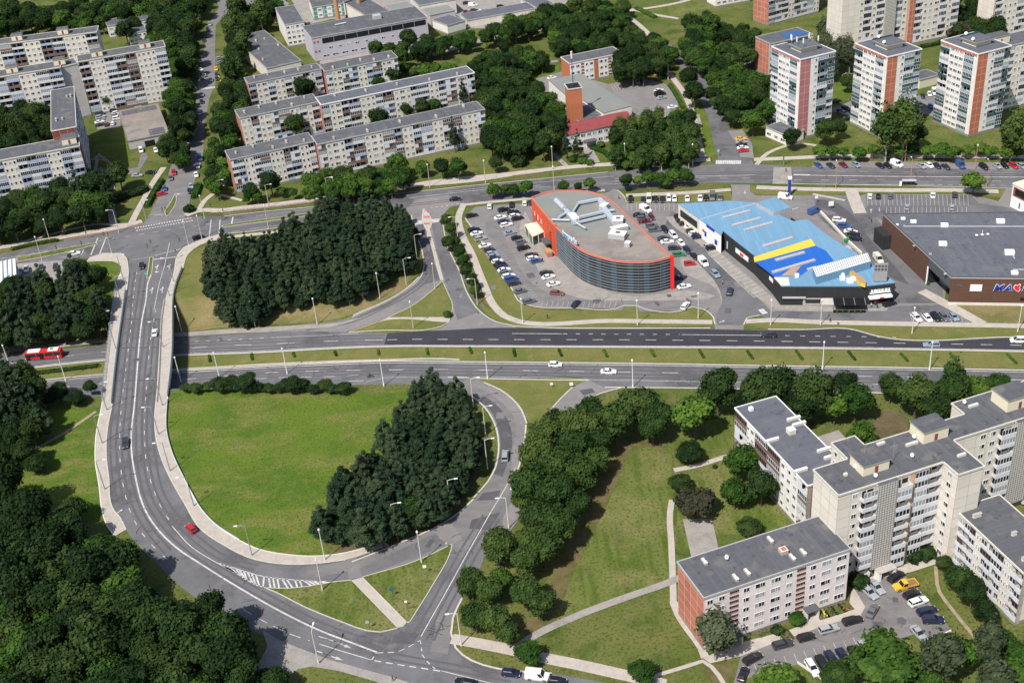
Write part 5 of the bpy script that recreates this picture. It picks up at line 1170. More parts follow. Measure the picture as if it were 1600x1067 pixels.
# --- nine-storey meander
O9 = G0(1310, 775, 26)
nm9 = building('apartment_block', 'nine-storey cream meander block with a grey lattice stair tower facing the courtyard', (O9.x, O9.y), (.954, .30), [(0, 0), (26.4, 0), (26.4, -5), (32.9, -5), (32.9, 5.5), (62, 5.5), (62, 17), (41.5, 17), (41.5, 12.2), (14.6, 12.2), (14.6, 16), (8.7, 16), (8.7, 9.5), (0, 9.5)], 26, 9,
    {0: ',,wBGBSll', 1: 'v', 4: '##vvBGBv', 11: 'ww'}, wall='panel_cream', near=True, balc=('balcony_white',), bvars=(0, 0, 1, 1, 2), trim='offwhite', seed=9,
    houses=[(11.3, 5.5, 6.5, 5, 2.6), (29.5, 9.5, 6.5, 5, 3.0), (53.5, 11.5, 7, 5.5, 3.2)])
for x, y, l in ((24, 8, 3), (5, 5, .8), (31, 0, 2), (18, 11, 2), (45, 14, 2.5)):
    b = MB(); b.box(-l / 2, l / 2, -.3, .3, 0, .6, 'offwhite'); b.build('roof_vent', nm9, (x, y, 26.3))
b = MB(); b.tube([(0, 0, 0), (0, 0, 5)], .05, 'galvanised'); b.tube([(-1, 0, 4), (1, 0, 4)], .04, 'galvanised'); b.build('antenna', nm9, (17, 5, 26.3))
for x, y in ((21, 4), (25.5, 9.5), (10, 1.5), (43.5, 15.5), (8, 6)):
    b = MB(); b.tube([(0, 0, 0), (0, 0, .9)], .05, 'galvanised'); b.tube([(0, -.05, .9), (.05, -.25, 1.0)], .5, 'white', 10); b.build('satellite_dish', nm9, (x, y, 26.3))
b = MB(); b.box(-2.3, 2.3, -3.2, -1.25, 2.45, 2.65, 'concrete'); b.box(-2.2, -1.6, -3.1, -1.25, 0, 2.45, 'white'); b.box(1.6, 2.2, -3.1, -1.25, 0, 2.45, 'white'); o = b.build('entrance_canopy', nm9, (12.5, 0, 0)); b = MB(); b.box(-1, 1, -1.3, -1.21, 0, 2.2, 'balcony_brown'); b.build('door', o)
tall = MB(); tall.tube([(0, 0, 0), (0, 0, 3)], .05, 'galvanised'); tall.build('antenna', nm9, (10.5, 6.5, 29))
rb('apartment_block', 'five-storey cream block with long white balconies at the right edge, right of the courtyard lawn', (1493,797), (1600,897), (1562,776), 14.5, 5, 'LLLLOwwLLLLwwwLL', None, None, None, wall='panel_cream', near=True, balc=WH, trim='offwhite', vents=3, seed=11)
# --- three towers
def tower(A, F, B, acc, label, seed, masts=False):
    a, f, b = G0(*A, 33), G0(*F, 33), G0(*B, 33)
    u = Vector(((f - a).x, (f - a).y)); L = u.length; u.normalize(); D = Vector(((b - f).x, (b - f).y)).length
    t = building('tower_block', label, (a.x, a.y), u, [(0, 0), (L, 0), (L, D), (0, D)], 33, 12, {0: 'lRl,', 1: 'TT,vLl'}, wall='panel_white', walls={2: 'panel_cream', 3: 'panel_cream'}, accent=acc, trim='white', roof='roof_slate',
        balc=('teal', 'teal', 'teal_light', 'balcony_white'), bvars=(0, 1, 1, 2, 0), seed=seed, near=False, cat='tower block')
    bm_ = MB(); bm_.box(L * .32, L * .68, D * .28, D * .75, 33.31, 35.1, 'cream_plain'); bm_.build('roof_house', t)
    bm_ = MB(); bm_.box(L * .27, L * .73, D * .22, D * .81, 35.1, 35.4, 'concrete', 'roof_slate'); bm_.build('roof_cap', t)
    bm_ = MB(); bm_.box(L * .30, L * .31, D * .2, D * .8, 35.4, 36.1, 'teal'); bm_.build('roof_rail', t)
    bm_ = MB(); bm_.box(-.08, L * .97, -.10, -.02, 32.0, 33.0, acc); bm_.build('fascia', t)
    if masts:
        for x, y in ((L * .3, D * .3), (L * .38, D * .25), (L * .5, D * .3), (L * .66, D * .35), (L * .45, D * .7), (L * .7, D * .75)):
            bm_ = MB(); bm_.tube([(0, 0, 0), (0, 0, 3.2)], .06, 'galvanised'); bm_.box(-.2, .2, -.2, .2, 1.4, 3.3, 'white'); bm_.build('aerial', t, (x, y, 35.4))
    else:
        for x, y in ((L * .3, D * .4), (L * .62, D * .25)):
            bm_ = MB(); bm_.tube([(0, 0, 0), (0, 0, .9)], .06, 'galvanised'); bm_.tube([(0, -.05, .9), (.05, -.3, 1.05)], .65, 'white', 10); bm_.build('satellite_dish', t, (x, y, 35.4))
    return t
tower((1206,74), (1251,94.5), (1304,81), 'tile_pink', 'twelve-storey tower with a pink tiled stripe and aerials on its roof', 1, True)
tower((1337,69), (1387,90.5), (1439.5,78), 'tile_orange', 'middle one of the three twelve-storey towers, with an orange tiled stripe', 2)
tower((1471,64.5), (1529,86), (1583,74), 'tile_orange', 'rightmost of the three twelve-storey towers, orange striped with a wide roof house', 3)
# --- pale five-storey rows, top centre
RW = 'llwWlwwl'
def row(label, A, B, C, h, fl, spec, **k): return rb('apartment_block', label, A, B, C, h, fl, spec, wl={'l': 'brick_red', 'r': 'panel_cream'}, balc=('balcony_white', 'balcony_white', 'balcony_blue', 'balcony_brown'), bvars=(0, 0, 1, 1, 2, 3), vents=5, **k)
row('left part of the uppermost pale five-storey row, by the factory', (388,132), (502,109), (497,100), 14.5, 5, 'lwWlwwlwWlwl', seed=21)
row('right part of the uppermost pale five-storey row, with a brick seam at its left', (508,113), (621,91), (610,81), 14.5, 5, 'lwWlLwwlLwWl', seed=22)
row('left part of the middle pale five-storey row', (375,186), (498,160), (490,148), 14.5, 5, 'wwlwWlLwwlwl', seed=23)
row('long right part of the middle pale five-storey row, fresh grey roof with white edge', (502,165), (741,115), (729,105), 14.5, 5, 'lwWlLwwwlLwWwlLwwlLwWl', trim='white', roof='roof_slate', seed=24)
row('left part of the lowest pale five-storey row, nearest the arterial road', (360,251), (491,222), (485,208), 14.5, 5, 'llwwlLwwwlLwwl', seed=25)
row('long right part of the lowest pale five-storey row, nearest the arterial road', (496,227), (757,172), (745,160), 14.5, 5, 'lwWwlLwWwLlwwlLwwLlwwwl', seed=26)
# --- north-west blocks
row9 = dict(balc=('balcony_white', 'balcony_brown', 'balcony_white', 'balcony_blue'), bvars=(0, 0, 0, 1, 2), trim='offwhite')
rb('apartment_block', 'cream nine-storey slab highest up at the left edge, in front of the woodland', (-60,79), (151,51), (150,41), 26, 9, 'lLwwwLLwwwLLwwwwL', seed=31, houses=[(26, 5, 5, 4, 2.6), (48, 5, 5, 4, 2.6)], D=10, **row9)
n2, (L_, D_) = rb('apartment_block', 'cream nine-storey slab with brown balconies, beside the parking street at the upper left', (122,98), (258,74), (255,66), 26, 9, 'LwwwLLLwwwwL', seed=32, houses=[(9, 5, 5, 4, 2.6), (31, 5, 5, 4, 2.6)], D=10, **row9)
rb('apartment_block', 'blank concrete connecting block between two cream slabs at the upper left', (95,106), (121.5,100), (121,92), 25.5, 9, None, None, seed=33, D=9, trim='offwhite', wall='panel_grey')
rb('apartment_block', 'cream nine-storey slab at the left edge below the highest one, with brown balconies', (-60,131), (94.5,106), (93,99), 26, 9, 'LwwwLLwwwLL', seed=34, houses=[(22, 5, 5, 4, 2.6), (43, 5, 5, 4, 2.6)], D=10, **row9)
rb('apartment_block', 'long grey-roofed block running towards the viewer with a dark brick end, upper left', (80.6,206), (119,199), (119,136), 25, 9, None, 'LLwwLLwwLLwwLL', wall='brick_dark', wl={'r': 'panel_grey', 'l': 'panel_cream', 'f': 'brick_dark'}, seed=35, balc=('balcony_white', 'balcony_white', 'balcony_blue'), bvars=(0, 0, 1), trim='offwhite', vents=4)
rb('apartment_block', 'cream block with blue-white balconies at the left edge above the arterial road', (-60,263), (124,229), (123,213), 21, 7, 'wwLLLwwwLLLwwwLL', seed=36, balc=('balcony_blue', 'balcony_white', 'balcony_blue'), bvars=(0, 0, 1, 1, 2), wl={'r': 'brick_dark', 'l': 'panel_cream'}, houses=[(41, 6, 5.5, 5, 2.6)], trim='offwhite')
rb('school_building', 'low white two-storey building among the trees at the upper left', (168,42), (257,26), (252,17), 7, 2, 'WWWWWWWWWW', wall='panel_white', seed=37, cat='building')
rb('school_building', 'small white annex in front of the low white building at the upper left', (200,54), (228,49), (225,40), 6.5, 2, 'WWWW', wall='panel_white', seed=38, cat='building', roof='roof_slate')
g_, (L_, D_) = rb('garage_building', 'wide flat-roofed garage with a weathered patchy roof, beside the lawn at the upper left', (200,222), (264,209), (252,162), 4, 1, None, wall='panel_grey', roof='roof_brownish', plinth=.4, seed=39, cat='garage', trim='concrete_dark')
b = MB(); b.box(L_ * .55, L_ * .93, D_ * .03, D_ * .22, 4.31, 4.4, 'roof_grey'); b.box(1, L_ - 1, D_ * .82, D_ * .97, 4.31, 4.38, 'roof_grey'); b.build('roof_patch', g_); b = MB(); b.box(L_ * .38, L_ * .62, -.12, -.02, 0, 2.8, 'black'); b.build('garage_door', g_); b = MB(); b.box(L_ * .4, L_ * .6, D_ + .2, D_ + 3, 0, 4, 'concrete_dark', 'roof_brownish'); b.build('annex', g_)
# --- white building and hall by the brick tower
rb('office_building', 'small white three-storey building with orange brick ends behind the flat hall', (890,100.6), (972,84), (875.6,91), 10, 3, 'WWswWTWwsWW', wall='panel_white', accent='brick_orange', wl={'l': 'brick_orange', 'r': 'brick_orange', 'f': 'panel_white'}, seed=41, cat='building', trim='offwhite')
def polyb(name, label, px, h, wall, roof, cat, trim='trim_light', edges={}, group=None, plinth=0, th=.3, plmat='concrete'):
    P = [G0(x, y, h) for x, y in px]; c = sum(P, Vector()) / len(P); root = empty(name, (c.x, c.y, 0), 0, label, cat, group)
    Q = [(p.x - c.x, p.y - c.y) for p in P]; ar = sum(Q[i][0] * Q[(i + 1) % len(Q)][1] - Q[(i + 1) % len(Q)][0] * Q[i][1] for i in range(len(Q)))
    w_ = MB(); n = len(Q)
    for i in range(n):
        a, b = (Q[i], Q[(i + 1) % n]) if ar > 0 else (Q[(i + 1) % n], Q[i]); w_.wallq(a[0], a[1], b[0], b[1], plinth, h, edges.get(i, wall))
        if plinth: w_.wallq(a[0], a[1], b[0], b[1], 0, plinth, plmat)
    w_.build('wall', root)
    r_ = MB(); r_.prism([(x * 1.0, y * 1.0) for x, y in Q], h, h + th, trim, roof); r_.build('roof', root)
    return root, c, Q
polyb('station_hall', 'low white hall with a wide grey flat roof beside the brick tower', [(857,126),(907,116),(987,167),(943,178),(893,147),(884,150)], 5, 'panel_white', 'roof_greengrey', 'hall', 'metal_red_roof')
polyb('low_annex', 'lower grey roofed annex between the hall and the red roof', [(885,151),(893,148.5),(941,179),(925,186),(903,190)], 4, 'panel_white', 'roof_grey', 'annex')
tr, (L_, D_) = rb('brick_tower', 'square orange brick tower with a mast on top', (888,141), (909,138), (902,130), 17.5, 1, None, wall='brick_orange', seed=1, cat='tower', trim='offwhite', plinth=.1)
b = MB(); b.box(.4, L_ - .4, .4, D_ - .4, 17.81, 17.95, 'black'); b.build('roof_well', tr); b = MB(); b.tube([(L_ / 2, D_ / 2, 17.8), (L_ / 2, D_ / 2, 25), (L_ / 2, D_ / 2, 32)], .22, 'grey_dark', 6, .12); b.tube([(L_ / 2, D_ / 2, 29.5), (L_ / 2, D_ / 2, 32.5)], .45, 'offwhite', 6); b.build('mast', tr)
o_, u_, L_, D_ = rectb((878,212), (988,188), (976,174), 7)
rr = empty('office_building', (o_[0], o_[1], 0), math.atan2(u_.y, u_.x), 'two-storey building with a dark red metal roof below the brick tower', 'building')
b = MB(); b.box(0, L_, 0, D_, 0, 7, 'panel_white'); b.wallq(-.02, D_, -.02, 0, 0, 7, 'brick_orange'); b.face([(-.02, D_, 7), (-.02, 0, 7), (-.02, D_ / 2, 8.8)], 'brick_orange'); b.face([(L_, 0, 7), (L_, D_, 7), (L_, D_ / 2, 8.8)], 'brick_orange'); b.build('wall', rr)
b = MB()
for s_ in (0, 1):
    y0, y1 = (-.5, D_ / 2) if s_ == 0 else (D_ + .5, D_ / 2)
    q = [(-.4, y0, 6.85), (L_ + .4, y0, 6.85), (L_ + .4, y1, 8.95), (-.4, y1, 8.95)]; b.face(q if s_ == 0 else q[::-1], 'metal_red_roof')
b.build('roof', rr)
for i in range(12):
    for z in (1.2, 4.3): link_mesh('window', win_mesh(2.0, 1.5, i % 3, False)[0], rr, (L_ * (i + .6) / 12.3, 0, z))
for i in range(9): b = MB(); b.box(-.5, .5, -.35, .35, 0, .08, 'trim_light'); o = b.build('roof_window', rr, (L_ * (.1 + i * .07), D_ * .18, 7.62)); o.rotation_euler = (math.atan(2.1 / (D_ / 2 + .5)), 0, 0)
b = MB(); b.box(-2.5, 2.5, -3, 0, 2.8, 3.0, 'grey_dark'); b.box(-2.4, -2.2, -2.9, -2.7, 0, 2.8, 'white'); b.box(2.2, 2.4, -2.9, -2.7, 0, 2.8, 'white'); b.build('entrance_canopy', rr, (L_ * .37, 0, 0))
# --- factory district at the top
ff, (L_, D_) = rb('factory_hall', 'long lilac clad factory hall with a dark ribbon of windows', (487,61), (667,28), (650,11), 12, 1, None, wall='cladding_lilac', seed=51, cat='factory', trim='trim_light', plinth=.3)
b = MB(); b.box(5, L_ - 1, -.10, -.02, 8.6, 11.2, 'black'); 
for i in range(9): b.box(5 + (L_ - 6) * i / 9 - .08, 5 + (L_ - 6) * i / 9 + .08, -.16, -.10, 8.6, 11.2, 'trim_light')
b.build('window_ribbon', ff)
for i in range(9): link_mesh('window', win_mesh(2.2, 1.2, i % 3, False)[0], ff, (9 + i * 4.6, 0, 5.3))
for i in range(11): link_mesh('window', win_mesh(3.2, 1.2, 0, False)[0], ff, (6 + i * 4.9, 0, 1.6))
b = MB()
for x, z in ((1.0, 9.4), (2.8, 9.4), (1.0, 4.6), (2.8, 4.6)): b.box(x - .5, x + .5, -.1, -.02, z, z + 1, 'paint_red')
b.build('red_panel', ff)
b = MB(); b.box(-2, 2, -2, 2, 0, 1.8, 'trim_light'); b.build('roof_unit', ff, (L_ * .62, D_ * .6, 12.3)); b = MB(); b.tube([(-3, 0, .5), (3, 0, .6)], .35, 'duct'); b.tube([(-1, 1, .4), (3, 1.2, .4)], .3, 'duct'); b.build('duct', ff, (L_ * .3, D_ * .6, 12.3))
rb('workshop_hall', 'flat roofed workshop hall with rooftop fans behind the pale rows', (417,108), (470,96), (441,43), 7, 1, 'WWWW', wall='panel_cream', roof='roof_grey', vents=5, seed=52, cat='factory')
rb('factory_office', 'white factory office with ribbon windows left of the lilac hall', (445,40), (475,35), (454,10), 12, 4, 'WWWW', wall='panel_white', seed=53, cat='factory', roof='roof_grey')
polyb('factory_hall', 'greenish flat roofed hall at the top left of the factory yard', [(404,2),(437,-5),(452,7),(446,14),(428,15)], 8, 'panel_cream', 'roof_greengrey', 'factory')
tp, _ = rb('factory_hall', 'white factory building with teal panels at the top edge', (488,13), (562,2), (548,-12), 7, 2, 'TWTWTWTWTW', wall='panel_white', accent='teal_panel', seed=54, cat='factory')
rb('factory_hall', 'beige flat roofed factory building with an orange brick corner', (575,28), (611,20), (592,-8), 8, 2, '##WWW', wall='panel_cream', seed=55, cat='factory', roof='roof_grey')
rb('brick_annex', 'orange brick box annex behind the lilac hall', (613,18.5), (648,11), (640,3), 8, 1, None, wall='brick_orange', seed=56, cat='factory', roof='roof_greengrey')
rb('workshop_hall', 'grey roofed workshop with orange parapet near the top centre', (672,25), (711,17), (697,5), 6, 1, None, wall='panel_grey', seed=57, cat='factory', roof='roof_greengrey')
rb('workshop_hall', 'dark roofed workshop with white side wall near the top centre', (699,41), (727,33), (712,22), 5, 1, None, wall='panel_white', seed=58, cat='factory', roof='roof_slate')
rb('workshop_hall', 'workshop at the top edge right of the lilac hall with a white gable', (655,10), (712,0), (700,-14), 8, 1, None, wall='panel_cream', wl={'r': 'panel_white'}, seed=59, cat='factory', roof='roof_slate')
rb('garage_row', 'long low grey roofed garage row behind the tree belt', (730,33), (836,14), (824,5), 4, 1, None, wall='panel_cream', seed=60, cat='garage', roof='roof_slate', plinth=.2)
rb('garage_row', 'low grey roofed building right of the garage row at the top', (838,13), (866,7), (850,-8), 4, 1, None, wall='panel_cream', seed=61, cat='garage', roof='roof_slate', plinth=.2)
for x, y, lb in ((529,34,'taller orange brick chimney in the factory yard'), (564,28,'orange brick chimney right of the taller one in the factory yard')):
    p = G0(x, y); b = MB(); b.tube([(0, 0, 0), (0, 0, 15), (0, 0, 30)], 1.35, 'pole_orange', 12, .95); o = b.build('chimney', None, (p.x, p.y, 0), smooth=True); tag(o, lb, 'chimney')
# --- blocks at the top right
rb('apartment_block', 'brick-ended balcony block at the top edge left of the towers', (1200.6,41), (1279,20), (1188,34), 24, 8, 'LLLwwLLLww', base=True, D=12, wl={'l': 'brick_red', 'f': 'panel_cream', 'r': 'panel_cream'}, seed=71, balc=('balcony_white', 'teal_light'))
rb('apartment_block', 'tall cream block with a lattice stair strip and a red stripe behind the towers', (1311,94), (1493,56), (1300,84), 29, 9, ',#,,wlwlGlwSTlwwWlwl', base=True, D=12, wl={'l': 'panel_cream'}, accent='brick_red', seed=72)
rb('apartment_block', 'cream block in the top right corner', (1549,62), (1660,38), (1545,50), 29, 9, 'lwwwlLwwwlL', base=True, D=12, seed=73)
rb('apartment_block', 'cream block half hidden behind the rightmost tower', (1577,73), (1660,54), (1572,60), 27, 9, 'lwwlwwlwwl', D=11, seed=74, houses=[(-1, 6, 8, 5, 3)])
x5, (L_, D_) = rb('apartment_block', 'brick-ended five-storey block behind the pink tower with a blue tarpaulin on its roof', (1204,70), (1270,55), (1184,58.5), 15, 5, 'llwwllwwllww', wl={'l': 'brick_red'}, seed=75)
b = MB(); b.box(L_ * .45, L_ * .95, 2, 8, 15.31, 15.5, 'tarp_blue'); b.build('tarpaulin', x5)
rb('utility_building', 'low beige building between the second and third tower', (1436,140), (1466,132), (1430,128), 4, 1, None, base=True, D=8, wall='cream_plain', plinth=.2, seed=76, cat='building')
k1, _ = rb('kiosk', 'small pink kiosk on the lawn between the first and second tower', (1316,128), (1332,131), (1330,122), 2.6, 1, None, base=True, D=3, wall='tile_pink', plinth=.1, seed=77, cat='kiosk', roof='metal_red_roof')
rb('low_annex', 'low white annex at the foot of the pink tower', (1196,214), (1228,228), (1226,205), 4, 1, 'WWW', base=True, D=9, wall='panel_white', plinth=.3, seed=78, cat='annex')
rb('school_building', 'white building with a row of windows at the top edge', (1118,13), (1172,3), (1110,6), 8, 2, 'WWWWWW', base=True, D=10, wall='panel_white', seed=79, cat='building')
lw, (L_, D_) = rb('white_hall', 'corrugated white hall cut by the left edge beside the small car park', (-40,462), (26,447), (12,408), 6, 1, None, wall='cladding_grey', seed=80, cat='hall', roof='white', plinth=.2)
b = MB()
for i in range(9): b.box(i * L_ / 9, i * L_ / 9 + .4, -.1, D_ + .1, 6.5, 6.7, 'duct')
b.build('roof_rib', lw)
rw, (L_, D_) = rb('white_building', 'white building with a maroon window band cut by the right edge', (1583,288), (1622,307), (1612,284), 8.5, 1, None, wall='white', seed=81, cat='building', roof='cream_plain', plinth=.1, trim='cream_plain')
b = MB(); b.box(.6, 7.5, -.12, -.02, 4.6, 7.9, 'brick_dark'); b.box(1.6, 6.6, -.16, -.12, 5.2, 7.5, 'black'); b.build('window_band', rw); 
for x in (4, 7): b = MB(); b.box(x, x + .5, -.1, -.02, 1, 3, 'grey_dark'); b.build('window', rw)

# ================================================================ CURVED GLASS BUILDING
HC = 11.0
def W2(px, z): return [Vector((q.x, q.y)) for q in (G0(x, y, z) for x, y in px)]
straight = W2([(830,310),(867,355)], HC)
front = smooth_poly(W2([(867,355),(880,368),(894,382),(914.5,395.5),(938,403.5),(963,409),(988.7,411),(1022.5,409.5),(1048.6,403)], HC), False, 60, 1.5)
backc = smooth_poly(W2([(1048.6,403),(1031,386),(1005.6,363.5),(972,331),(948,311),(935,304.5),(913,300),(886,299),(854,302),(830,310)], HC), False, 60, 2)
cen = Vector((sum(p.x for p in front) / len(front), sum(p.y for p in front) / len(front)))
cb = empty('curved_building', (cen.x, cen.y, 0), 0, 'large curved shopping building with red parapet and banded dark glass front in the car park', 'building')
def loc(p): return Vector((p.x - cen.x, p.y - cen.y))
ol = [loc(p) for p in straight[:-1]] + [loc(p) for p in front] + [loc(p) for p in backc[1:-1]]
b = MB(); a_, b_ = loc(straight[0]), loc(straight[1]); b.wallq(a_.x, a_.y, b_.x, b_.y, 0, HC, 'cladding_red'); fb = [loc(p) for p in backc]
for i in range(len(fb) - 1): b.wallq(fb[i].x, fb[i].y, fb[i + 1].x, fb[i + 1].y, 0, HC, 'cladding_grey')
b.build('wall', cb)
fr = [loc(p) for p in front]
b = MB()
for i in range(len(fr) - 1): b.wallq(fr[i].x, fr[i].y, fr[i + 1].x, fr[i + 1].y, 0, HC, 'glass_teal' if i % 3 == 1 else 'glass')
b.build('glass_facade', cb)
L1, R1 = offset_line(fr, .5)     # R1 lies outside
for k in range(10):
    z = .9 + k * 1.03; b = MB(); hh = .11 if k % 2 else .18
    for i in range(len(fr) - 1):
        o0, o1, i0, i1 = R1[i], R1[i + 1], fr[i], fr[i + 1]
        b.wallq(o0.x, o0.y, o1.x, o1.y, z, z + hh, 'louvre_grey'); b.face([(o0.x, o0.y, z + hh), (o1.x, o1.y, z + hh), (i1.x, i1.y, z + hh), (i0.x, i0.y, z + hh)], 'louvre_grey'); b.face([(i0.x, i0.y, z), (i1.x, i1.y, z), (o1.x, o1.y, z), (o0.x, o0.y, z)], 'grey_dark')
    b.build('louvre', cb)
for i in range(0, len(R1), 4):
    b = MB(); b.tube([(0, 0, .2), (0, 0, HC - .3)], .04, 'louvre_grey', 5); b.build('mullion', cb, (R1[i].x, R1[i].y, 0))
b = MB(); b.prism([(p.x, p.y) for p in ol], HC - .02, HC + .02, 'grey', 'roof_brownish'); b.build('roof', cb)
north = W2([(830,310),(854,302),(886,299),(913,300),(935,304.5),(948,311),(972,331),(1003,361),(965,366),(935,372),(905,368),(885,352),(867,348),(852,333)], HC)
b = MB(); b.prism([(loc(p).x * .985 + loc(north[0]).x * 0, loc(p).y * .985) for p in north], HC + .03, HC + .06, 'roof_greengrey'); b.build('roof_membrane', cb)
b = MB(); n = len(ol)
for i in range(n):
    p, q = ol[i], ol[(i + 1) % n]; d = (q - p)
    if d.length < .01: continue
    d.normalize(); inn = Vector((-d.y, d.x)) * .34; out = Vector((d.y, -d.x)) * .12
    b.prism([(p + out).xy[:], (q + out).xy[:], (q + inn).xy[:], (p + inn).xy[:]], HC - .12, HC + .5 + .002 * (i % 5), 'orange_red')
b.build('parapet', cb)
p = fr[-1]; b = MB(); b.box(-.35, .75, -1.0, .3, 0, HC + .9, 'sign_red'); b.build('corner_fin', cb, (p.x, p.y, 0))
p = fr[0]; b = MB(); b.box(-.6, .3, -.6, .5, 0, HC + .78, 'cladding_red'); b.build('corner_fin', cb, (p.x, p.y, 0))
# little windows in the red wall, entrance
dd = (b_ - a_).normalized(); an = math.atan2(dd.y, dd.x); LL = (b_ - a_).length
for i in range(6): b = MB(); b.box(-.35, .35, -.08, -.02, 0, 1.6, 'glass' if i % 2 else 'frame_white'); q = a_ + dd * (LL * (.12 + i * .07)); b.build('window', cb, (q.x, q.y, 5.6 - (i % 2) * .9), an)
for i in range(7): b = MB(); b.box(-.9, .9, -.08, -.02, 0, .5, 'glass'); q = a_ + dd * LL * .78; b.build('vent_window', cb, (q.x, q.y, 1.6 + i * 1.2), an)
b = MB(); b.box(-2.5, 2.5, -2.6, -.02, 2.6, 2.85, 'grey_dark'); b.box(-2.4, 2.4, -.12, -.03, 0, 2.6, 'glass'); q = a_ + dd * LL * .72; b.build('entrance', cb, (q.x, q.y, 0), an)
b = MB(); b.box(-1.6, 1.6, -3.4, -1.6, 1.2, 2.2, 'pole_orange'); b.box(-1.5, 1.5, -3.3, -1.7, 0, 1.2, 'orange_red'); q = a_ + dd * LL * .95; b.build('orange_stall', cb, (q.x, q.y, 0), an)
# roof plant: ducts and air handling units
def rp(x, y, z=HC): g = G0(x, y, z); return (g.x - cen.x, g.y - cen.y, z)
def duct(pts, r, nm='roof_duct', z=HC + 1.0, mat='duct', sq=False):
    b = MB(); P = [Vector(rp(x, y, z)) for x, y in pts]
    if sq:
        for i in range(len(P) - 1):
            d = P[i + 1] - P[i]; b.obox(((P[i].x + P[i + 1].x) / 2, (P[i].y + P[i + 1].y) / 2), (d.x, d.y), d.length + r * 1.6, r * 2, z - r * .8, z + r * .8 + .003 * i, mat)
    else: b.tube(P, r, mat, 10)
    for q in P: b.box(q.x - .08, q.x + .08, q.y - .08, q.y + .08, HC + .06, z - r * .5, 'grey')
    b.build(nm, cb, smooth=not sq)
duct([(869,313),(882,326)], .95, z=HC + 1.4)
duct([(882,326),(885,332),(873,340)], .45); duct([(885,330),(895,342),(898,348)], .7, sq=True); duct([(893,335),(903,319),(906,317)], .4); duct([(905,317),(937,311),(944,317)], .5, sq=True)
duct([(900,341),(946,330)], .5, sq=True); duct([(902,348),(945,338)], .4, sq=True); duct([(938,314),(941,322),(950,335),(960,347)], .85, sq=True); duct([(900,348),(915,357)], .35); duct([(862,343),(890,344)], .3); duct([(945,330),(960,328)], .35)
for (x0, y0, x1, y1, ww, hh, cap) in ((958,349,974,349,4.0,1.8,1), (955,364,980,358,2.2,1.6,0), (953,370,978,373,3.4,1.8,1), (940,326,948,328,3.4,1.7,0), (893,340,900,350,2.6,1.7,0), (977,385,985,386,1.8,1.6,0)):
    a, c2 = Vector(rp(x0, y0)), Vector(rp(x1, y1)); d = c2 - a; m_ = MB(); m_.obox(((a.x + c2.x) / 2, (a.y + c2.y) / 2), (d.x, d.y), d.length, ww, HC + .1, HC + .1 + hh, 'trim_light', 'white')
    if cap: m_.obox(((a.x + c2.x) / 2, (a.y + c2.y) / 2), (d.x, d.y), 1.4, 1.2, HC + .101 + hh, HC + .35 + hh, 'balcony_brown')
    m_.build('air_handling_unit', cb)
def text_mesh(name, s, size, ext, mat, parent, loc_, rot, off=0, bold=0, shear=0):
    cu = bpy.data.curves.new(name, 'FONT'); cu.body = s; cu.size = size; cu.extrude = ext; cu.offset = off; cu.shear = shear; cu.resolution_u = 3
    o = bpy.data.objects.new(name, cu); COL.objects.link(o); bpy.context.view_layer.update()
    me = bpy.data.meshes.new_from_object(o.evaluated_get(bpy.context.evaluated_depsgraph_get())); me.materials.clear(); me.materials.append(M[mat]); bpy.data.objects.remove(o)
    r = link_mesh(name, me, parent, loc_); r.rotation_euler = rot; return r
p0, p1 = Vector(rp(879, 370.5, HC)), Vector(rp(901, 386.5, HC)); d = p1 - p0; ag = math.atan2(d.y, d.x)
sg = empty('rooftop_sign', (cen.x + p0.x, cen.y + p0.y, HC + .5), ag, 'white lettered sign reading impuls standing on the curved roof edge', 'sign')
Ls = d.length
b = MB(); 
for i in range(5): b.box(Ls * i / 4 - .05, Ls * i / 4 + .05, .15, .25, -.5, 1.9, 'galvanised')
b.build('sign_frame', sg)
t1 = text_mesh('letters', 'impuls', 2.8, .14, 'sign_teal' if 'sign_teal' in M else 'white', sg, (0, 0, .35), (math.pi / 2, 0, 0), off=.10)
me = t1.data; xs = [v.co.x for v in me.vertices]; k = Ls / (max(xs) - min(xs)); t1.scale = (k, 1, 1)
t2 = text_mesh('letter_faces', 'impuls', 2.8, .02, 'metal_blue', sg, (0, -.17, .35), (math.pi / 2, 0, 0), off=.0); t2.scale = (k, 1, 1)
# kiosk on the car park
kp = [(820,352),(838.5,348),(850,363),(832,371)]; kr, kc, Q = polyb('kiosk', 'glazed kiosk with a cream flat roof beside the red wall', kp, 3.3, 'glass_teal', 'cream_plain', 'kiosk', 'cream_plain')
for q in Q + [((Q[i][0] + Q[(i + 1) % 4][0]) / 2, (Q[i][1] + Q[(i + 1) % 4][1]) / 2) for i in range(4)]:
    b = MB(); b.box(q[0] * .99 - .12, q[0] * .99 + .12, q[1] * .99 - .12, q[1] * .99 + .12, 0, 3.3, 'cream_plain'); b.build('post', kr)
b = MB(); b.box(min(q[0] for q in Q) * .6, max(q[0] for q in Q) * .6, min(q[1] for q in Q) * .6, max(q[1] for q in Q) * .6, 3.6, 3.62, 'cream_plain'); b.build('roof_sheet', kr)

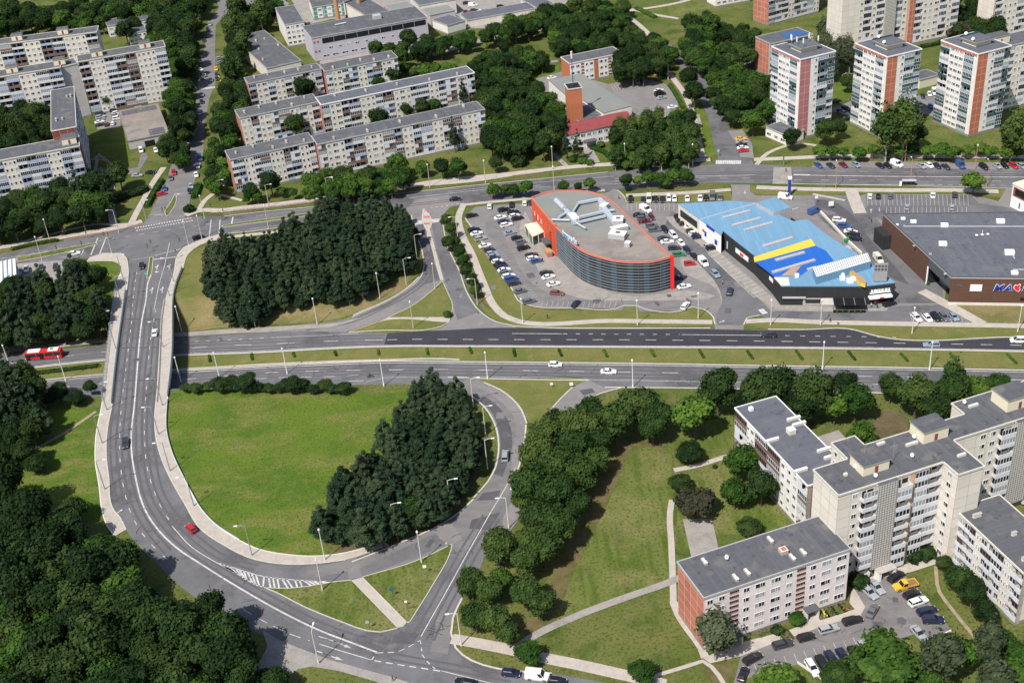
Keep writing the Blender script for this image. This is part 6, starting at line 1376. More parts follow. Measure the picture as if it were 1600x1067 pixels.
# ================================================================ BLUE ROOFED MARKET
HB = 6.6
bp = [(1060,319.5),(1140,315),(1182,318),(1209,333),(1240,347),(1262,344),(1290,367),(1336,396),(1358,411),(1399,442.5),(1352,448),(1220.5,448),(1209,432),(1179,400.5),(1130,362),(1127,369),(1093,343.5)]
bb, bc, BQ = polyb('market_building', 'sprawling market building with a sky blue roof and one yellow stripe', bp, HB, 'cladding_black', 'metal_blue', 'building', 'metal_blue', edges={0: 'cladding_grey', 1: 'cladding_grey', 2: 'cladding_grey', 3: 'cladding_grey', 4: 'cladding_grey', 5: 'cladding_grey', 14: 'cladding_black', 15: 'white', 16: 'offwhite', 8: 'cladding_grey', 7: 'cladding_grey', 6: 'cladding_grey'})
def onroof(px, z, mat, nm, th=.06, base=HB + .3):
    P = [G0(x, y, z) for x, y in px]; m_ = MB(); m_.prism([(p.x - bc.x, p.y - bc.y) for p in P], base, base + th, mat); return m_.build(nm, bb)
onroof([(1177.5,402),(1267.5,373.5),(1274,384),(1179,410)], HB + .3, 'metal_yellow', 'yellow_roof_stripe', .08)
onroof([(1181,410.3),(1274,384.5),(1290,392),(1303,408),(1270,417),(1252,430),(1234,431),(1208.5,432)], HB + .3, 'metal_strong_blue', 'blue_roof_section', .10)
for a, c2, ww in (((1129.5,340.5),(1172,329.5),1.2), ((1144.5,352.5),(1188,341),1.2), ((1163,360),(1207,348),1.2), ((1192.5,385),(1238,371.5),1.3), ((1212,407),(1257,394.5),1.3), ((1207,426),(1273,406.5),1.3), ((1262,421.5),(1275,418),1.2)):
    A, B = G0(*a, HB + .5), G0(*c2, HB + .5); d = B - A; m_ = MB(); m_.obox(((A.x + B.x) / 2 - bc.x, (A.y + B.y) / 2 - bc.y), (d.x, d.y), d.length, ww, HB + .3, HB + .8, 'trim_light', 'cladding_grey'); m_.build('skylight', bb)
for a, c2 in (((1145,328),(1181,317.5)), ((1211,333.5),(1247,325)), ((1094,343),(1145,327.5)), ((1213,333),(1182,318.5))):
    A, B = G0(*a, HB + .5), G0(*c2, HB + .5); d = B - A; m_ = MB(); m_.obox(((A.x + B.x) / 2 - bc.x, (A.y + B.y) / 2 - bc.y), (d.x, d.y), d.length, .4, HB + .3, HB + .55, 'duct'); m_.build('roof_ridge', bb)
# raised parts: north east hall, ribbed white volume
P = [G0(x, y, 8.4) for x, y in [(1182,317),(1212,308),(1236,324),(1209,332)]]; m_ = MB(); m_.prism([(p.x - bc.x, p.y - bc.y) for p in P], HB - 6.5, 8.4, 'cladding_grey', 'metal_blue'); m_.build('north_hall', bb)
P = [G0(x, y, 9.6) for x, y in [(1270,418),(1355.5,395),(1360.5,408),(1276,432.5)]]; m_ = MB(); m_.prism([(p.x - bc.x, p.y - bc.y) for p in P], HB + .3, 9.6, 'metal_blue', 'white'); rv = m_.build('roof_volume', bb)
a, c2, d2 = P[0], P[1], P[3]; m_ = MB()
for i in range(26):
    t = (i + .5) / 26; s0 = a.lerp(c2, t); s1 = P[3].lerp(P[2], t); dv = s1 - s0; m_.obox(((s0.x + s1.x) / 2 - bc.x, (s0.y + s1.y) / 2 - bc.y), (dv.x, dv.y), dv.length * .92, .28, 9.6, 9.72, 'grey')
m_.build('roof_rib', rv)
onroof([(1237,419),(1252,416),(1240,431),(1221,431)], HB + .4, 'tan_deck', 'timber_deck', .15, HB + .41); onroof([(1209,434),(1232,434),(1234,446),(1221,447)], HB + .3, 'offwhite', 'timber_deck', .1)
P = [G0(x, y, HB + .6) for x, y in [(1321,421),(1326,421),(1353,443),(1352,448),(1345,446)]]; m_ = MB(); m_.prism([(p.x - bc.x, p.y - bc.y) for p in P], HB + .3, HB + 1.5, 'metal_yellow', 'pole_orange'); m_.build('yellow_upstand', bb)
for x, y, s_ in ((1316,436,1.3), (1328,440,1.6), (1333,437,1.2), (1245,432,1.0)):
    g = G0(x, y, HB + .5); m_ = MB(); m_.box(-s_ * .6, s_ * .6, -s_ * .5, s_ * .5, 0, 1.1, 'white'); m_.build('roof_unit', bb, (g.x - bc.x, g.y - bc.y, HB + .3))
g = G0(1317, 433, HB + .5); m_ = MB(); m_.tube([(0, 0, .8), (.3, 2.6, .9)], .6, 'white', 9); m_.build('roof_tank', bb, (g.x - bc.x, g.y - bc.y, HB + .3))
# grey board on the roof (lettering too small to read, two rows of marks)
A, B = G0(1364, 440, HB + .4), G0(1385, 440, HB + .4); d = (B - A); ag = math.atan2(d.y, d.x)
rs = empty('rooftop_sign', (A.x, A.y, HB + .3), ag, 'grey board with two rows of lettering on the roof above the black entrance', 'sign'); L = d.length
m_ = MB(); m_.box(0, L, -.2, .2, .3, 6.4, 'grey'); m_.build('board', rs); m_ = MB()
rg = random.Random(4)
for r_ in range(2):
    for c_ in range(4): m_.box(L * (.05 + .24 * c_), L * (.22 + .24 * c_), -.26, -.2, 4.0 + r_ * 1.15, 4.8 + r_ * 1.15, 'grey_dark')
m_.build('lettering', rs); m_ = MB(); m_.box(.5, .8, .2, 2.2, 0, .3, 'grey_dark'); m_.box(L - .8, L - .5, .2, 2.2, 0, .3, 'grey_dark'); m_.build('support', rs)
# black front: piano-like sign, white awning, doors, terrace, shop windows
A, B = G0(1352, 448, HB), G0(1399, 442.5, HB); d = B - A; ag = math.atan2(d.y, d.x); L = d.length
fe = empty('shop_front', (A.x - bc.x, A.y - bc.y, 0), ag); fe.parent = bb
m_ = MB(); m_.box(L * .16, L * .86, -.22, -.04, 3.9, 4.25, 'white')
for t, w_ in ((.2, .06), (.29, .10), (.40, .03), (.45, .05), (.52, .03), (.57, .05), (.66, .09), (.78, .05)): m_.box(L * t, L * (t + w_), -.22, -.04, 4.251, 5.2, 'white')
m_.build('sign', fe)
m_ = MB(); m_.box(L * .12, L * .88, -1.6, -.04, 2.7, 3.3, 'white'); m_.build('awning', fe); m_ = MB(); m_.box(L * .45, L * .6, -1.66, -1.6, 2.8, 3.2, 'sign_red'); m_.box(L * .2, L * .8, -.1, -.04, 0, 2.6, 'glass'); m_.build('door', fe)
A, B = G0(1220.5, 448, HB), G0(1352, 448, HB); d = B - A; ag = math.atan2(d.y, d.x); L = d.length
fe2 = empty('shop_front', (A.x - bc.x, A.y - bc.y, 0), ag); fe2.parent = bb
m_ = MB(); m_.box(L * .04, L * .26, -.12, -.03, .2, 2.6, 'glass'); m_.box(L * .27, L * .5, -.12, -.03, .2, 2.6, 'concrete'); m_.box(L * .5, L * .64, -.12, -.03, .2, 2.6, 'offwhite'); m_.box(L * .3, L * .48, -.15, -.12, .8, 2.2, 'glass'); m_.build('shop_window', fe2)
m_ = MB(); m_.box(L * .02, L * .3, -.8, -.03, 2.8, 3.1, 'trim_light'); m_.build('awning', fe2)
A = G0(1303, 477, 2.6); B = G0(1353, 477, 2.6); d = B - A; L = d.length
tc = empty('terrace_canopy', (A.x, A.y, 0), math.atan2(d.y, d.x), 'black terrace canopy in three bays with yellow-green umbrellas along its edge', 'canopy')
m_ = MB(); m_.box(0, L, 0, 5.2, 2.5, 2.62, 'black'); m_.build('roof', tc)
for i in range(4): m_ = MB(); m_.box(L * i / 3 - .06, L * i / 3 + .06, 0, 5.2, 2.63, 2.75, 'grey'); m_.build('roof_bar', tc)
for i in range(4): m_ = MB(); m_.box(L * i / 3 - .08, L * i / 3 + .08, -.1, .06, 0, 2.5, 'black'); m_.build('post', tc)
for i in range(5): m_ = MB(); m_.tube([(0, 0, .2), (0, 0, 1.0), (0, 0, 1.1)], .3, 'leaf_bright', 7, .1); m_.build('planter', tc, (L * (i + .6) / 5.4, -.35, 0))
m_ = MB(); m_.box(0, L, -.25, -.1, 0, 1.0, 'black'); m_.build('parapet', tc)
# signs on the west wall
def on_wall(p, q, h0, t0, t1, z0, z1, mat, nm, parent, c, out=.1):
    A, B = G0(*p, h0), G0(*q, h0); d = B - A; L = d.length; ag = math.atan2(d.y, d.x); m_ = MB(); m_.box(L * t0, L * t1, -out, -.02, z0, z1, mat); return m_.build(nm, parent, (A.x - c.x, A.y - c.y, 0), ag)
on_wall((1093,343.5), (1127,369), HB, .05, .38, .6, 4.8, 'white', 'banner', bb, bc); on_wall((1093,343.5), (1127,369), HB, .15, .24, 3.2, 4.2, 'sign_red', 'banner_mark', bb, bc, .14); on_wall((1093,343.5), (1127,369), HB, .25, .34, 2.0, 4.0, 'sign_blue', 'banner_mark', bb, bc, .14)
on_wall((1093,343.5), (1127,369), HB, .6, .97, .6, 4.8, 'white', 'banner', bb, bc); on_wall((1093,343.5), (1127,369), HB, .72, .84, 2.0, 3.8, 'sign_blue', 'banner_mark', bb, bc, .14); on_wall((1093,343.5), (1127,369), HB, .35, .7, 6.3, 7.1, 'sign_blue', 'fascia_sign', bb, bc, .3)
on_wall((1130,362), (1179,400.5), HB, .42, .82, 2.8, 4.4, 'white', 'sign_board', bb, bc, .16); on_wall((1130,362), (1179,400.5), HB, .56, .68, 3.1, 4.1, 'sign_red', 'sign_mark', bb, bc, .2); on_wall((1130,362), (1179,400.5), HB, .13, .16, 1.5, 4.2, 'offwhite', 'sign_mark', bb, bc)
on_wall((1179,400.5), (1209,432), HB, .8, .98, 4.1, 5.3, 'white', 'sign_board', bb, bc, .16); on_wall((1060,319.5), (1093,343.5), HB, .1, .9, 2.6, 5.2, 'glass', 'window_band', bb, bc); on_wall((1060,319.5), (1093,343.5), HB, .0, 1, 0, 2.2, 'cream_plain', 'lower_wall', bb, bc)
for x, y, s_ in ((1293,409,2.6),): 
    g = G0(1319, 399); m_ = MB(); m_.box(-2, 2, -1.2, 1.2, 0, 2.6, 'white'); m_.box(-1, 1, -1.3, -1.2, .5, 2, 'grey_dark'); m_.box(-2.1, 2.1, -1.3, 1.3, 2.6, 2.7, 'trim_light'); o = m_.build('container', None, (g.x, g.y, 0), .2); tag(o, 'white container behind the ribbed roof volume', 'container')

# ================================================================ BROWN SUPERMARKET
HM = 9.2
mp = [(1379.5,336),(1486,435),(1700,437.5),(1700,332)]
P = [G0(x, y, HM) for x, y in mp]; mc = sum(P, Vector()) / 4; mx_ = empty('supermarket', (mc.x, mc.y, 0), 0, 'brown clad supermarket with a slate grey flat roof and blue lettering', 'supermarket')
Q = [Vector((p.x - mc.x, p.y - mc.y)) for p in P]
e1 = (Q[1] - Q[0]).normalized(); n1 = Vector((-e1.y, e1.x)); L1_ = (Q[1] - Q[0]).length; e2 = (Q[2] - Q[1]).normalized(); n2 = Vector((-e2.y, e2.x))
K = Q[0] + e1 * L1_ * .70; K2 = K + n1 * 4.5; K3 = Q[1] + e2 * 6.5
m_ = MB()
def wq(a, b, z0, z1, mt): m_.wallq(a.x, a.y, b.x, b.y, z0, z1, mt)
wq(Q[0], K, 0, HM, 'cladding_brown'); wq(K, K2, 0, HM, 'glass'); wq(K2, K3 + n2 * .5, 0, HM, 'cladding_grey'); wq(K3 + n2 * .5, K3, 0, HM, 'glass')
wq(K, Q[1], HM - 3.2, HM, 'grey_dark'); wq(Q[1], Q[1] + e2 * .001, 0, HM, 'white')
wq(Q[1], Q[2], HM - .2, HM, 'cladding_brown'); wq(Q[1] + e2 * .0, K3, 1.0, HM - .2, 'cladding_brown'); wq(K3, Q[2], 1.0, HM - .2, 'cladding_brown'); wq(Q[1], Q[2], 0, 1.0, 'offwhite')
wq(Q[2], Q[3], 0, HM, 'cladding_brown'); wq(Q[3], Q[0], 0, HM, 'cladding_brown')
m_.build('wall', mx_)
m_ = MB(); m_.prism([(q.x, q.y) for q in Q], HM, HM + .35, 'trim_light', 'roof_slate'); m_.build('roof', mx_)
m_ = MB()
for i in range(4):
    p, q = Q[i], Q[(i + 1) % 4]; d = (q - p).normalized(); inn = Vector((-d.y, d.x)) * .35; m_.prism([p.xy[:], q.xy[:], (q + inn).xy[:], (p + inn).xy[:]], HM + .352, HM + .6 + .004 * i, 'grey_dark')
m_.build('roof_edge', mx_)
m_ = MB(); q = Q[1]; m_.tube([(q.x + e2.x * .5 + n2.x * .3, q.y + e2.y * .5 + n2.y * .3, 0), (q.x + e2.x * .5 + n2.x * .3, q.y + e2.y * .5 + n2.y * .3, HM)], .3, 'white', 8); q = K; m_.tube([(q.x, q.y, 0), (q.x, q.y, HM - 3)], .25, 'white', 8); m_.build('column', mx_)
a2 = math.atan2(e2.y, e2.x)
def mw(px, z, out, nm, x0, x1, z0, z1, mat):
    g = G0(px, 437, HM); s_ = Vector((g.x - mc.x, g.y - mc.y)); m2_ = MB(); m2_.box(x0, x1, -out, -.02, z0, z1, mat); return m2_.build(nm, mx_, (s_.x - n2.x * 0, s_.y, 0), a2)
def wall_x(px): # distance along front wall of photo column px
    g = G0(px, 450, HM - 2.5); v = Vector((g.x - mc.x, g.y - mc.y)) - Q[1]; return v.dot(e2)
def fbox(px0, px1, z0, z1, mat, nm, out=.12):
    m2_ = MB(); a, b2_ = wall_x(px0), wall_x(px1); m2_.box(a, b2_, -out, -.02, z0, z1, mat); return m2_.build(nm, mx_, (Q[1].x, Q[1].y, 0), a2)
fbox(1517, 1535.5, 5.0, 7.2, 'white', 'poster_board', .2); fbox(1495, 1505, 6.5, 7.2, 'grey_dark', 'wall_mark'); fbox(1598, 1604, 2.0, 2.9, 'black', 'wall_vent')
sx = wall_x(1553)
sgn = empty('sign', (Q[1].x + e2.x * sx, Q[1].y + e2.y * sx, 0), a2); sgn.parent = mx_
x = 0
for ch in 'MAXIMA':
    col = 'sign_red' if ch == 'X' else 'sign_blue'; sc_ = 3.0
    if ch == 'X':
        # heart-like red mark standing for the X
        pts = [(0.1, 1.2), (.55, 2.0), (1.1, 1.75), (1.55, 2.25), (1.9, 1.95), (1.75, 1.3), (1.95, .3), (1.55, -.25), (.9, .1), (.35, .6)]
        for k_, (m4, off_, cc) in enumerate((('white', 1.16, 0), ('sign_red', .95, 1))):
            m2_ = MB(); cx, cy = 1.05, 1.0; tri = [((px_ - cx) * off_ + cx, (py_ - cy) * off_ + cy) for px_, py_ in pts]
            tr = tessellate_polygon([[Vector((a, b, 0)) for a, b in tri]])
            for t in tr:
                q3 = [tri[i] for i in t]; s3 = (q3[1][0] - q3[0][0]) * (q3[2][1] - q3[0][1]) - (q3[2][0] - q3[0][0]) * (q3[1][1] - q3[0][1])
                if s3 < 0: q3 = q3[::-1]
                m2_.face([(a, -.25 - .06 * cc, b) for a, b in q3], m4)
            m2_.build('emblem', sgn, (x + .1, 0, 5.4))
        x += 2.5
    else:
        t0_ = text_mesh('letter', ch, sc_, .05, 'white', sgn, (x, -.16, 5.3), (math.pi / 2, 0, 0), off=.14, shear=.25); t0_.scale = (1.15, 1, 1)
        t1_ = text_mesh('letter_face', ch, sc_, .05, col, sgn, (x, -.26, 5.3), (math.pi / 2, 0, 0), off=.05, shear=.25); t1_.scale = (1.15, 1, 1)
        x += {'M': 3.0, 'A': 2.55, 'I': 1.35}[ch]
for px_, py_, s_, mt in ((1411,342,1.0,'white'),(1427,347,1.3,'white'),(1475.5,353,1.6,'white'),(1563,347,1.8,'white'),(1473,382,1.7,'white'),(1577,396,2.0,'white'),(1585,427,1.4,'white'),(1453.5,397,.6,'trim_light'),(1402,351,.6,'white'),(1428,384,.5,'trim_light'),(1477,428,.6,'trim_light')):
    g = G0(px_, py_, HM + .5); m2_ = MB(); m2_.box(-s_ * .7, s_ * .7, -s_ * .5, s_ * .5, 0, s_ * .55, mt); m2_.build('roof_unit', mx_, (g.x - mc.x, g.y - mc.y, HM + .36), a2)
for L_ in (((1412,352),(1413,353.5),(1700,354)), ((1585,428),(1584,421),(1700,421.5)), ((1582,397),(1585,404))):
    P3 = [G0(x_, y_, HM + .5) for x_, y_ in L_]; m2_ = MB()
    for i in range(len(P3) - 1):
        d = P3[i + 1] - P3[i]; m2_.obox(((P3[i].x + P3[i + 1].x) / 2 - mc.x, (P3[i].y + P3[i + 1].y) / 2 - mc.y), (d.x, d.y), d.length, .35, HM + .36, HM + .6 + .003 * i, 'trim_light')
    m2_.build('roof_pipe', mx_)
g = G0(1534, 371, HM); m2_ = MB(); m2_.tube([(0, 0, 0), (0, 0, 2.2)], .08, 'white'); m2_.tube([(-1.8, 0, .6), (1.8, 0, .6)], .06, 'trim_light')
for xx in (-1.8, 1.8, 0): m2_.box(xx - .35, xx + .35, -.3, .3, .4, .8, 'white')
m2_.build('roof_aerial', mx_, (g.x - mc.x, g.y - mc.y, HM + .36))
m2_ = MB(); q = Q[0]; m2_.obox((q.x - 1.5 + e1.x * 4, q.y + e1.y * 4), (e1.x, e1.y), 7, 2.6, 0, 5.2, 'cladding_black'); m2_.build('loading_bay', mx_)
m2_ = MB(); m2_.prism([(K + e1 * .5 - n1 * .2).xy[:], (K + e1 * 1.2 - n1 * .2).xy[:], (K + e1 * 1.2 + n1 * .5).xy[:], (K + e1 * .5 + n1 * .5).xy[:]], 0, 1.2, 'leaf_green'); m2_.build('planter', mx_)

# ================================================================ OVERPASS STRUCTURE
def part_outline(L, y0, y1): return [q for q in L if y0 <= q[1] <= y1]
wl_ = [(178.5,470),(177,480),(172,517),(170,534),(164,584),(161.5,612),(160,629)]; el_ = [(271,467),(270.5,500),(270,532),(267,580),(262.5,615),(262,626)]
WP = [G0(x, y) for x, y in wl_]; EP = [G0(x, y) for x, y in el_]
mid_ = (WP[3] + EP[2]) / 2; br = empty('overpass', (mid_.x, mid_.y, 0), 0, 'road overpass on concrete piers crossing the highway cutting', 'bridge')
b = MB(); poly = [(p.x - mid_.x, p.y - mid_.y) for p in WP] + [(p.x - mid_.x, p.y - mid_.y) for p in EP[::-1]]
b.prism(poly, -1.25, .03, 'concrete'); tr = tessellate_polygon([[Vector((p[0], p[1], 0)) for p in poly]])
for t in tr: b.face([(poly[i][0], poly[i][1], -1.25) for i in t], 'concrete_dark')
b.build('deck', br)
for (a, c2) in (((172,517),(270,510)), ((169,546),(269,543)), ((165,573),(267.5,571)), ((162,600),(265,598))):
    A, B = G(*a), G(*c2); A, B = G0(*a), G0(*c2); d = B - A; zt = min(terr(A.x, A.y), terr(B.x, B.y)) - .5
    for k in range(5):
        q = A.lerp(B, (k + .5) / 5); b = MB(); b.tube([(0, 0, zt - .5), (0, 0, -1.9)], .45, 'concrete', 10); b.build('pier', br, (q.x - mid_.x, q.y - mid_.y, 0))
    b = MB(); c3 = (A + B) / 2; b.obox((c3.x - mid_.x, c3.y - mid_.y), (d.x, d.y), d.length * .96, 1.1, -1.9, -1.24, 'concrete'); b.build('pier_cap', br)
for (a, c2) in (((178,474),(271,470)), ((160.5,622),(262,619))):
    A, B = G0(*a), G0(*c2); d = B - A; c3 = (A + B) / 2; b = MB(); b.obox((c3.x - mid_.x, c3.y - mid_.y), (d.x, d.y), d.length, 1.2, -6.5, -1.2, 'concrete'); b.build('abutment', br)
def railing(pxl, label, cat='railing', h=1.15, z=.2, mat='rail_blue', name='railing', panel=False, step=2.2):
    P = smooth_poly([G0(x, y) for x, y in pxl], False, 60, 2); c = P[len(P) // 2]; b = MB()
    Q = [Vector((p.x - c.x, p.y - c.y, z)) for p in P]
    for zz, r in ((h, .07), (h * .55, .04), (.15, .04)): b.tube([q + Vector((0, 0, zz)) for q in Q], r, mat, 4)
    acc = 0
    for i in range(len(Q) - 1):
        d = Q[i + 1] - Q[i]; nseg = max(1, round(d.length / step))
        for k in range(nseg): q = Q[i].lerp(Q[i + 1], k / nseg); b.box(q.x - .05, q.x + .05, q.y - .05, q.y + .05, z, z + h, mat)
        if panel: b.obox(((Q[i].x + Q[i + 1].x) / 2, (Q[i].y + Q[i + 1].y) / 2), (d.x, d.y), d.length, .05, z + .1, z + .75, mat)
    o = b.build(name, None, (c.x, c.y, 0)); tag(o, label, cat)
railing([(285,420),(275,447),(271,467),(270,500),(270,532),(267,580),(262,621)], 'pale blue railing along the outer edge of the east overpass pavement', panel=True)
railing([(182,442),(177,480),(172,517),(170,534),(164,584),(160,629)], 'outer railing of the west overpass pavement above the highway', mat='galvanised')
railing([(196.5,455),(191.5,492),(185.5,534),(179.5,584),(174.5,632)], 'pale blue railing between the west pavement and the overpass road', panel=True)
railing([(257,470),(252.5,500),(251,532),(247,609),(245,630)], 'low grey kerb rail between the overpass road and the east pavement', h=.6, mat='offwhite')
railing([(262,626),(261,674),(270,709),(287,746),(300,771),(317,799),(337,820),(375,845)], 'pale green kerb rail along the loop field side of the pavement', h=.45, mat='rail_blue')
# ================================================================ VEHICLES
def mat_paint(name, rgb, metal=.2):
    mt, t, b = nodes(name); b.inputs['Base Color'].default_value = tuple(rgb) + (1,); b.inputs['Roughness'].default_value = .32; b.inputs['Metallic'].default_value = metal
    b.inputs['Specular IOR Level'].default_value = .5; b.inputs['Coat Weight'].default_value = .4; b.inputs['Coat Roughness'].default_value = .1
    n = t.nodes.new('ShaderNodeTexNoise'); n.inputs['Scale'].default_value = 3; r = t.nodes.new('ShaderNodeMapRange'); r.inputs[3].default_value = .22; r.inputs[4].default_value = .45
    g = t.nodes.new('ShaderNodeNewGeometry'); t.links.new(g.outputs['Position'], n.inputs['Vector']); t.links.new(n.outputs[0], r.inputs[0]); t.links.new(r.outputs[0], b.inputs['Roughness'])
CC = {'w': ('white', (.74, .74, .73), 0), 's': ('silver', (.42, .44, .46), .3), 'g': ('grey', (.16, .17, .185), .3), 'd': ('dark grey', (.045, .05, .06), .2), 'k': ('black', (.012, .012, .015), 0),
      'b': ('blue', (.04, .09, .28), .1), 'n': ('navy blue', (.015, .022, .06), .1), 'r': ('red', (.42, .02, .03), 0), 'm': ('maroon', (.13, .015, .02), .1), 'y': ('yellow', (.75, .42, .03), 0),
      'G': ('green', (.03, .22, .08), .1), 'l': ('pale blue', (.30, .38, .48), .3), 't': ('brownish red', (.24, .09, .07), .2), 'c': ('cream', (.62, .62, .48), 0)}
for k, v in CC.items(): mat_paint('paint_' + k, v[1], v[2])
TY = {'h': ('hatchback', 4.05, 1.74, 1.48), 'S': ('sedan', 4.6, 1.80, 1.44), 'e': ('estate car', 4.65, 1.80, 1.50), 'u': ('off-road car', 4.6, 1.88, 1.70), 'v': ('van', 5.2, 2.0, 2.25), 'p': ('people carrier', 4.7, 1.85, 1.75)}
def car_parts(ty):
    _, L, Wd, H = TY[ty]; w = Wd / 2; b = MB()
    if ty in 'v': st = [(.5, .82, .35, .75), (.47, .95, .24, 1.0), (.36, 1, .22, 1.15), (.28, 1, .22, 1.25), (-.46, 1, .22, 1.25), (-.5, .95, .30, 1.2)]; cab = [(.29, -.485), (.16, -.475)]
    elif ty == 'u': st = [(.5, .80, .42, .80), (.46, .94, .30, .98), (.34, 1, .28, 1.04), (.2, 1, .28, 1.08), (-.42, 1, .28, 1.08), (-.48, .97, .30, 1.06), (-.5, .88, .42, .95)]; cab = [(.21, -.46), (.06, -.41)]
    elif ty == 'S': st = [(.5, .76, .36, .60), (.46, .92, .22, .72), (.34, 1, .2, .82), (.2, 1, .2, .90), (-.30, 1, .2, .95), (-.44, .97, .22, .93), (-.5, .84, .36, .82)]; cab = [(.2, -.36), (.03, -.22)]
    elif ty == 'e': st = [(.5, .76, .36, .62), (.46, .92, .22, .74), (.34, 1, .2, .84), (.2, 1, .2, .91), (-.42, 1, .2, .95), (-.48, .97, .24, .93), (-.5, .88, .36, .86)]; cab = [(.2, -.475), (.03, -.42)]
    elif ty == 'p': st = [(.5, .80, .36, .70), (.46, .94, .24, .88), (.36, 1, .22, 1.0), (.3, 1, .22, 1.05), (-.44, 1, .22, 1.05), (-.49, .97, .26, 1.0), (-.5, .9, .36, .9)]; cab = [(.31, -.48), (.12, -.43)]
    else: st = [(.5, .76, .36, .64), (.46, .92, .22, .78), (.36, 1, .2, .88), (.24, 1, .2, .94), (-.40, 1, .2, .97), (-.47, .97, .24, .95), (-.5, .88, .36, .86)]; cab = [(.24, -.46), (.06, -.37)]
    rings = []
    for f, ww, zb, zt in st:
        x = f * L; y = w * ww; rings.append([(x, -y * .93, zb), (x, -y, (zb + zt) * .52), (x, -y * .90, zt), (x, 0, zt + .045), (x, y * .90, zt), (x, y, (zb + zt) * .52), (x, y * .93, zb)])
    for i in range(len(rings) - 1):
        for k in range(6): b.face([rings[i][k], rings[i][k + 1], rings[i + 1][k + 1], rings[i + 1][k]], 'paint_w')
        b.face([rings[i][6], rings[i][0], rings[i + 1][0], rings[i + 1][6]], 'black')
    b.face(rings[0][::-1], 'paint_w'); b.face(rings[-1], 'paint_w')
    zb_ = st[3][3] - .01; (f0, r0), (f1, r1) = cab; lo = [(f0 * L, w * .88), (r0 * L, w * .88)]; hi = [(f1 * L, w * .72), (r1 * L, w * .72)]
    if ty == 'v': lo = [(f0 * L, w * .95), (r0 * L, w * .97)]; hi = [(f1 * L, w * .84), (r1 * L, w * .88)]
    g = MB(); A = [(lo[0][0], -lo[0][1], zb_), (lo[1][0], -lo[1][1], zb_), (lo[1][0], lo[1][1], zb_), (lo[0][0], lo[0][1], zb_)]; B = [(hi[0][0], -hi[0][1], H - .05), (hi[1][0], -hi[1][1], H - .05), (hi[1][0], hi[1][1], H - .05), (hi[0][0], hi[0][1], H - .05)]
    def lerp(p, q, t): return tuple(p[i] + (q[i] - p[i]) * t for i in range(3))
    sd = 'glass' if ty != 'v' else 'paint_w'
    if ty == 'v':
        for (i, j) in ((0, 1), (2, 3)):   # van: glass only at the cab doors
            a0, a1, b0, b1 = A[i], A[j], B[i], B[j]
            t0, t1 = (0, .24) if i == 0 else (.76, 1)
            g.quad(lerp(a0, a1, t0), lerp(a0, a1, t1), lerp(b0, b1, t1), lerp(b0, b1, t0), 'glass'); r0_, r1_ = (t1, 1) if i == 0 else (0, t0)
            b.quad(lerp(a0, a1, r0_), lerp(a0, a1, r1_), lerp(b0, b1, r1_), lerp(b0, b1, r0_), 'paint_w')
        b.quad(A[1], A[2], B[2], B[1], 'paint_w')
    else:
        g.quad(A[0], A[1], B[1], B[0], 'glass'); g.quad(A[2], A[3], B[3], B[2], 'glass'); g.quad(A[1], A[2], B[2], B[1], 'glass')
    g.quad(A[3], A[0], B[0], B[3], 'glass')
    for i, j in ((0, 0), (1, 1), (2, 2), (3, 3)): b.tube([A[i], B[i]], .05, 'paint_w', 4)
    if ty != 'v':
        for (i, j) in ((0, 1), (3, 2)):
            p, q = lerp(A[i], A[j], .42), lerp(B[i], B[j], .42); b.tube([p, q], .04, 'paint_w', 4)
            if ty in 'ep': p, q = lerp(A[i], A[j], .76), lerp(B[i], B[j], .76); b.tube([p, q], .04, 'paint_w', 4)
    x0, x1, y1 = B[0][0] + .05, B[1][0] - .04, abs(B[0][1]) + .02; zt = H
    T0 = [(x0, -y1, H - .06), (x1, -y1, H - .06), (x1, y1, H - .06), (x0, y1, H - .06)]; T1 = [(x0 - .12, -y1 * .86, zt), (x1 + .12, -y1 * .86, zt), (x1 + .12, y1 * .86, zt), (x0 - .12, y1 * .86, zt)]
    for i in range(4): b.quad(T0[i], T0[(i + 1) % 4], T1[(i + 1) % 4], T1[i], 'paint_w')
    b.face(T1[::-1], 'paint_w')
    for s in (-1, 1): b.box(lo[0][0] - .25, lo[0][0] - .1, s * w * .92 - .1, s * w * .92 + .1, zb_, zb_ + .15, 'paint_w')
    wh = MB(); r = .33 if ty not in 'uv' else .38
    for k in range(12):
        a0, a1 = k * math.pi / 6, (k + 1) * math.pi / 6; c0, s0, c1, s1 = math.cos(a0) * r, math.sin(a0) * r, math.cos(a1) * r, math.sin(a1) * r
        wh.quad((c0, -.11, s0), (c1, -.11, s1), (c1, .11, s1), (c0, .11, s0), 'tyre')
        for y in (-.11, .11): wh.face([(0, y * 1.0, 0), (c0 * .62, y, s0 * .62), (c1 * .62, y, s1 * .62)], 'hub'); wh.quad((c0 * .62, y, s0 * .62), (c1 * .62, y, s1 * .62), (c1, y, s1), (c0, y, s0), 'tyre')
    hl = MB(); hl.box(-.10, .06, -.20, .20, -.08, .09, 'lamp_glass'); tl = MB(); tl.box(-.05, .08, -.14, .14, -.13, .13, 'tail_red')
    return dict(body=b.mesh('body'), glass=g.mesh('windows'), wheel=wh.mesh('wheel'), head=hl.mesh('headlight'), tail=tl.mesh('tail_light'), L=L, w=w, r=r, zf=st[1][3] - .12, zr=st[-1][3] - .08)
CP = {k: car_parts(k) for k in TY}
NCAR = [0]
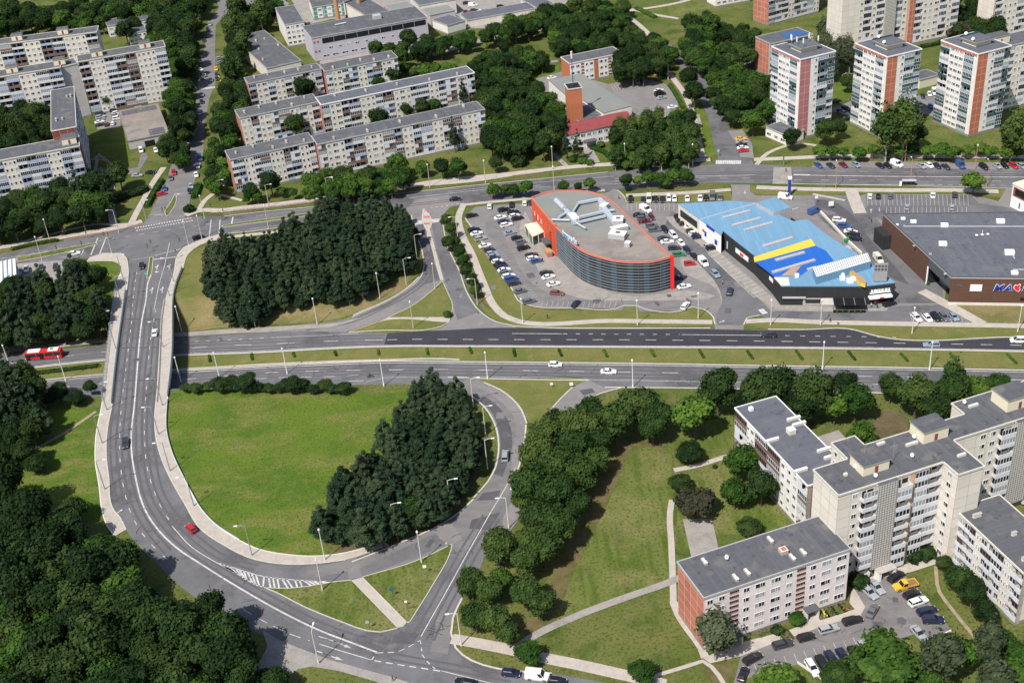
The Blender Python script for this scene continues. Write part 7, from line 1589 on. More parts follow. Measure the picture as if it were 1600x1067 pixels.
def put_car(p, ang, col, ty, label, group=None):
    c = CP[ty]; root = empty('car' if ty != 'v' else 'van', (p.x, p.y, p.z), ang, label, 'car' if ty != 'v' else 'van', group)
    o = link_mesh('body', c['body'], root); o.material_slots[0].link = 'OBJECT'; o.material_slots[0].material = M['paint_' + col]
    link_mesh('windows', c['glass'], root)
    for sx in (.31, -.30):
        for sy in (-1, 1): link_mesh('wheel', c['wheel'], root, (c['L'] * sx, sy * (c['w'] - .12), c['r']))
    for sy in (-1, 1):
        link_mesh('headlight', c['head'], root, (c['L'] * .475, sy * c['w'] * .64, c['zf'])); link_mesh('tail_light', c['tail'], root, (-c['L'] * .488, sy * c['w'] * .68, c['zr']))
    NCAR[0] += 1; return root
def place_car(x, y, dx, dy, col, ty, label, group=None, flat=False):
    f = G0 if flat else G; c = f(x, y + 1.2); a, b = f(x - dx * .3, y + 1.2 - dy * .3), f(x + dx * .3, y + 1.2 + dy * .3); d = b - a
    z = 0.0 if flat else terr(c.x, c.y); return put_car(Vector((c.x, c.y, z + .07)), math.atan2(d.y, d.x), col, ty, label, group)
ORD = ['first', 'second', 'third', 'fourth', 'fifth', 'sixth', 'seventh', 'eighth', 'ninth', 'tenth', 'eleventh', 'twelfth', 'thirteenth', 'fourteenth', 'fifteenth', 'sixteenth', 'seventeenth', 'eighteenth', 'nineteenth', 'twentieth']
def cars(desc, group, dxy, L, frm='from the top'):
    L = sorted(L, key=lambda q: (q[0], q[1]) if 'left' in frm else (q[1], q[0]))
    for i, q in enumerate(L):
        x, y, cc = q[0], q[1], q[2]; ty = q[3] if len(q) > 3 else ('h', 'S', 'e', 'u', 'p')[(i * 7 + int(x)) % 5]; d = q[4] if len(q) > 4 else dxy
        place_car(x, y, d[0], d[1], cc, ty, '%s %s, %s %s %s' % (CC[cc][0], TY[ty][0], ORD[i], frm, desc), group)
cars('in the row along the western verge', 'cars in the western verge row', (12, -3), [(737.5,338,'k'),(741,361,'n'),(745,366,'w','S'),(751,374,'s'),(758,385,'w','S'),(765,392,'d'),(768.5,397.5,'s'),(771.5,401.5,'l'),(774,406,'n'),(777.5,409.8,'w'),(781,414,'k'),(785,418.5,'n'),(788,423,'w','S'),(791,427.5,'g'),(795,432.5,'w','e'),(799,437.5,'b'),(804,444,'d','e'),(813,456,'g','S'),(827.5,472,'g','e')])
cars('in the middle western row', 'cars in the middle western row', (12, -3), [(787.5,329,'k','e'),(782,341,'w','S'),(787.5,348,'n'),(791.5,352.5,'w','e'),(797,365,'l','S'),(807.5,373,'k','h'),(814,379.5,'g','h'),(818,389,'k','u'),(831,400,'d','e'),(832,405,'w','h'),(838,409,'b','h'),(854,428,'d','e'),(857,434,'w','S'),(865,445,'w','S'),(870.5,459.5,'t','e',(12, 1))])
cars('in the short row north-west of the kiosk', 'cars by the red wall', (12, -3), [(802.5,334,'k','u'),(804,338.5,'w','h'),(809,342.5,'k','e')])
cars('along the north edge by the clipped trees', 'cars along the north edge', (0, -8), [(765,324,'w','h'),(799.5,321,'k','e'),(820,319,'w','h'),(829.5,317.5,'d','h')], 'from the left')
place_car(900, 476, 8, -9, 'n', 'S', 'navy sedan turning on the drive south of the curved building')
cars('in the north row between the two shop roofs', 'cars in the north row', (0, 8), [(985.5,313,'k','e'),(1005,314,'n','h'),(1014,313,'c','v'),(1024.5,313,'k','h'),(1035,313,'n','S'),(1045,311,'w','e'),(1054,312,'w','h'),(1074,311.5,'w','S'),(1094,311,'w','S'),(1103,311,'k','h'),(1113,309.5,'g','v'),(1125,311,'g','u')], 'from the left')
cars('right of the curved roof', 'cars east of the curved building', (12, -1), [(1009,329,'w','v',(10, 5)),(999,337,'k','S'),(1005,342,'g','e'),(1018,341,'m','h',(6, 10)),(1007.5,347,'m','S'),(1019,354,'g','e'),(1023,360.5,'g','e'),(1037.5,374,'d','S'),(1042.5,379,'w','S'),(1054,389,'d','e'),(1061,399,'G','e'),(1078,413,'r','h'),(1058,435,'n','h'),(1069,449,'w','S',(10, -2)),(1071,479,'w','e',(7, -9))])
cars('along the lane between shops', 'cars in the lane line', (8, 8), [(1039,360,'k','e'),(1052,369,'w','p'),(1064,381,'w','h'),(1074,392.5,'n','h'),(1085,402,'k','S'),(1099,412,'w','v'),(1117.5,430,'l','u'),(1140,457,'d','u',(2, -9))])
cars('along the pale market wall', 'cars along the market wall', (11, -2), [(1063,340,'k','u'),(1066,345,'n','e'),(1070.5,350,'k','S'),(1079,355.5,'w','S'),(1080.5,362,'d','h'),(1085,366,'w','h'),(1091,371,'n','u'),(1108,386,'s','h'),(1113,388.5,'k','u')])
for q in ((1200.5,525,-12,0,'d','u','dark grey off-road car on the fresh asphalt near the lot entrance'),(1455,540,-13,0,'l','e','pale blue estate car on the fresh asphalt near the right edge'),(1591,533.5,-12,0,'w','p','white people carrier on the highway at the right edge'),
          (868,571,12,0,'w','h','white hatchback driving on the southern carriageway, left one of two'),(951,582,12,0,'w','S','white sedan driving on the southern carriageway, right one of two')): place_car(*q)
for q in ((222,417,-1,10,'k','h','black hatchback coming onto the overpass from the junction'),(242.5,521,1.5,-12,'w','S','white sedan on the overpass driving towards the junction'),(196.5,694,0,12,'d','e','dark grey-blue car on the curve south of the overpass'),(299,827,-10,-9,'r','h','red hatchback on the long curve above the striped area'),(789.5,714,1,-12,'s','p','silver people carrier on the loop ramp')): place_car(*q, flat=True)
for q in ((116.5,397,12,-2,'w','S','white sedan on the arterial road near the left junction'),(311,372,10,-3,'k','e','black car entering the left junction from the arterial'),(712,312.5,12,-1,'k','S','black sedan on the arterial road above the zebra crossing'),(799,1053,10,1,'n','h','navy hatchback at the kerb at the bottom edge'),(840,1058,10,1,'w','v','white van at the bottom edge behind the navy hatchback'),(871,1066,10,1,'k','h','black car behind the white van at the bottom edge'),(727,1068,-10,-2,'k','e','black car cut by the bottom edge near the junction')): place_car(*q)
cars('in the left edge car park', 'cars in the left car park', (-1, 8), [(24,427,'k','h'),(31.5,425.5,'s','S'),(42,422,'w','h'),(65,420,'d','h'),(87.5,419,'d','e'),(45.5,437.5,'k','S',(10, 0))], 'from the left')
cars('along the pavement of the pinkish flats', 'cars along the pinkish flats', (12, -3.2), [(1161,1055,'k','h',(4, -10)),(1176,1030,'k','e',(9, -5)),(1223,1008,'d','e'),(1259.5,997,'k','h'),(1294.5,984.5,'s','e'),(1332,971,'k','e')], 'from the left')
place_car(1363,956,6,-10,'g','S','grey sedan standing askew in the middle of the courtyard'); place_car(1358,927,8,7,'s','e','silver estate car parked at the flagged corner of the courtyard'); place_car(1369.5,919,8,8,'s','S','silver sedan beside the silver estate car in the courtyard'); place_car(1400,902.5,9,-6,'k','e','black car near the lattice tower entrance'); place_car(1435,991,8,9,'s','S','silver sedan at the lower right of the courtyard')
cars('below the yellow pickup in the courtyard', 'cars below the yellow pickup', (11, -3), [(1424,930,'k','h',(10, -4)),(1434.5,941.5,'w','e',(11, -4)),(1448,956,'n','e'),(1457.5,970.5,'n','u',(12, 0))])
cars('in the lower courtyard row', 'cars in the lower courtyard row', (7, 11), [(1269,1045,'w','e'),(1285,1039,'k','e'),(1299,1031,'n','S'),(1316,1026,'n','h'),(1335,1024,'k','S'),(1349,1014,'s','h'),(1362,1005,'k','h')], 'from the left')
cars('in the angled bays along the arterial road', 'cars in the angled bays', (8, 5), [(1279,260,'b','h'),(1298,260,'d','S'),(1317.5,259,'m','S'),(1337.5,259,'l','h'),(1375,260,'k','S'),(1387,260.5,'k','h'),(1401,258.5,'w','v',(11, 4)),(1440,260.5,'s','S'),(1452,260,'w','h'),(1464,261,'n','h'),(1477.5,262,'d','S'),(1500.5,260,'b','v',(6, 5)),(1537,262.5,'k','p'),(1558,260.5,'s','S'),(1569.5,260.5,'k','h'),(1584,260.5,'r','e'),(1596,261,'l','h')], 'from the left')
cars('in the car park behind the supermarket', 'cars behind the supermarket', (0, -8), [(1359,308,'w','h'),(1372,308,'k','h'),(1391,307.5,'g','e'),(1417,325,'s','h'),(1457.5,306.5,'w','S'),(1487,325.5,'s','h'),(1491.5,305.5,'d','e')], 'from the left')
cars('along the lane right of the market roof', 'cars right of the market roof', (11, 1), [(1311,345,'w','e'),(1319,355,'b','u'),(1329,363,'w','S'),(1334,367.5,'k','S'),(1337,374.5,'k','e')])
place_car(1272,332,9,-4,'b','v','blue van parked behind the market roof'); place_car(1227,310,10,1,'w','v','white van at the north corner of the market roof'); place_car(1372,407,6,7,'c','v','small cream van by the right end of the ribbed roof volume'); place_car(1390,476,10,-3,'k','e','black car in front of the black shop entrance')
cars('in the group in front of the supermarket', 'cars in front of the supermarket', (7, 7), [(1432,498,'w','e'),(1449,499,'w','h'),(1462,497.5,'k','u'),(1475,497,'g','e'),(1490,497,'l','h')], 'from the left')
cars('on the west side of the parking street', 'cars west side of the parking street', (2, 6), [(320,57,'n'),(319,64,'n'),(312,89,'s','h',(7, 2)),(312.5,97,'s','h',(7, 2)),(313,110,'w','h',(7, 2)),(314,123.5,'d','h',(7, 2)),(319,119,'g','h',(7, 2)),(316,149,'s'),(315.5,160,'k'),(312,178,'s'),(311,190,'k'),(295,224,'s'),(287,237.5,'s'),(281,250,'k')])
cars('on the east side of the parking street', 'cars east side of the parking street', (2, 6), [(325,47,'n'),(328,39,'s'),(343,92,'s','h',(7, -2)),(344,99,'l','h',(7, -2)),(338,109,'y','h'),(339,118,'n','h'),(330,126,'l','h'),(339.5,124,'k','h'),(347,130,'y','h'),(297,212,'s','e',(10, 0)),(312.5,249,'b','v'),(309,261,'w','h')])
cars('at the lower mouth of the parking street', 'cars at the street mouth', (2, 8), [(272,271,'r','e'),(307,274.5,'w','h'),(267,279.5,'g','h'),(299,292,'s','h'),(257.5,296,'b','h'),(297,300,'k','h'),(253,304,'r','h',(8, -2))])
cars('on the track by the round dark tree', 'cars on the track', (12, -1), [(215,275,'s','S'),(236,270.5,'k','S')], 'from the left')
cars('behind the brick end of the blue balcony block', 'cars behind the brick end', (3, 7), [(150,278.5,'w','h'),(158,278,'w','h'),(155,286,'s','h',(9, -1))], 'from the left')
cars('in the small upper left car park', 'cars in the upper left car park', (9, -2), [(157,179,'d'),(157.5,184,'s'),(157.5,187.5,'l'),(156,191.5,'w'),(157,196,'k'),(167.5,195.5,'d','h',(3, -7)),(177,194,'w','h',(3, -7)),(179,173,'n'),(184,177,'w'),(181,181,'s'),(184,186,'w')], 'from the left')
place_car(221,236,2,9,'w','p','white people carrier before the garage door'); place_car(244,236,2,7,'w','h','white car beside the garage driveway')
cars('in the car park of the brick tower hall', 'cars at the brick tower hall', (9, -2), [(862.5,122.5,'w','S'),(996,129.5,'s','h',(4, 6)),(1000.5,128.5,'k','h',(4, 6)),(1029.5,142.5,'w','S'),(1031.5,148.5,'k','v'),(1034,154,'s','S'),(1051,168.5,'w','S')], 'from the left')
cars('on the side street north of the towers', 'cars on the side street', (9, -2), [(1139,102.5,'s','h'),(1153,99.5,'k','S')], 'from the left')
cars('in the bay by the zebra crossing at the top', 'cars in the crossing bay', (9, -1), [(1157.5,218,'y','S'),(1158.5,223,'s','S'),(1159,227.5,'k','S'),(1160.5,232,'w','S'),(1161.5,236.5,'r','S')])
cars('between the first and second tower', 'cars between first and second tower', (8, 3), [(1307,159,'k','S',(10, -2)),(1322,171,'n','e'),(1314,175,'n','h'),(1319,178,'s','S'),(1324,187,'k','S',(9, -2))])
cars('between the second and third tower', 'cars between second and third tower', (3, 7), [(1460,146,'w','v'),(1452,148.5,'w','h'),(1442,151.5,'n','h'),(1437,165,'s','h'),(1454,167.5,'b','h')])
cars('in the factory yard at the top', 'cars in the factory yard', (9, -1), [(502,22.5,'g'),(547,27,'d'),(729.5,6,'k'),(739,9.5,'w','v'),(782.5,11.5,'k'),(729.5,19.5,'k'),(735,21.5,'r'),(741,17.5,'d'),(752,18.5,'w'),(758,18,'s'),(768,17,'y'),(776,16.5,'w')], 'from the left')
# yellow pickup
def pickup():
    c = G(1414, 918); a, b2 = G(1410, 919), G(1418, 917); ang = math.atan2(-(b2 - a).y, -(b2 - a).x)
    r = empty('pickup_truck', (c.x, c.y, .07), ang, 'yellow crew cab pickup truck with an open wooden bed in the courtyard', 'pickup truck')
    b = MB(); b.box(-2.6, .1, -.95, .95, .55, .75, 'grey_dark'); b.build('chassis', r)
    b = MB()
    for s in ((1.1, 2.55, .92, .35, 1.1),): b.box(s[0], s[1], -s[2], s[2], s[3], s[4], 'paint_y')
    b.box(2.551, 2.7, -.8, .8, .4, .9, 'paint_y'); b.box(-.3, 1.099, -.95, .95, .35, 1.2, 'paint_y')
    A = [(1.2, -.93, 1.2), (-.3, -.93, 1.2), (-.3, .93, 1.2), (1.2, .93, 1.2)]; B = [(.75, -.8, 1.9), (-.25, -.8, 1.9), (-.25, .8, 1.9), (.75, .8, 1.9)]
    b.face([B[0], B[3], B[2], B[1]][::-1], 'paint_y'); b.box(-.27, .77, -.82, .82, 1.88, 1.96, 'paint_y'); 
    for i in range(4): b.tube([A[i], B[i]], .06, 'paint_y', 4)
    b.build('body', r); b = MB()
    for i in range(4): b.quad(A[i], A[(i + 1) % 4], B[(i + 1) % 4], B[i], 'glass')
    b.build('windows', r); b = MB(); b.box(-2.75, -.4, -1.05, 1.05, .76, .88, 'wood')
    b.box(-2.75, -.4, -1.05, -.98, .88, 1.25, 'paint_y'); b.box(-2.75, -.4, .98, 1.05, .88, 1.25, 'paint_y'); b.box(-2.75, -2.68, -.98, .98, .88, 1.25, 'paint_y'); b.box(-.47, -.4, -.98, .98, .88, 1.3, 'paint_y'); b.build('cargo_bed', r)
    for x in (1.8, -1.7):
        for y in (-.85, .85): link_mesh('wheel', CP['u']['wheel'], r, (x, y, .38))
    for y in (-.6, .6): link_mesh('headlight', CP['u']['head'], r, (2.68, y, .75))
pickup()
# red bus
def bus():
    c = G(71, 559.5); a, b2 = G(60, 560.5), G(82, 558.5); d = b2 - a; ang = math.atan2(d.y, d.x) + math.pi
    r = empty('bus', (c.x, c.y, c.z + .06), ang, 'red city bus with white roof sections on the highway left of the overpass', 'bus')
    b = MB(); b.prism([(-5.9, -1.2), (5.7, -1.2), (6.0, -.9), (6.0, .9), (5.7, 1.2), (-5.9, 1.2)], .32, 1.25, 'red'); b.prism([(-5.9, -1.2), (5.65, -1.2), (5.9, -.9), (5.9, .9), (5.65, 1.2), (-5.9, 1.2)], 2.55, 2.95, 'red')
    for x in (-5.86, -3.4, -.6, 2.2, 4.6): b.box(x, x + .16, -1.2, 1.2, 1.25, 2.55, 'red')
    b.build('body', r); b = MB(); b.prism([(-5.84, -1.16), (5.62, -1.16), (5.9, -.88), (5.9, .88), (5.62, 1.16), (-5.84, 1.16)], 1.24, 2.56, 'glass'); b.build('windows', r)
    b = MB()
    for x0, x1 in ((-5.0, -1.7), (.9, 4.9)): b.box(x0, x1, -1.0, 1.0, 2.96, 3.2, 'white')
    b.box(-3.4, -2.4, -.4, .4, 3.2, 3.35, 'grey_dark'); b.build('roof_box', r)
    for x in (-3.6, 3.5):
        for y in (-1.1, 1.1): o = link_mesh('wheel', CP['v']['wheel'], r, (x, y, .48)); o.scale = (1.3, 1.3, 1.3)
    for y in (-.8, .8): link_mesh('headlight', CP['v']['head'], r, (6.0, y, .8)); link_mesh('tail_light', CP['v']['tail'], r, (-5.95, y, 1.0))
    for s in (-1, 1): b = MB(); b.box(-.6, .6, -.03, .03, .4, 2.4, 'black'); b.build('door', r, (4.9 if s > 0 else .6, 1.22, 0))
bus()
# ================================================================ LAMPS, SIGNALS, SIGNS
def lamp(x, y, arm, label, h=9.5, mat='galvanised', flat=False, group=None, al=1.8):
    p = (G0 if flat else G)(x, y); z = 0 if flat else p.z; r = empty('street_lamp', (p.x, p.y, z), 0, label, 'street lamp', group)
    b = MB(); b.tube([(0, 0, 0), (0, 0, h * .5), (0, 0, h)], .16, mat, 7, .09); b.tube([(0, 0, 0), (0, 0, .9)], .22, mat, 7, .20); b.build('pole', r)
    if arm:
        v = {'l': (-1, -.05), 'r': (1, .05), 'u': (.1, 1), 'd': (-.1, -1)}; 
        for a in arm:
            dx, dy = v[a]; b = MB(); b.tube([(0, 0, h - .1), (dx * al * .5, dy * al * .5, h + .22), (dx * al, dy * al, h + .25)], .07, mat, 6); b.build('arm', r)
            b = MB(); b.obox((dx * (al + .35), dy * (al + .35)), (dx, dy), .9, .34, h + .14, h + .32, 'lamp_glass'); b.build('lamp_head', r)
    else:
        b = MB(); b.tube([(0, 0, h), (0, 0, h + .35), (0, 0, h + .45)], .30, 'lamp_glass', 8, .12); b.build('lamp_head', r)
def lamps(desc, frm, L, **k):
    for i, q in enumerate(L): lamp(q[0], q[1], q[2], '%s street lamp, %s %s %s' % (k.get('cn', 'grey'), ORD[i], frm, desc), **{a: b for a, b in k.items() if a != 'cn'})
lamps('on the west pavement of the overpass', 'from the junction', [(193,437,'r'),(189,471,'r'),(181,545,'r'),(167,641,'r'),(160,693,'r'),(164,765,'r')], flat=True)
lamps('on the east pavement of the overpass', 'from the junction', [(272,441,'l'),(265,463,'l'),(255,543,'l'),(254,634,'l'),(248,679,'l'),(266,736,'l'),(303,791,'l'),(394,868,'l')], flat=True)
lamps('on the dry bank above the highway', 'from the left', [(17,533,None),(44,533,None),(170,526,'r'),(284,518,None),(399,511,None),(496,507,None)], mat='offwhite', cn='pale')
lamps('along the median of the highway', 'from the left', [(17,577,None),(103,595,None),(283,597,None),(343,590,None),(449,584,None),(600,603,None),(762,592,None),(989,605,None),(1285,577,None),(1452,578,None)], mat='white', cn='white', h=9)
lamps('on the inner side of the loop ramp', 'from the top', [(740,636,'r'),(759,681,'r'),(762,733,'r'),(705,797,'r'),(618,835,'r'),(508,875,None)], mat='offwhite', cn='pale')
lamps('at the road islands near the bottom junction', 'from the left', [(498,1036,'u'),(504,922,None),(659,879,None),(721,1008,'l'),(795,825,'l')], mat='offwhite', cn='pale', flat=True)
lamps('around the ramp north of the highway', 'from the top', [(652,406,'r'),(716,377,'l'),(635,444,'r'),(594,467,None),(680,452,None),(646,513,None),(746,476,'l')], mat='pole_cream', cn='cream')
lamps('along the footpath north of the highway', 'from the left', [(817,505,None),(996,508,None),(1091,497,None),(1204,508,None),(1282,508,None),(1425,521,None),(1590,518,None)], mat='offwhite', cn='white', h=8.6)
lamps('along the arterial road', 'from the left', [(66,407,None),(79,379,None),(175,396,None),(186,364,'l'),(320,342,None),(316,374,None),(295,383,None),(420,357,None),(421,325,'r'),(525,313,None),(514,314,'r'),(672,293,None),(759,287,None),(864,265,None),(866,297,None),(977,261,None),(1082,262,None)], mat='pole_cream', cn='cream')
lamps('beside the angled bays of the arterial road', 'from the left', [(1306,293,'u'),(1414,253,None),(1422,288,'u'),(1523,265,None),(1541,292,'u')], mat='pole_orange', cn='rusty')
lamps('in the street north of the crossing', 'from the top', [(1144,98,'l'),(1142,187,'l'),(1178,88,'l'),(1044,125,'l')], mat='offwhite', cn='pale', h=7)
lamps('by the parking street', 'from the left', [(228,342,'r'),(294,331,'l'),(345,310,'r')], h=7.5)
def signal(x, y, label, flat=False):
    p = G(x, y) if not flat else G0(x, y); r = empty('traffic_light', (p.x, p.y, p.z), 0, label, 'traffic light')
    b = MB(); b.tube([(0, 0, 0), (0, 0, 3.6)], .08, 'galvanised', 6); b.build('pole', r); b = MB(); b.box(-.2, .2, -.2, .1, 2.5, 3.7, 'black'); o = b.build('signal_head', r)
    for i, c in enumerate(('green_bin', 'paint_yellow', 'sign_red')): b = MB(); b.box(-.1, .1, -.24, -.201, 2.62 + i * .36, 2.82 + i * .36, c); b.build('lens', o)
for i, (x, y) in enumerate([(91,398),(137,374),(130,391),(165,377),(171,378),(233,396),(238,389),(283,387),(318,350),(346,345),(256,338),(277,404)]): signal(x, y, 'traffic light at the left junction, %s from the left' % ORD[i])
signal(1224, 259, 'traffic light north of the red and white crossing'); signal(1231, 292, 'traffic light south of the red and white crossing')
def sign(x, y, label, mat='sign_blue', h=2.6, s=.8, flat=True):
    p = (G0 if flat else G)(x, y); r = empty('road_sign', (p.x, p.y, p.z), 0, label, 'road sign'); b = MB(); b.tube([(0, 0, 0), (0, 0, h)], .05, 'galvanised', 6); b.build('pole', r)
    b = MB(); b.box(-s / 2, s / 2, -.08, -.04, h - s * .6, h + s * .4, mat); b.build('plate', r)
sign(613, 933, 'blue road sign on the right grass triangle near the bottom junction', 'sign_plate_blue', s=.9); sign(665, 897, 'white sign near the top of the right grass triangle', 'white'); sign(635, 947, 'small white sign near the lower tip of the right triangle', 'white', 1.6, .6); sign(576, 984, 'small pale sign at the lower left triangle kerb', 'trim_light')
sign(698, 856, 'yellow marker at the upper tip of the right triangle', 'paint_yellow', 1.6, .5); sign(884, 661, 'blue board at the slip road between the trees', s=1.6, flat=False); sign(862, 606, 'small white sign on the gore between the ramps', 'white', 1.5, .8, False); sign(893, 606, 'white sign at the tip of the slip road', 'white', 1.5, 1.0, False)
sign(1122, 245, 'pale blue sign left of the upper zebra crossing', 'rail_blue', 2.6, 1.0, False); sign(229, 433, 'green keep right marker on the overpass island', 'turquoise', 1.4, .7)
sign(1298, 327, 'white board near the barrier behind the market', 'white', 2.4, 1.8, False); sign(1275, 318, 'white totem at the entrance behind the market', 'white', 2.6, 1.0, False)
p = G(1233, 306); r = empty('pylon', (p.x, p.y, 0), 0, 'slim blue advertising pylon by the red and white crossing', 'pylon'); b = MB(); b.box(-.5, .5, -.25, .25, 0, 6.5, 'sign_blue'); b.build('column', r); b = MB(); b.box(-.7, .7, -.3, .3, 6.5, 7.6, 'white'); b.build('head', r)
p0, p1 = G(1409, 293), G(1431, 293); d = p1 - p0; L = d.length; r = empty('bus_shelter', (p0.x, p0.y, 0), math.atan2(d.y, d.x), 'glass bus shelter with a flat roof beside the arterial road', 'bus shelter')
b = MB(); b.box(0, L, -.1, 1.6, 2.4, 2.55, 'duct'); b.build('roof', r); b = MB(); b.box(.1, L - .1, 1.4, 1.45, .3, 2.3, 'glass_teal'); b.build('back_panel', r); b = MB(); b.box(.5, L - .5, .9, 1.3, .42, .5, 'wood'); b.build('bench', r)
for i in range(4): b = MB(); b.tube([(0, 0, 0), (0, 0, 2.4)], .05, 'grey', 5); b.build('post', r, (.1 + (L - .2) * i / 3, 1.35, 0))
b = MB(); b.box(-.9, -.1, .2, .35, .4, 2.3, 'white'); b.build('poster', r)
for x, y, c, lb in ((1323,379,'green_bin','green waste container by the low wall right of the market roof'),(1031,124,'green_bin','green waste container in the car park of the brick tower hall'),(1025,121.5,'pole_orange','orange waste container in the car park of the brick tower hall'),(341,124,'paint_yellow','yellow container by the parking street')):
    p = G(x, y); r = empty('waste_container', (p.x, p.y, 0), .5, lb, 'waste container'); b = MB(); b.box(-.8, .8, -.6, .6, .15, 1.2, c); b.build('body', r); b = MB(); b.box(-.85, .85, -.65, .65, 1.2, 1.32, c); b.build('lid', r)
def low_wall(px, label, h=.9, t=.35, mat='concrete', name='low_wall', cat='wall', z=None):
    P = [G(x, y) for x, y in px]; c = P[0]; b = MB()
    for i in range(len(P) - 1):
        a, q = P[i], P[i + 1]; d = q - a; b.obox(((a.x + q.x) / 2 - c.x, (a.y + q.y) / 2 - c.y), (d.x, d.y), d.length, t, 0, h + .003 * i, mat)
    tag(b.build(name, None, (c.x, c.y, c.z)), label, cat)
low_wall([(1282,333),(1300,352),(1322,376),(1346,398)], 'low pale concrete wall beside the lane right of the market roof', .9, .6, 'offwhite')
low_wall([(1487,985),(1452,1001)], 'low kerb wall at the right end of the courtyard', .3, .3, 'offwhite'); low_wall([(1246,1036),(1290,1066)], 'thin white barrier below the lower courtyard row', .7, .12, 'offwhite')
low_wall([(62,1040),(56,1085)], 'grey wall edge at the bottom left corner of the wood', 4, .9, 'cladding_grey')
def fence(px, label, h=1.2, mat='grey_dark'):
    P = [G(x, y) for x, y in px]; c = P[0]; r = empty('fence', (c.x, c.y, c.z), 0, label, 'fence'); b = MB(); b2 = MB()
    for i in range(len(P) - 1):
        a, q = P[i] - c, P[i + 1] - c; n = max(1, int((q - a).length / 2.5))
        for zz in (h, h * .3): b.tube([(a.x, a.y, zz), (q.x, q.y, zz)], .04, mat, 4)
        for k in range(n * 5): s = a.lerp(q, k / (n * 5)); b.box(s.x - .02, s.x + .02, s.y - .02, s.y + .02, h * .3, h, mat)
        for k in range(n + 1): s = a.lerp(q, k / n); b2.box(s.x - .05, s.x + .05, s.y - .05, s.y + .05, 0, h + .1, mat)
    b.build('rail', r); b2.build('post', r)
fence([(764,305),(800,304),(838,301)], 'dark fence behind the clipped trees north of the curved building'); fence([(972,299),(1030,297),(1085,292)], 'dark fence under the trees north of the shopping car park')
fence([(1276,249),(1400,249),(1600,250)], 'dark fence between the pavement and the angled bays'); fence([(355,333),(420,327),(500,317)], 'dark railing between the arterial road and the pavement at the left')
# flower beds
for i, (x, y, c) in enumerate([(1283,958,'paint_yellow'),(1296,954,'leaf_green'),(1309,950,'leaf_bright'),(1320,946,'cloth_red'),(1190,985,'leaf_green'),(1228,992,'leaf_bright'),(1245,765,'paint_yellow')]):
    p = G(x, y); b = MB(); rg = random.Random(i)
    b.box(-1.3, 1.3, -1.8, 1.8, 0, .12, 'soil')
    for k in range(40):
        u, v = rg.uniform(-1.1, 1.1), rg.uniform(-1.6, 1.6); s = rg.uniform(.12, .3); b.face([(u - s, v, .13), (u, v - s, .3), (u + s, v, .2), (u, v + s, .35)], c if k % 4 == 0 else 'leaf_green')
    o = b.build('flower_bed', None, (p.x, p.y, .02), .3); tag(o, '%s garden plot by the flats, %s one counted from the wall' % ({'paint_yellow': 'yellow flowering', 'leaf_green': 'green', 'leaf_bright': 'bright green', 'cloth_red': 'red flowering'}[c], ORD[i]), 'flower bed')
# ================================================================ PEOPLE
def person_mesh(pose, top, seed):
    st = pose
    V = {'pel': (0, 0, .95), 'waist': (0, 0, 1.1), 'chest': (0, .0, 1.32), 'neck': (0, 0, 1.5), 'head': (0, .02, 1.62), 'crown': (0, 0, 1.74)}
    R = {'pel': .15, 'waist': .13, 'chest': .17, 'neck': .06, 'head': .10, 'crown': .075}
    E = [('pel', 'waist'), ('waist', 'chest'), ('chest', 'neck'), ('neck', 'head'), ('head', 'crown')]
    for s, n in ((-1, 'L'), (1, 'R')):
        k = st * s
        V.update({'hip' + n: (s * .1, 0, .9), 'knee' + n: (s * .11, k * .14, .5), 'ank' + n: (s * .11, k * .24 - .03, .09), 'toe' + n: (s * .12, k * .24 + .14, .04),
                  'sh' + n: (s * .19, 0, 1.42), 'el' + n: (s * .25, -k * .12, 1.14), 'wr' + n: (s * .25, -k * .22 + .06, .90), 'ha' + n: (s * .25, -k * .24 + .08, .80), 'th' + n: (s * .21, -k * .22 + .12, .85)})
        R.update({'hip' + n: .10, 'knee' + n: .07, 'ank' + n: .045, 'toe' + n: .04, 'sh' + n: .065, 'el' + n: .045, 'wr' + n: .032, 'ha' + n: .03, 'th' + n: .015})
        E += [('pel', 'hip' + n), ('hip' + n, 'knee' + n), ('knee' + n, 'ank' + n), ('ank' + n, 'toe' + n), ('chest', 'sh' + n), ('sh' + n, 'el' + n), ('el' + n, 'wr' + n), ('wr' + n, 'ha' + n), ('wr' + n, 'th' + n)]
    ks = list(V); me = bpy.data.meshes.new('p'); me.from_pydata([V[k] for k in ks], [(ks.index(a), ks.index(b)) for a, b in E], [])
    o = bpy.data.objects.new('p', me); COL.objects.link(o); md = o.modifiers.new('s', 'SKIN'); sv = me.skin_vertices[0].data
    for i, k in enumerate(ks): sv[i].radius = (R[k], R[k] * .85)
    sv[0].use_root = True; sub = o.modifiers.new('u', 'SUBSURF'); sub.levels = 1; sub.render_levels = 1
    bpy.context.view_layer.update(); m2 = bpy.data.meshes.new_from_object(o.evaluated_get(bpy.context.evaluated_depsgraph_get())); bpy.data.objects.remove(o)
    m2.materials.clear()
    for c in ('skin', top, 'cloth_dark'): m2.materials.append(M[c])
    for f in m2.polygons:
        z = f.center.z; f.material_index = 2 if (z < .98 and abs(f.center.x) < .2) else (0 if (z > 1.5 or z < .93) else 1)
    m2.name = 'person'; return m2
PM = [person_mesh(.9, 'cloth_red', 1), person_mesh(-.8, 'cloth_dark', 2), person_mesh(.3, 'cloth_light', 3)]
hb = MB(); hb.tube([(0, -.03, 1.62), (0, -.02, 1.72), (0, 0, 1.79)], .105, 'hair', 8, .05); HAIR = hb.mesh('hair')
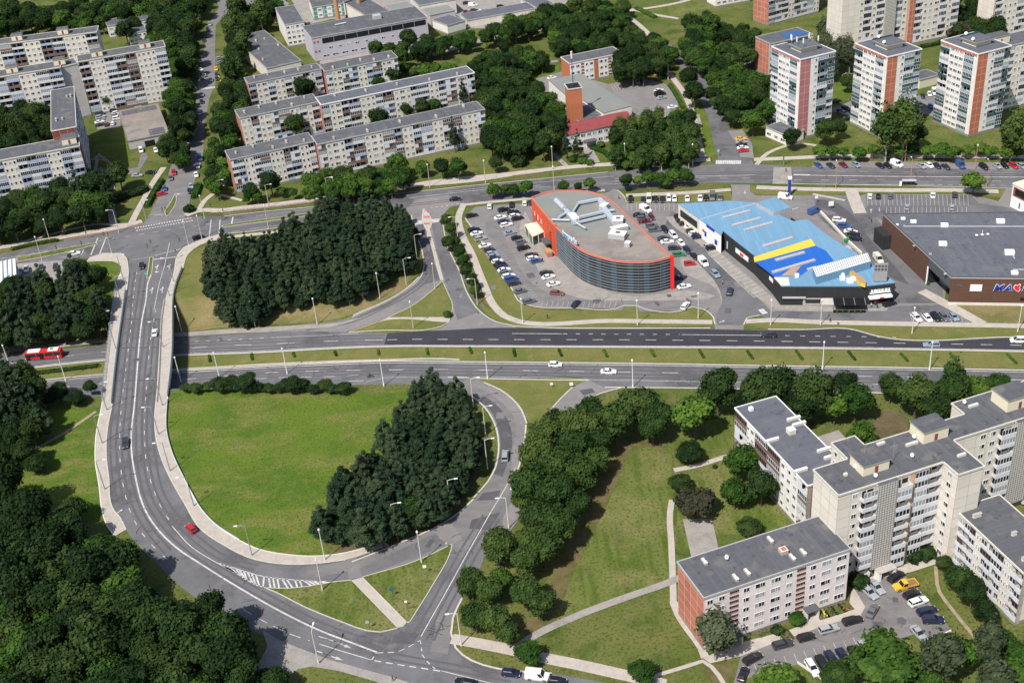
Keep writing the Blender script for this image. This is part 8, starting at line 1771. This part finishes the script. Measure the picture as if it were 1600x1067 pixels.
def person(x, y, k, label, flat=False):
    p = (G0 if flat else G)(x, y); o = link_mesh('person', PM[k], None, (p.x, p.y, p.z + .06), (x * 1.7) % 6.28); tag(o, label, 'person'); link_mesh('hair', HAIR, o)
for q in ((614,1064,1,'person in dark clothes walking on the pavement at the bottom edge',True),(855.5,498,1,'person in dark clothes on the footpath below the curved building'),(1297,504,1,'person in dark clothes on the footpath south of the market, left of two'),(1309,508,2,'person in light top on the footpath south of the market, right of two'),
          (1367,478,0,'person in a red top before the black shop entrance'),(1370,482,1,'person in dark clothes below the red-topped one at the shop entrance'),(1361,481,2,'person in a light top left of the shop entrance'),(967,312,1,'person in dark clothes at the car park entrance north of the curved roof'),
          (848,410,1,'person in dark clothes beside the middle row of parked cars'),(1357,343,0,'person in a red top at the end of the footpath behind the supermarket'),(1361,348,1,'person in dark trousers beside the red-topped one behind the supermarket'),(1129,445,2,'person in a light top walking between parked cars and the lane'),
          (329,324,1,'person in dark clothes on the pavement right of the left junction'),(349,332,1,'person in dark clothes farther right beside the railing'),(1006,258,2,'person in a light top on the arterial pavement by the birches'),(1111,252,1,'person in dark clothes near the upper zebra crossing'),(926,262,2,'person on the arterial pavement below the red roof'),
          (1408,292,0,'person in a red top waiting at the bus shelter'),(1228,269,1,'person in dark clothes on the red and white crossing'),(259,329,1,'person in dark clothes on the splitter island of the street')): person(*q)
# motorcyclist
p = G(579, 590); a2 = 0.05; r = empty('motorcycle', (p.x, p.y, p.z + .06), a2, 'black motorcycle on the southern carriageway near the loop pines', 'motorcycle')
b = MB(); b.tube([(-.5, 0, .75), (0, 0, .8), (.55, 0, .85)], .17, 'black', 7); b.tube([(.55, 0, .85), (.75, 0, .35)], .05, 'galvanised', 5); b.tube([(.5, -.35, 1.05), (.5, .35, 1.05)], .03, 'grey', 5); b.build('frame', r)
for x in (-.7, .75): o = link_mesh('wheel', CP['h']['wheel'], r, (x, 0, .33)); o.scale = (1, .6, 1)
rider = link_mesh('person', PM[1], None, (p.x - .1, p.y, p.z + .02), a2 - 1.57); tag(rider, 'rider in black clothes standing on the pegs of the motorcycle', 'person'); link_mesh('hair', HAIR, rider)
print('CARS', NCAR)
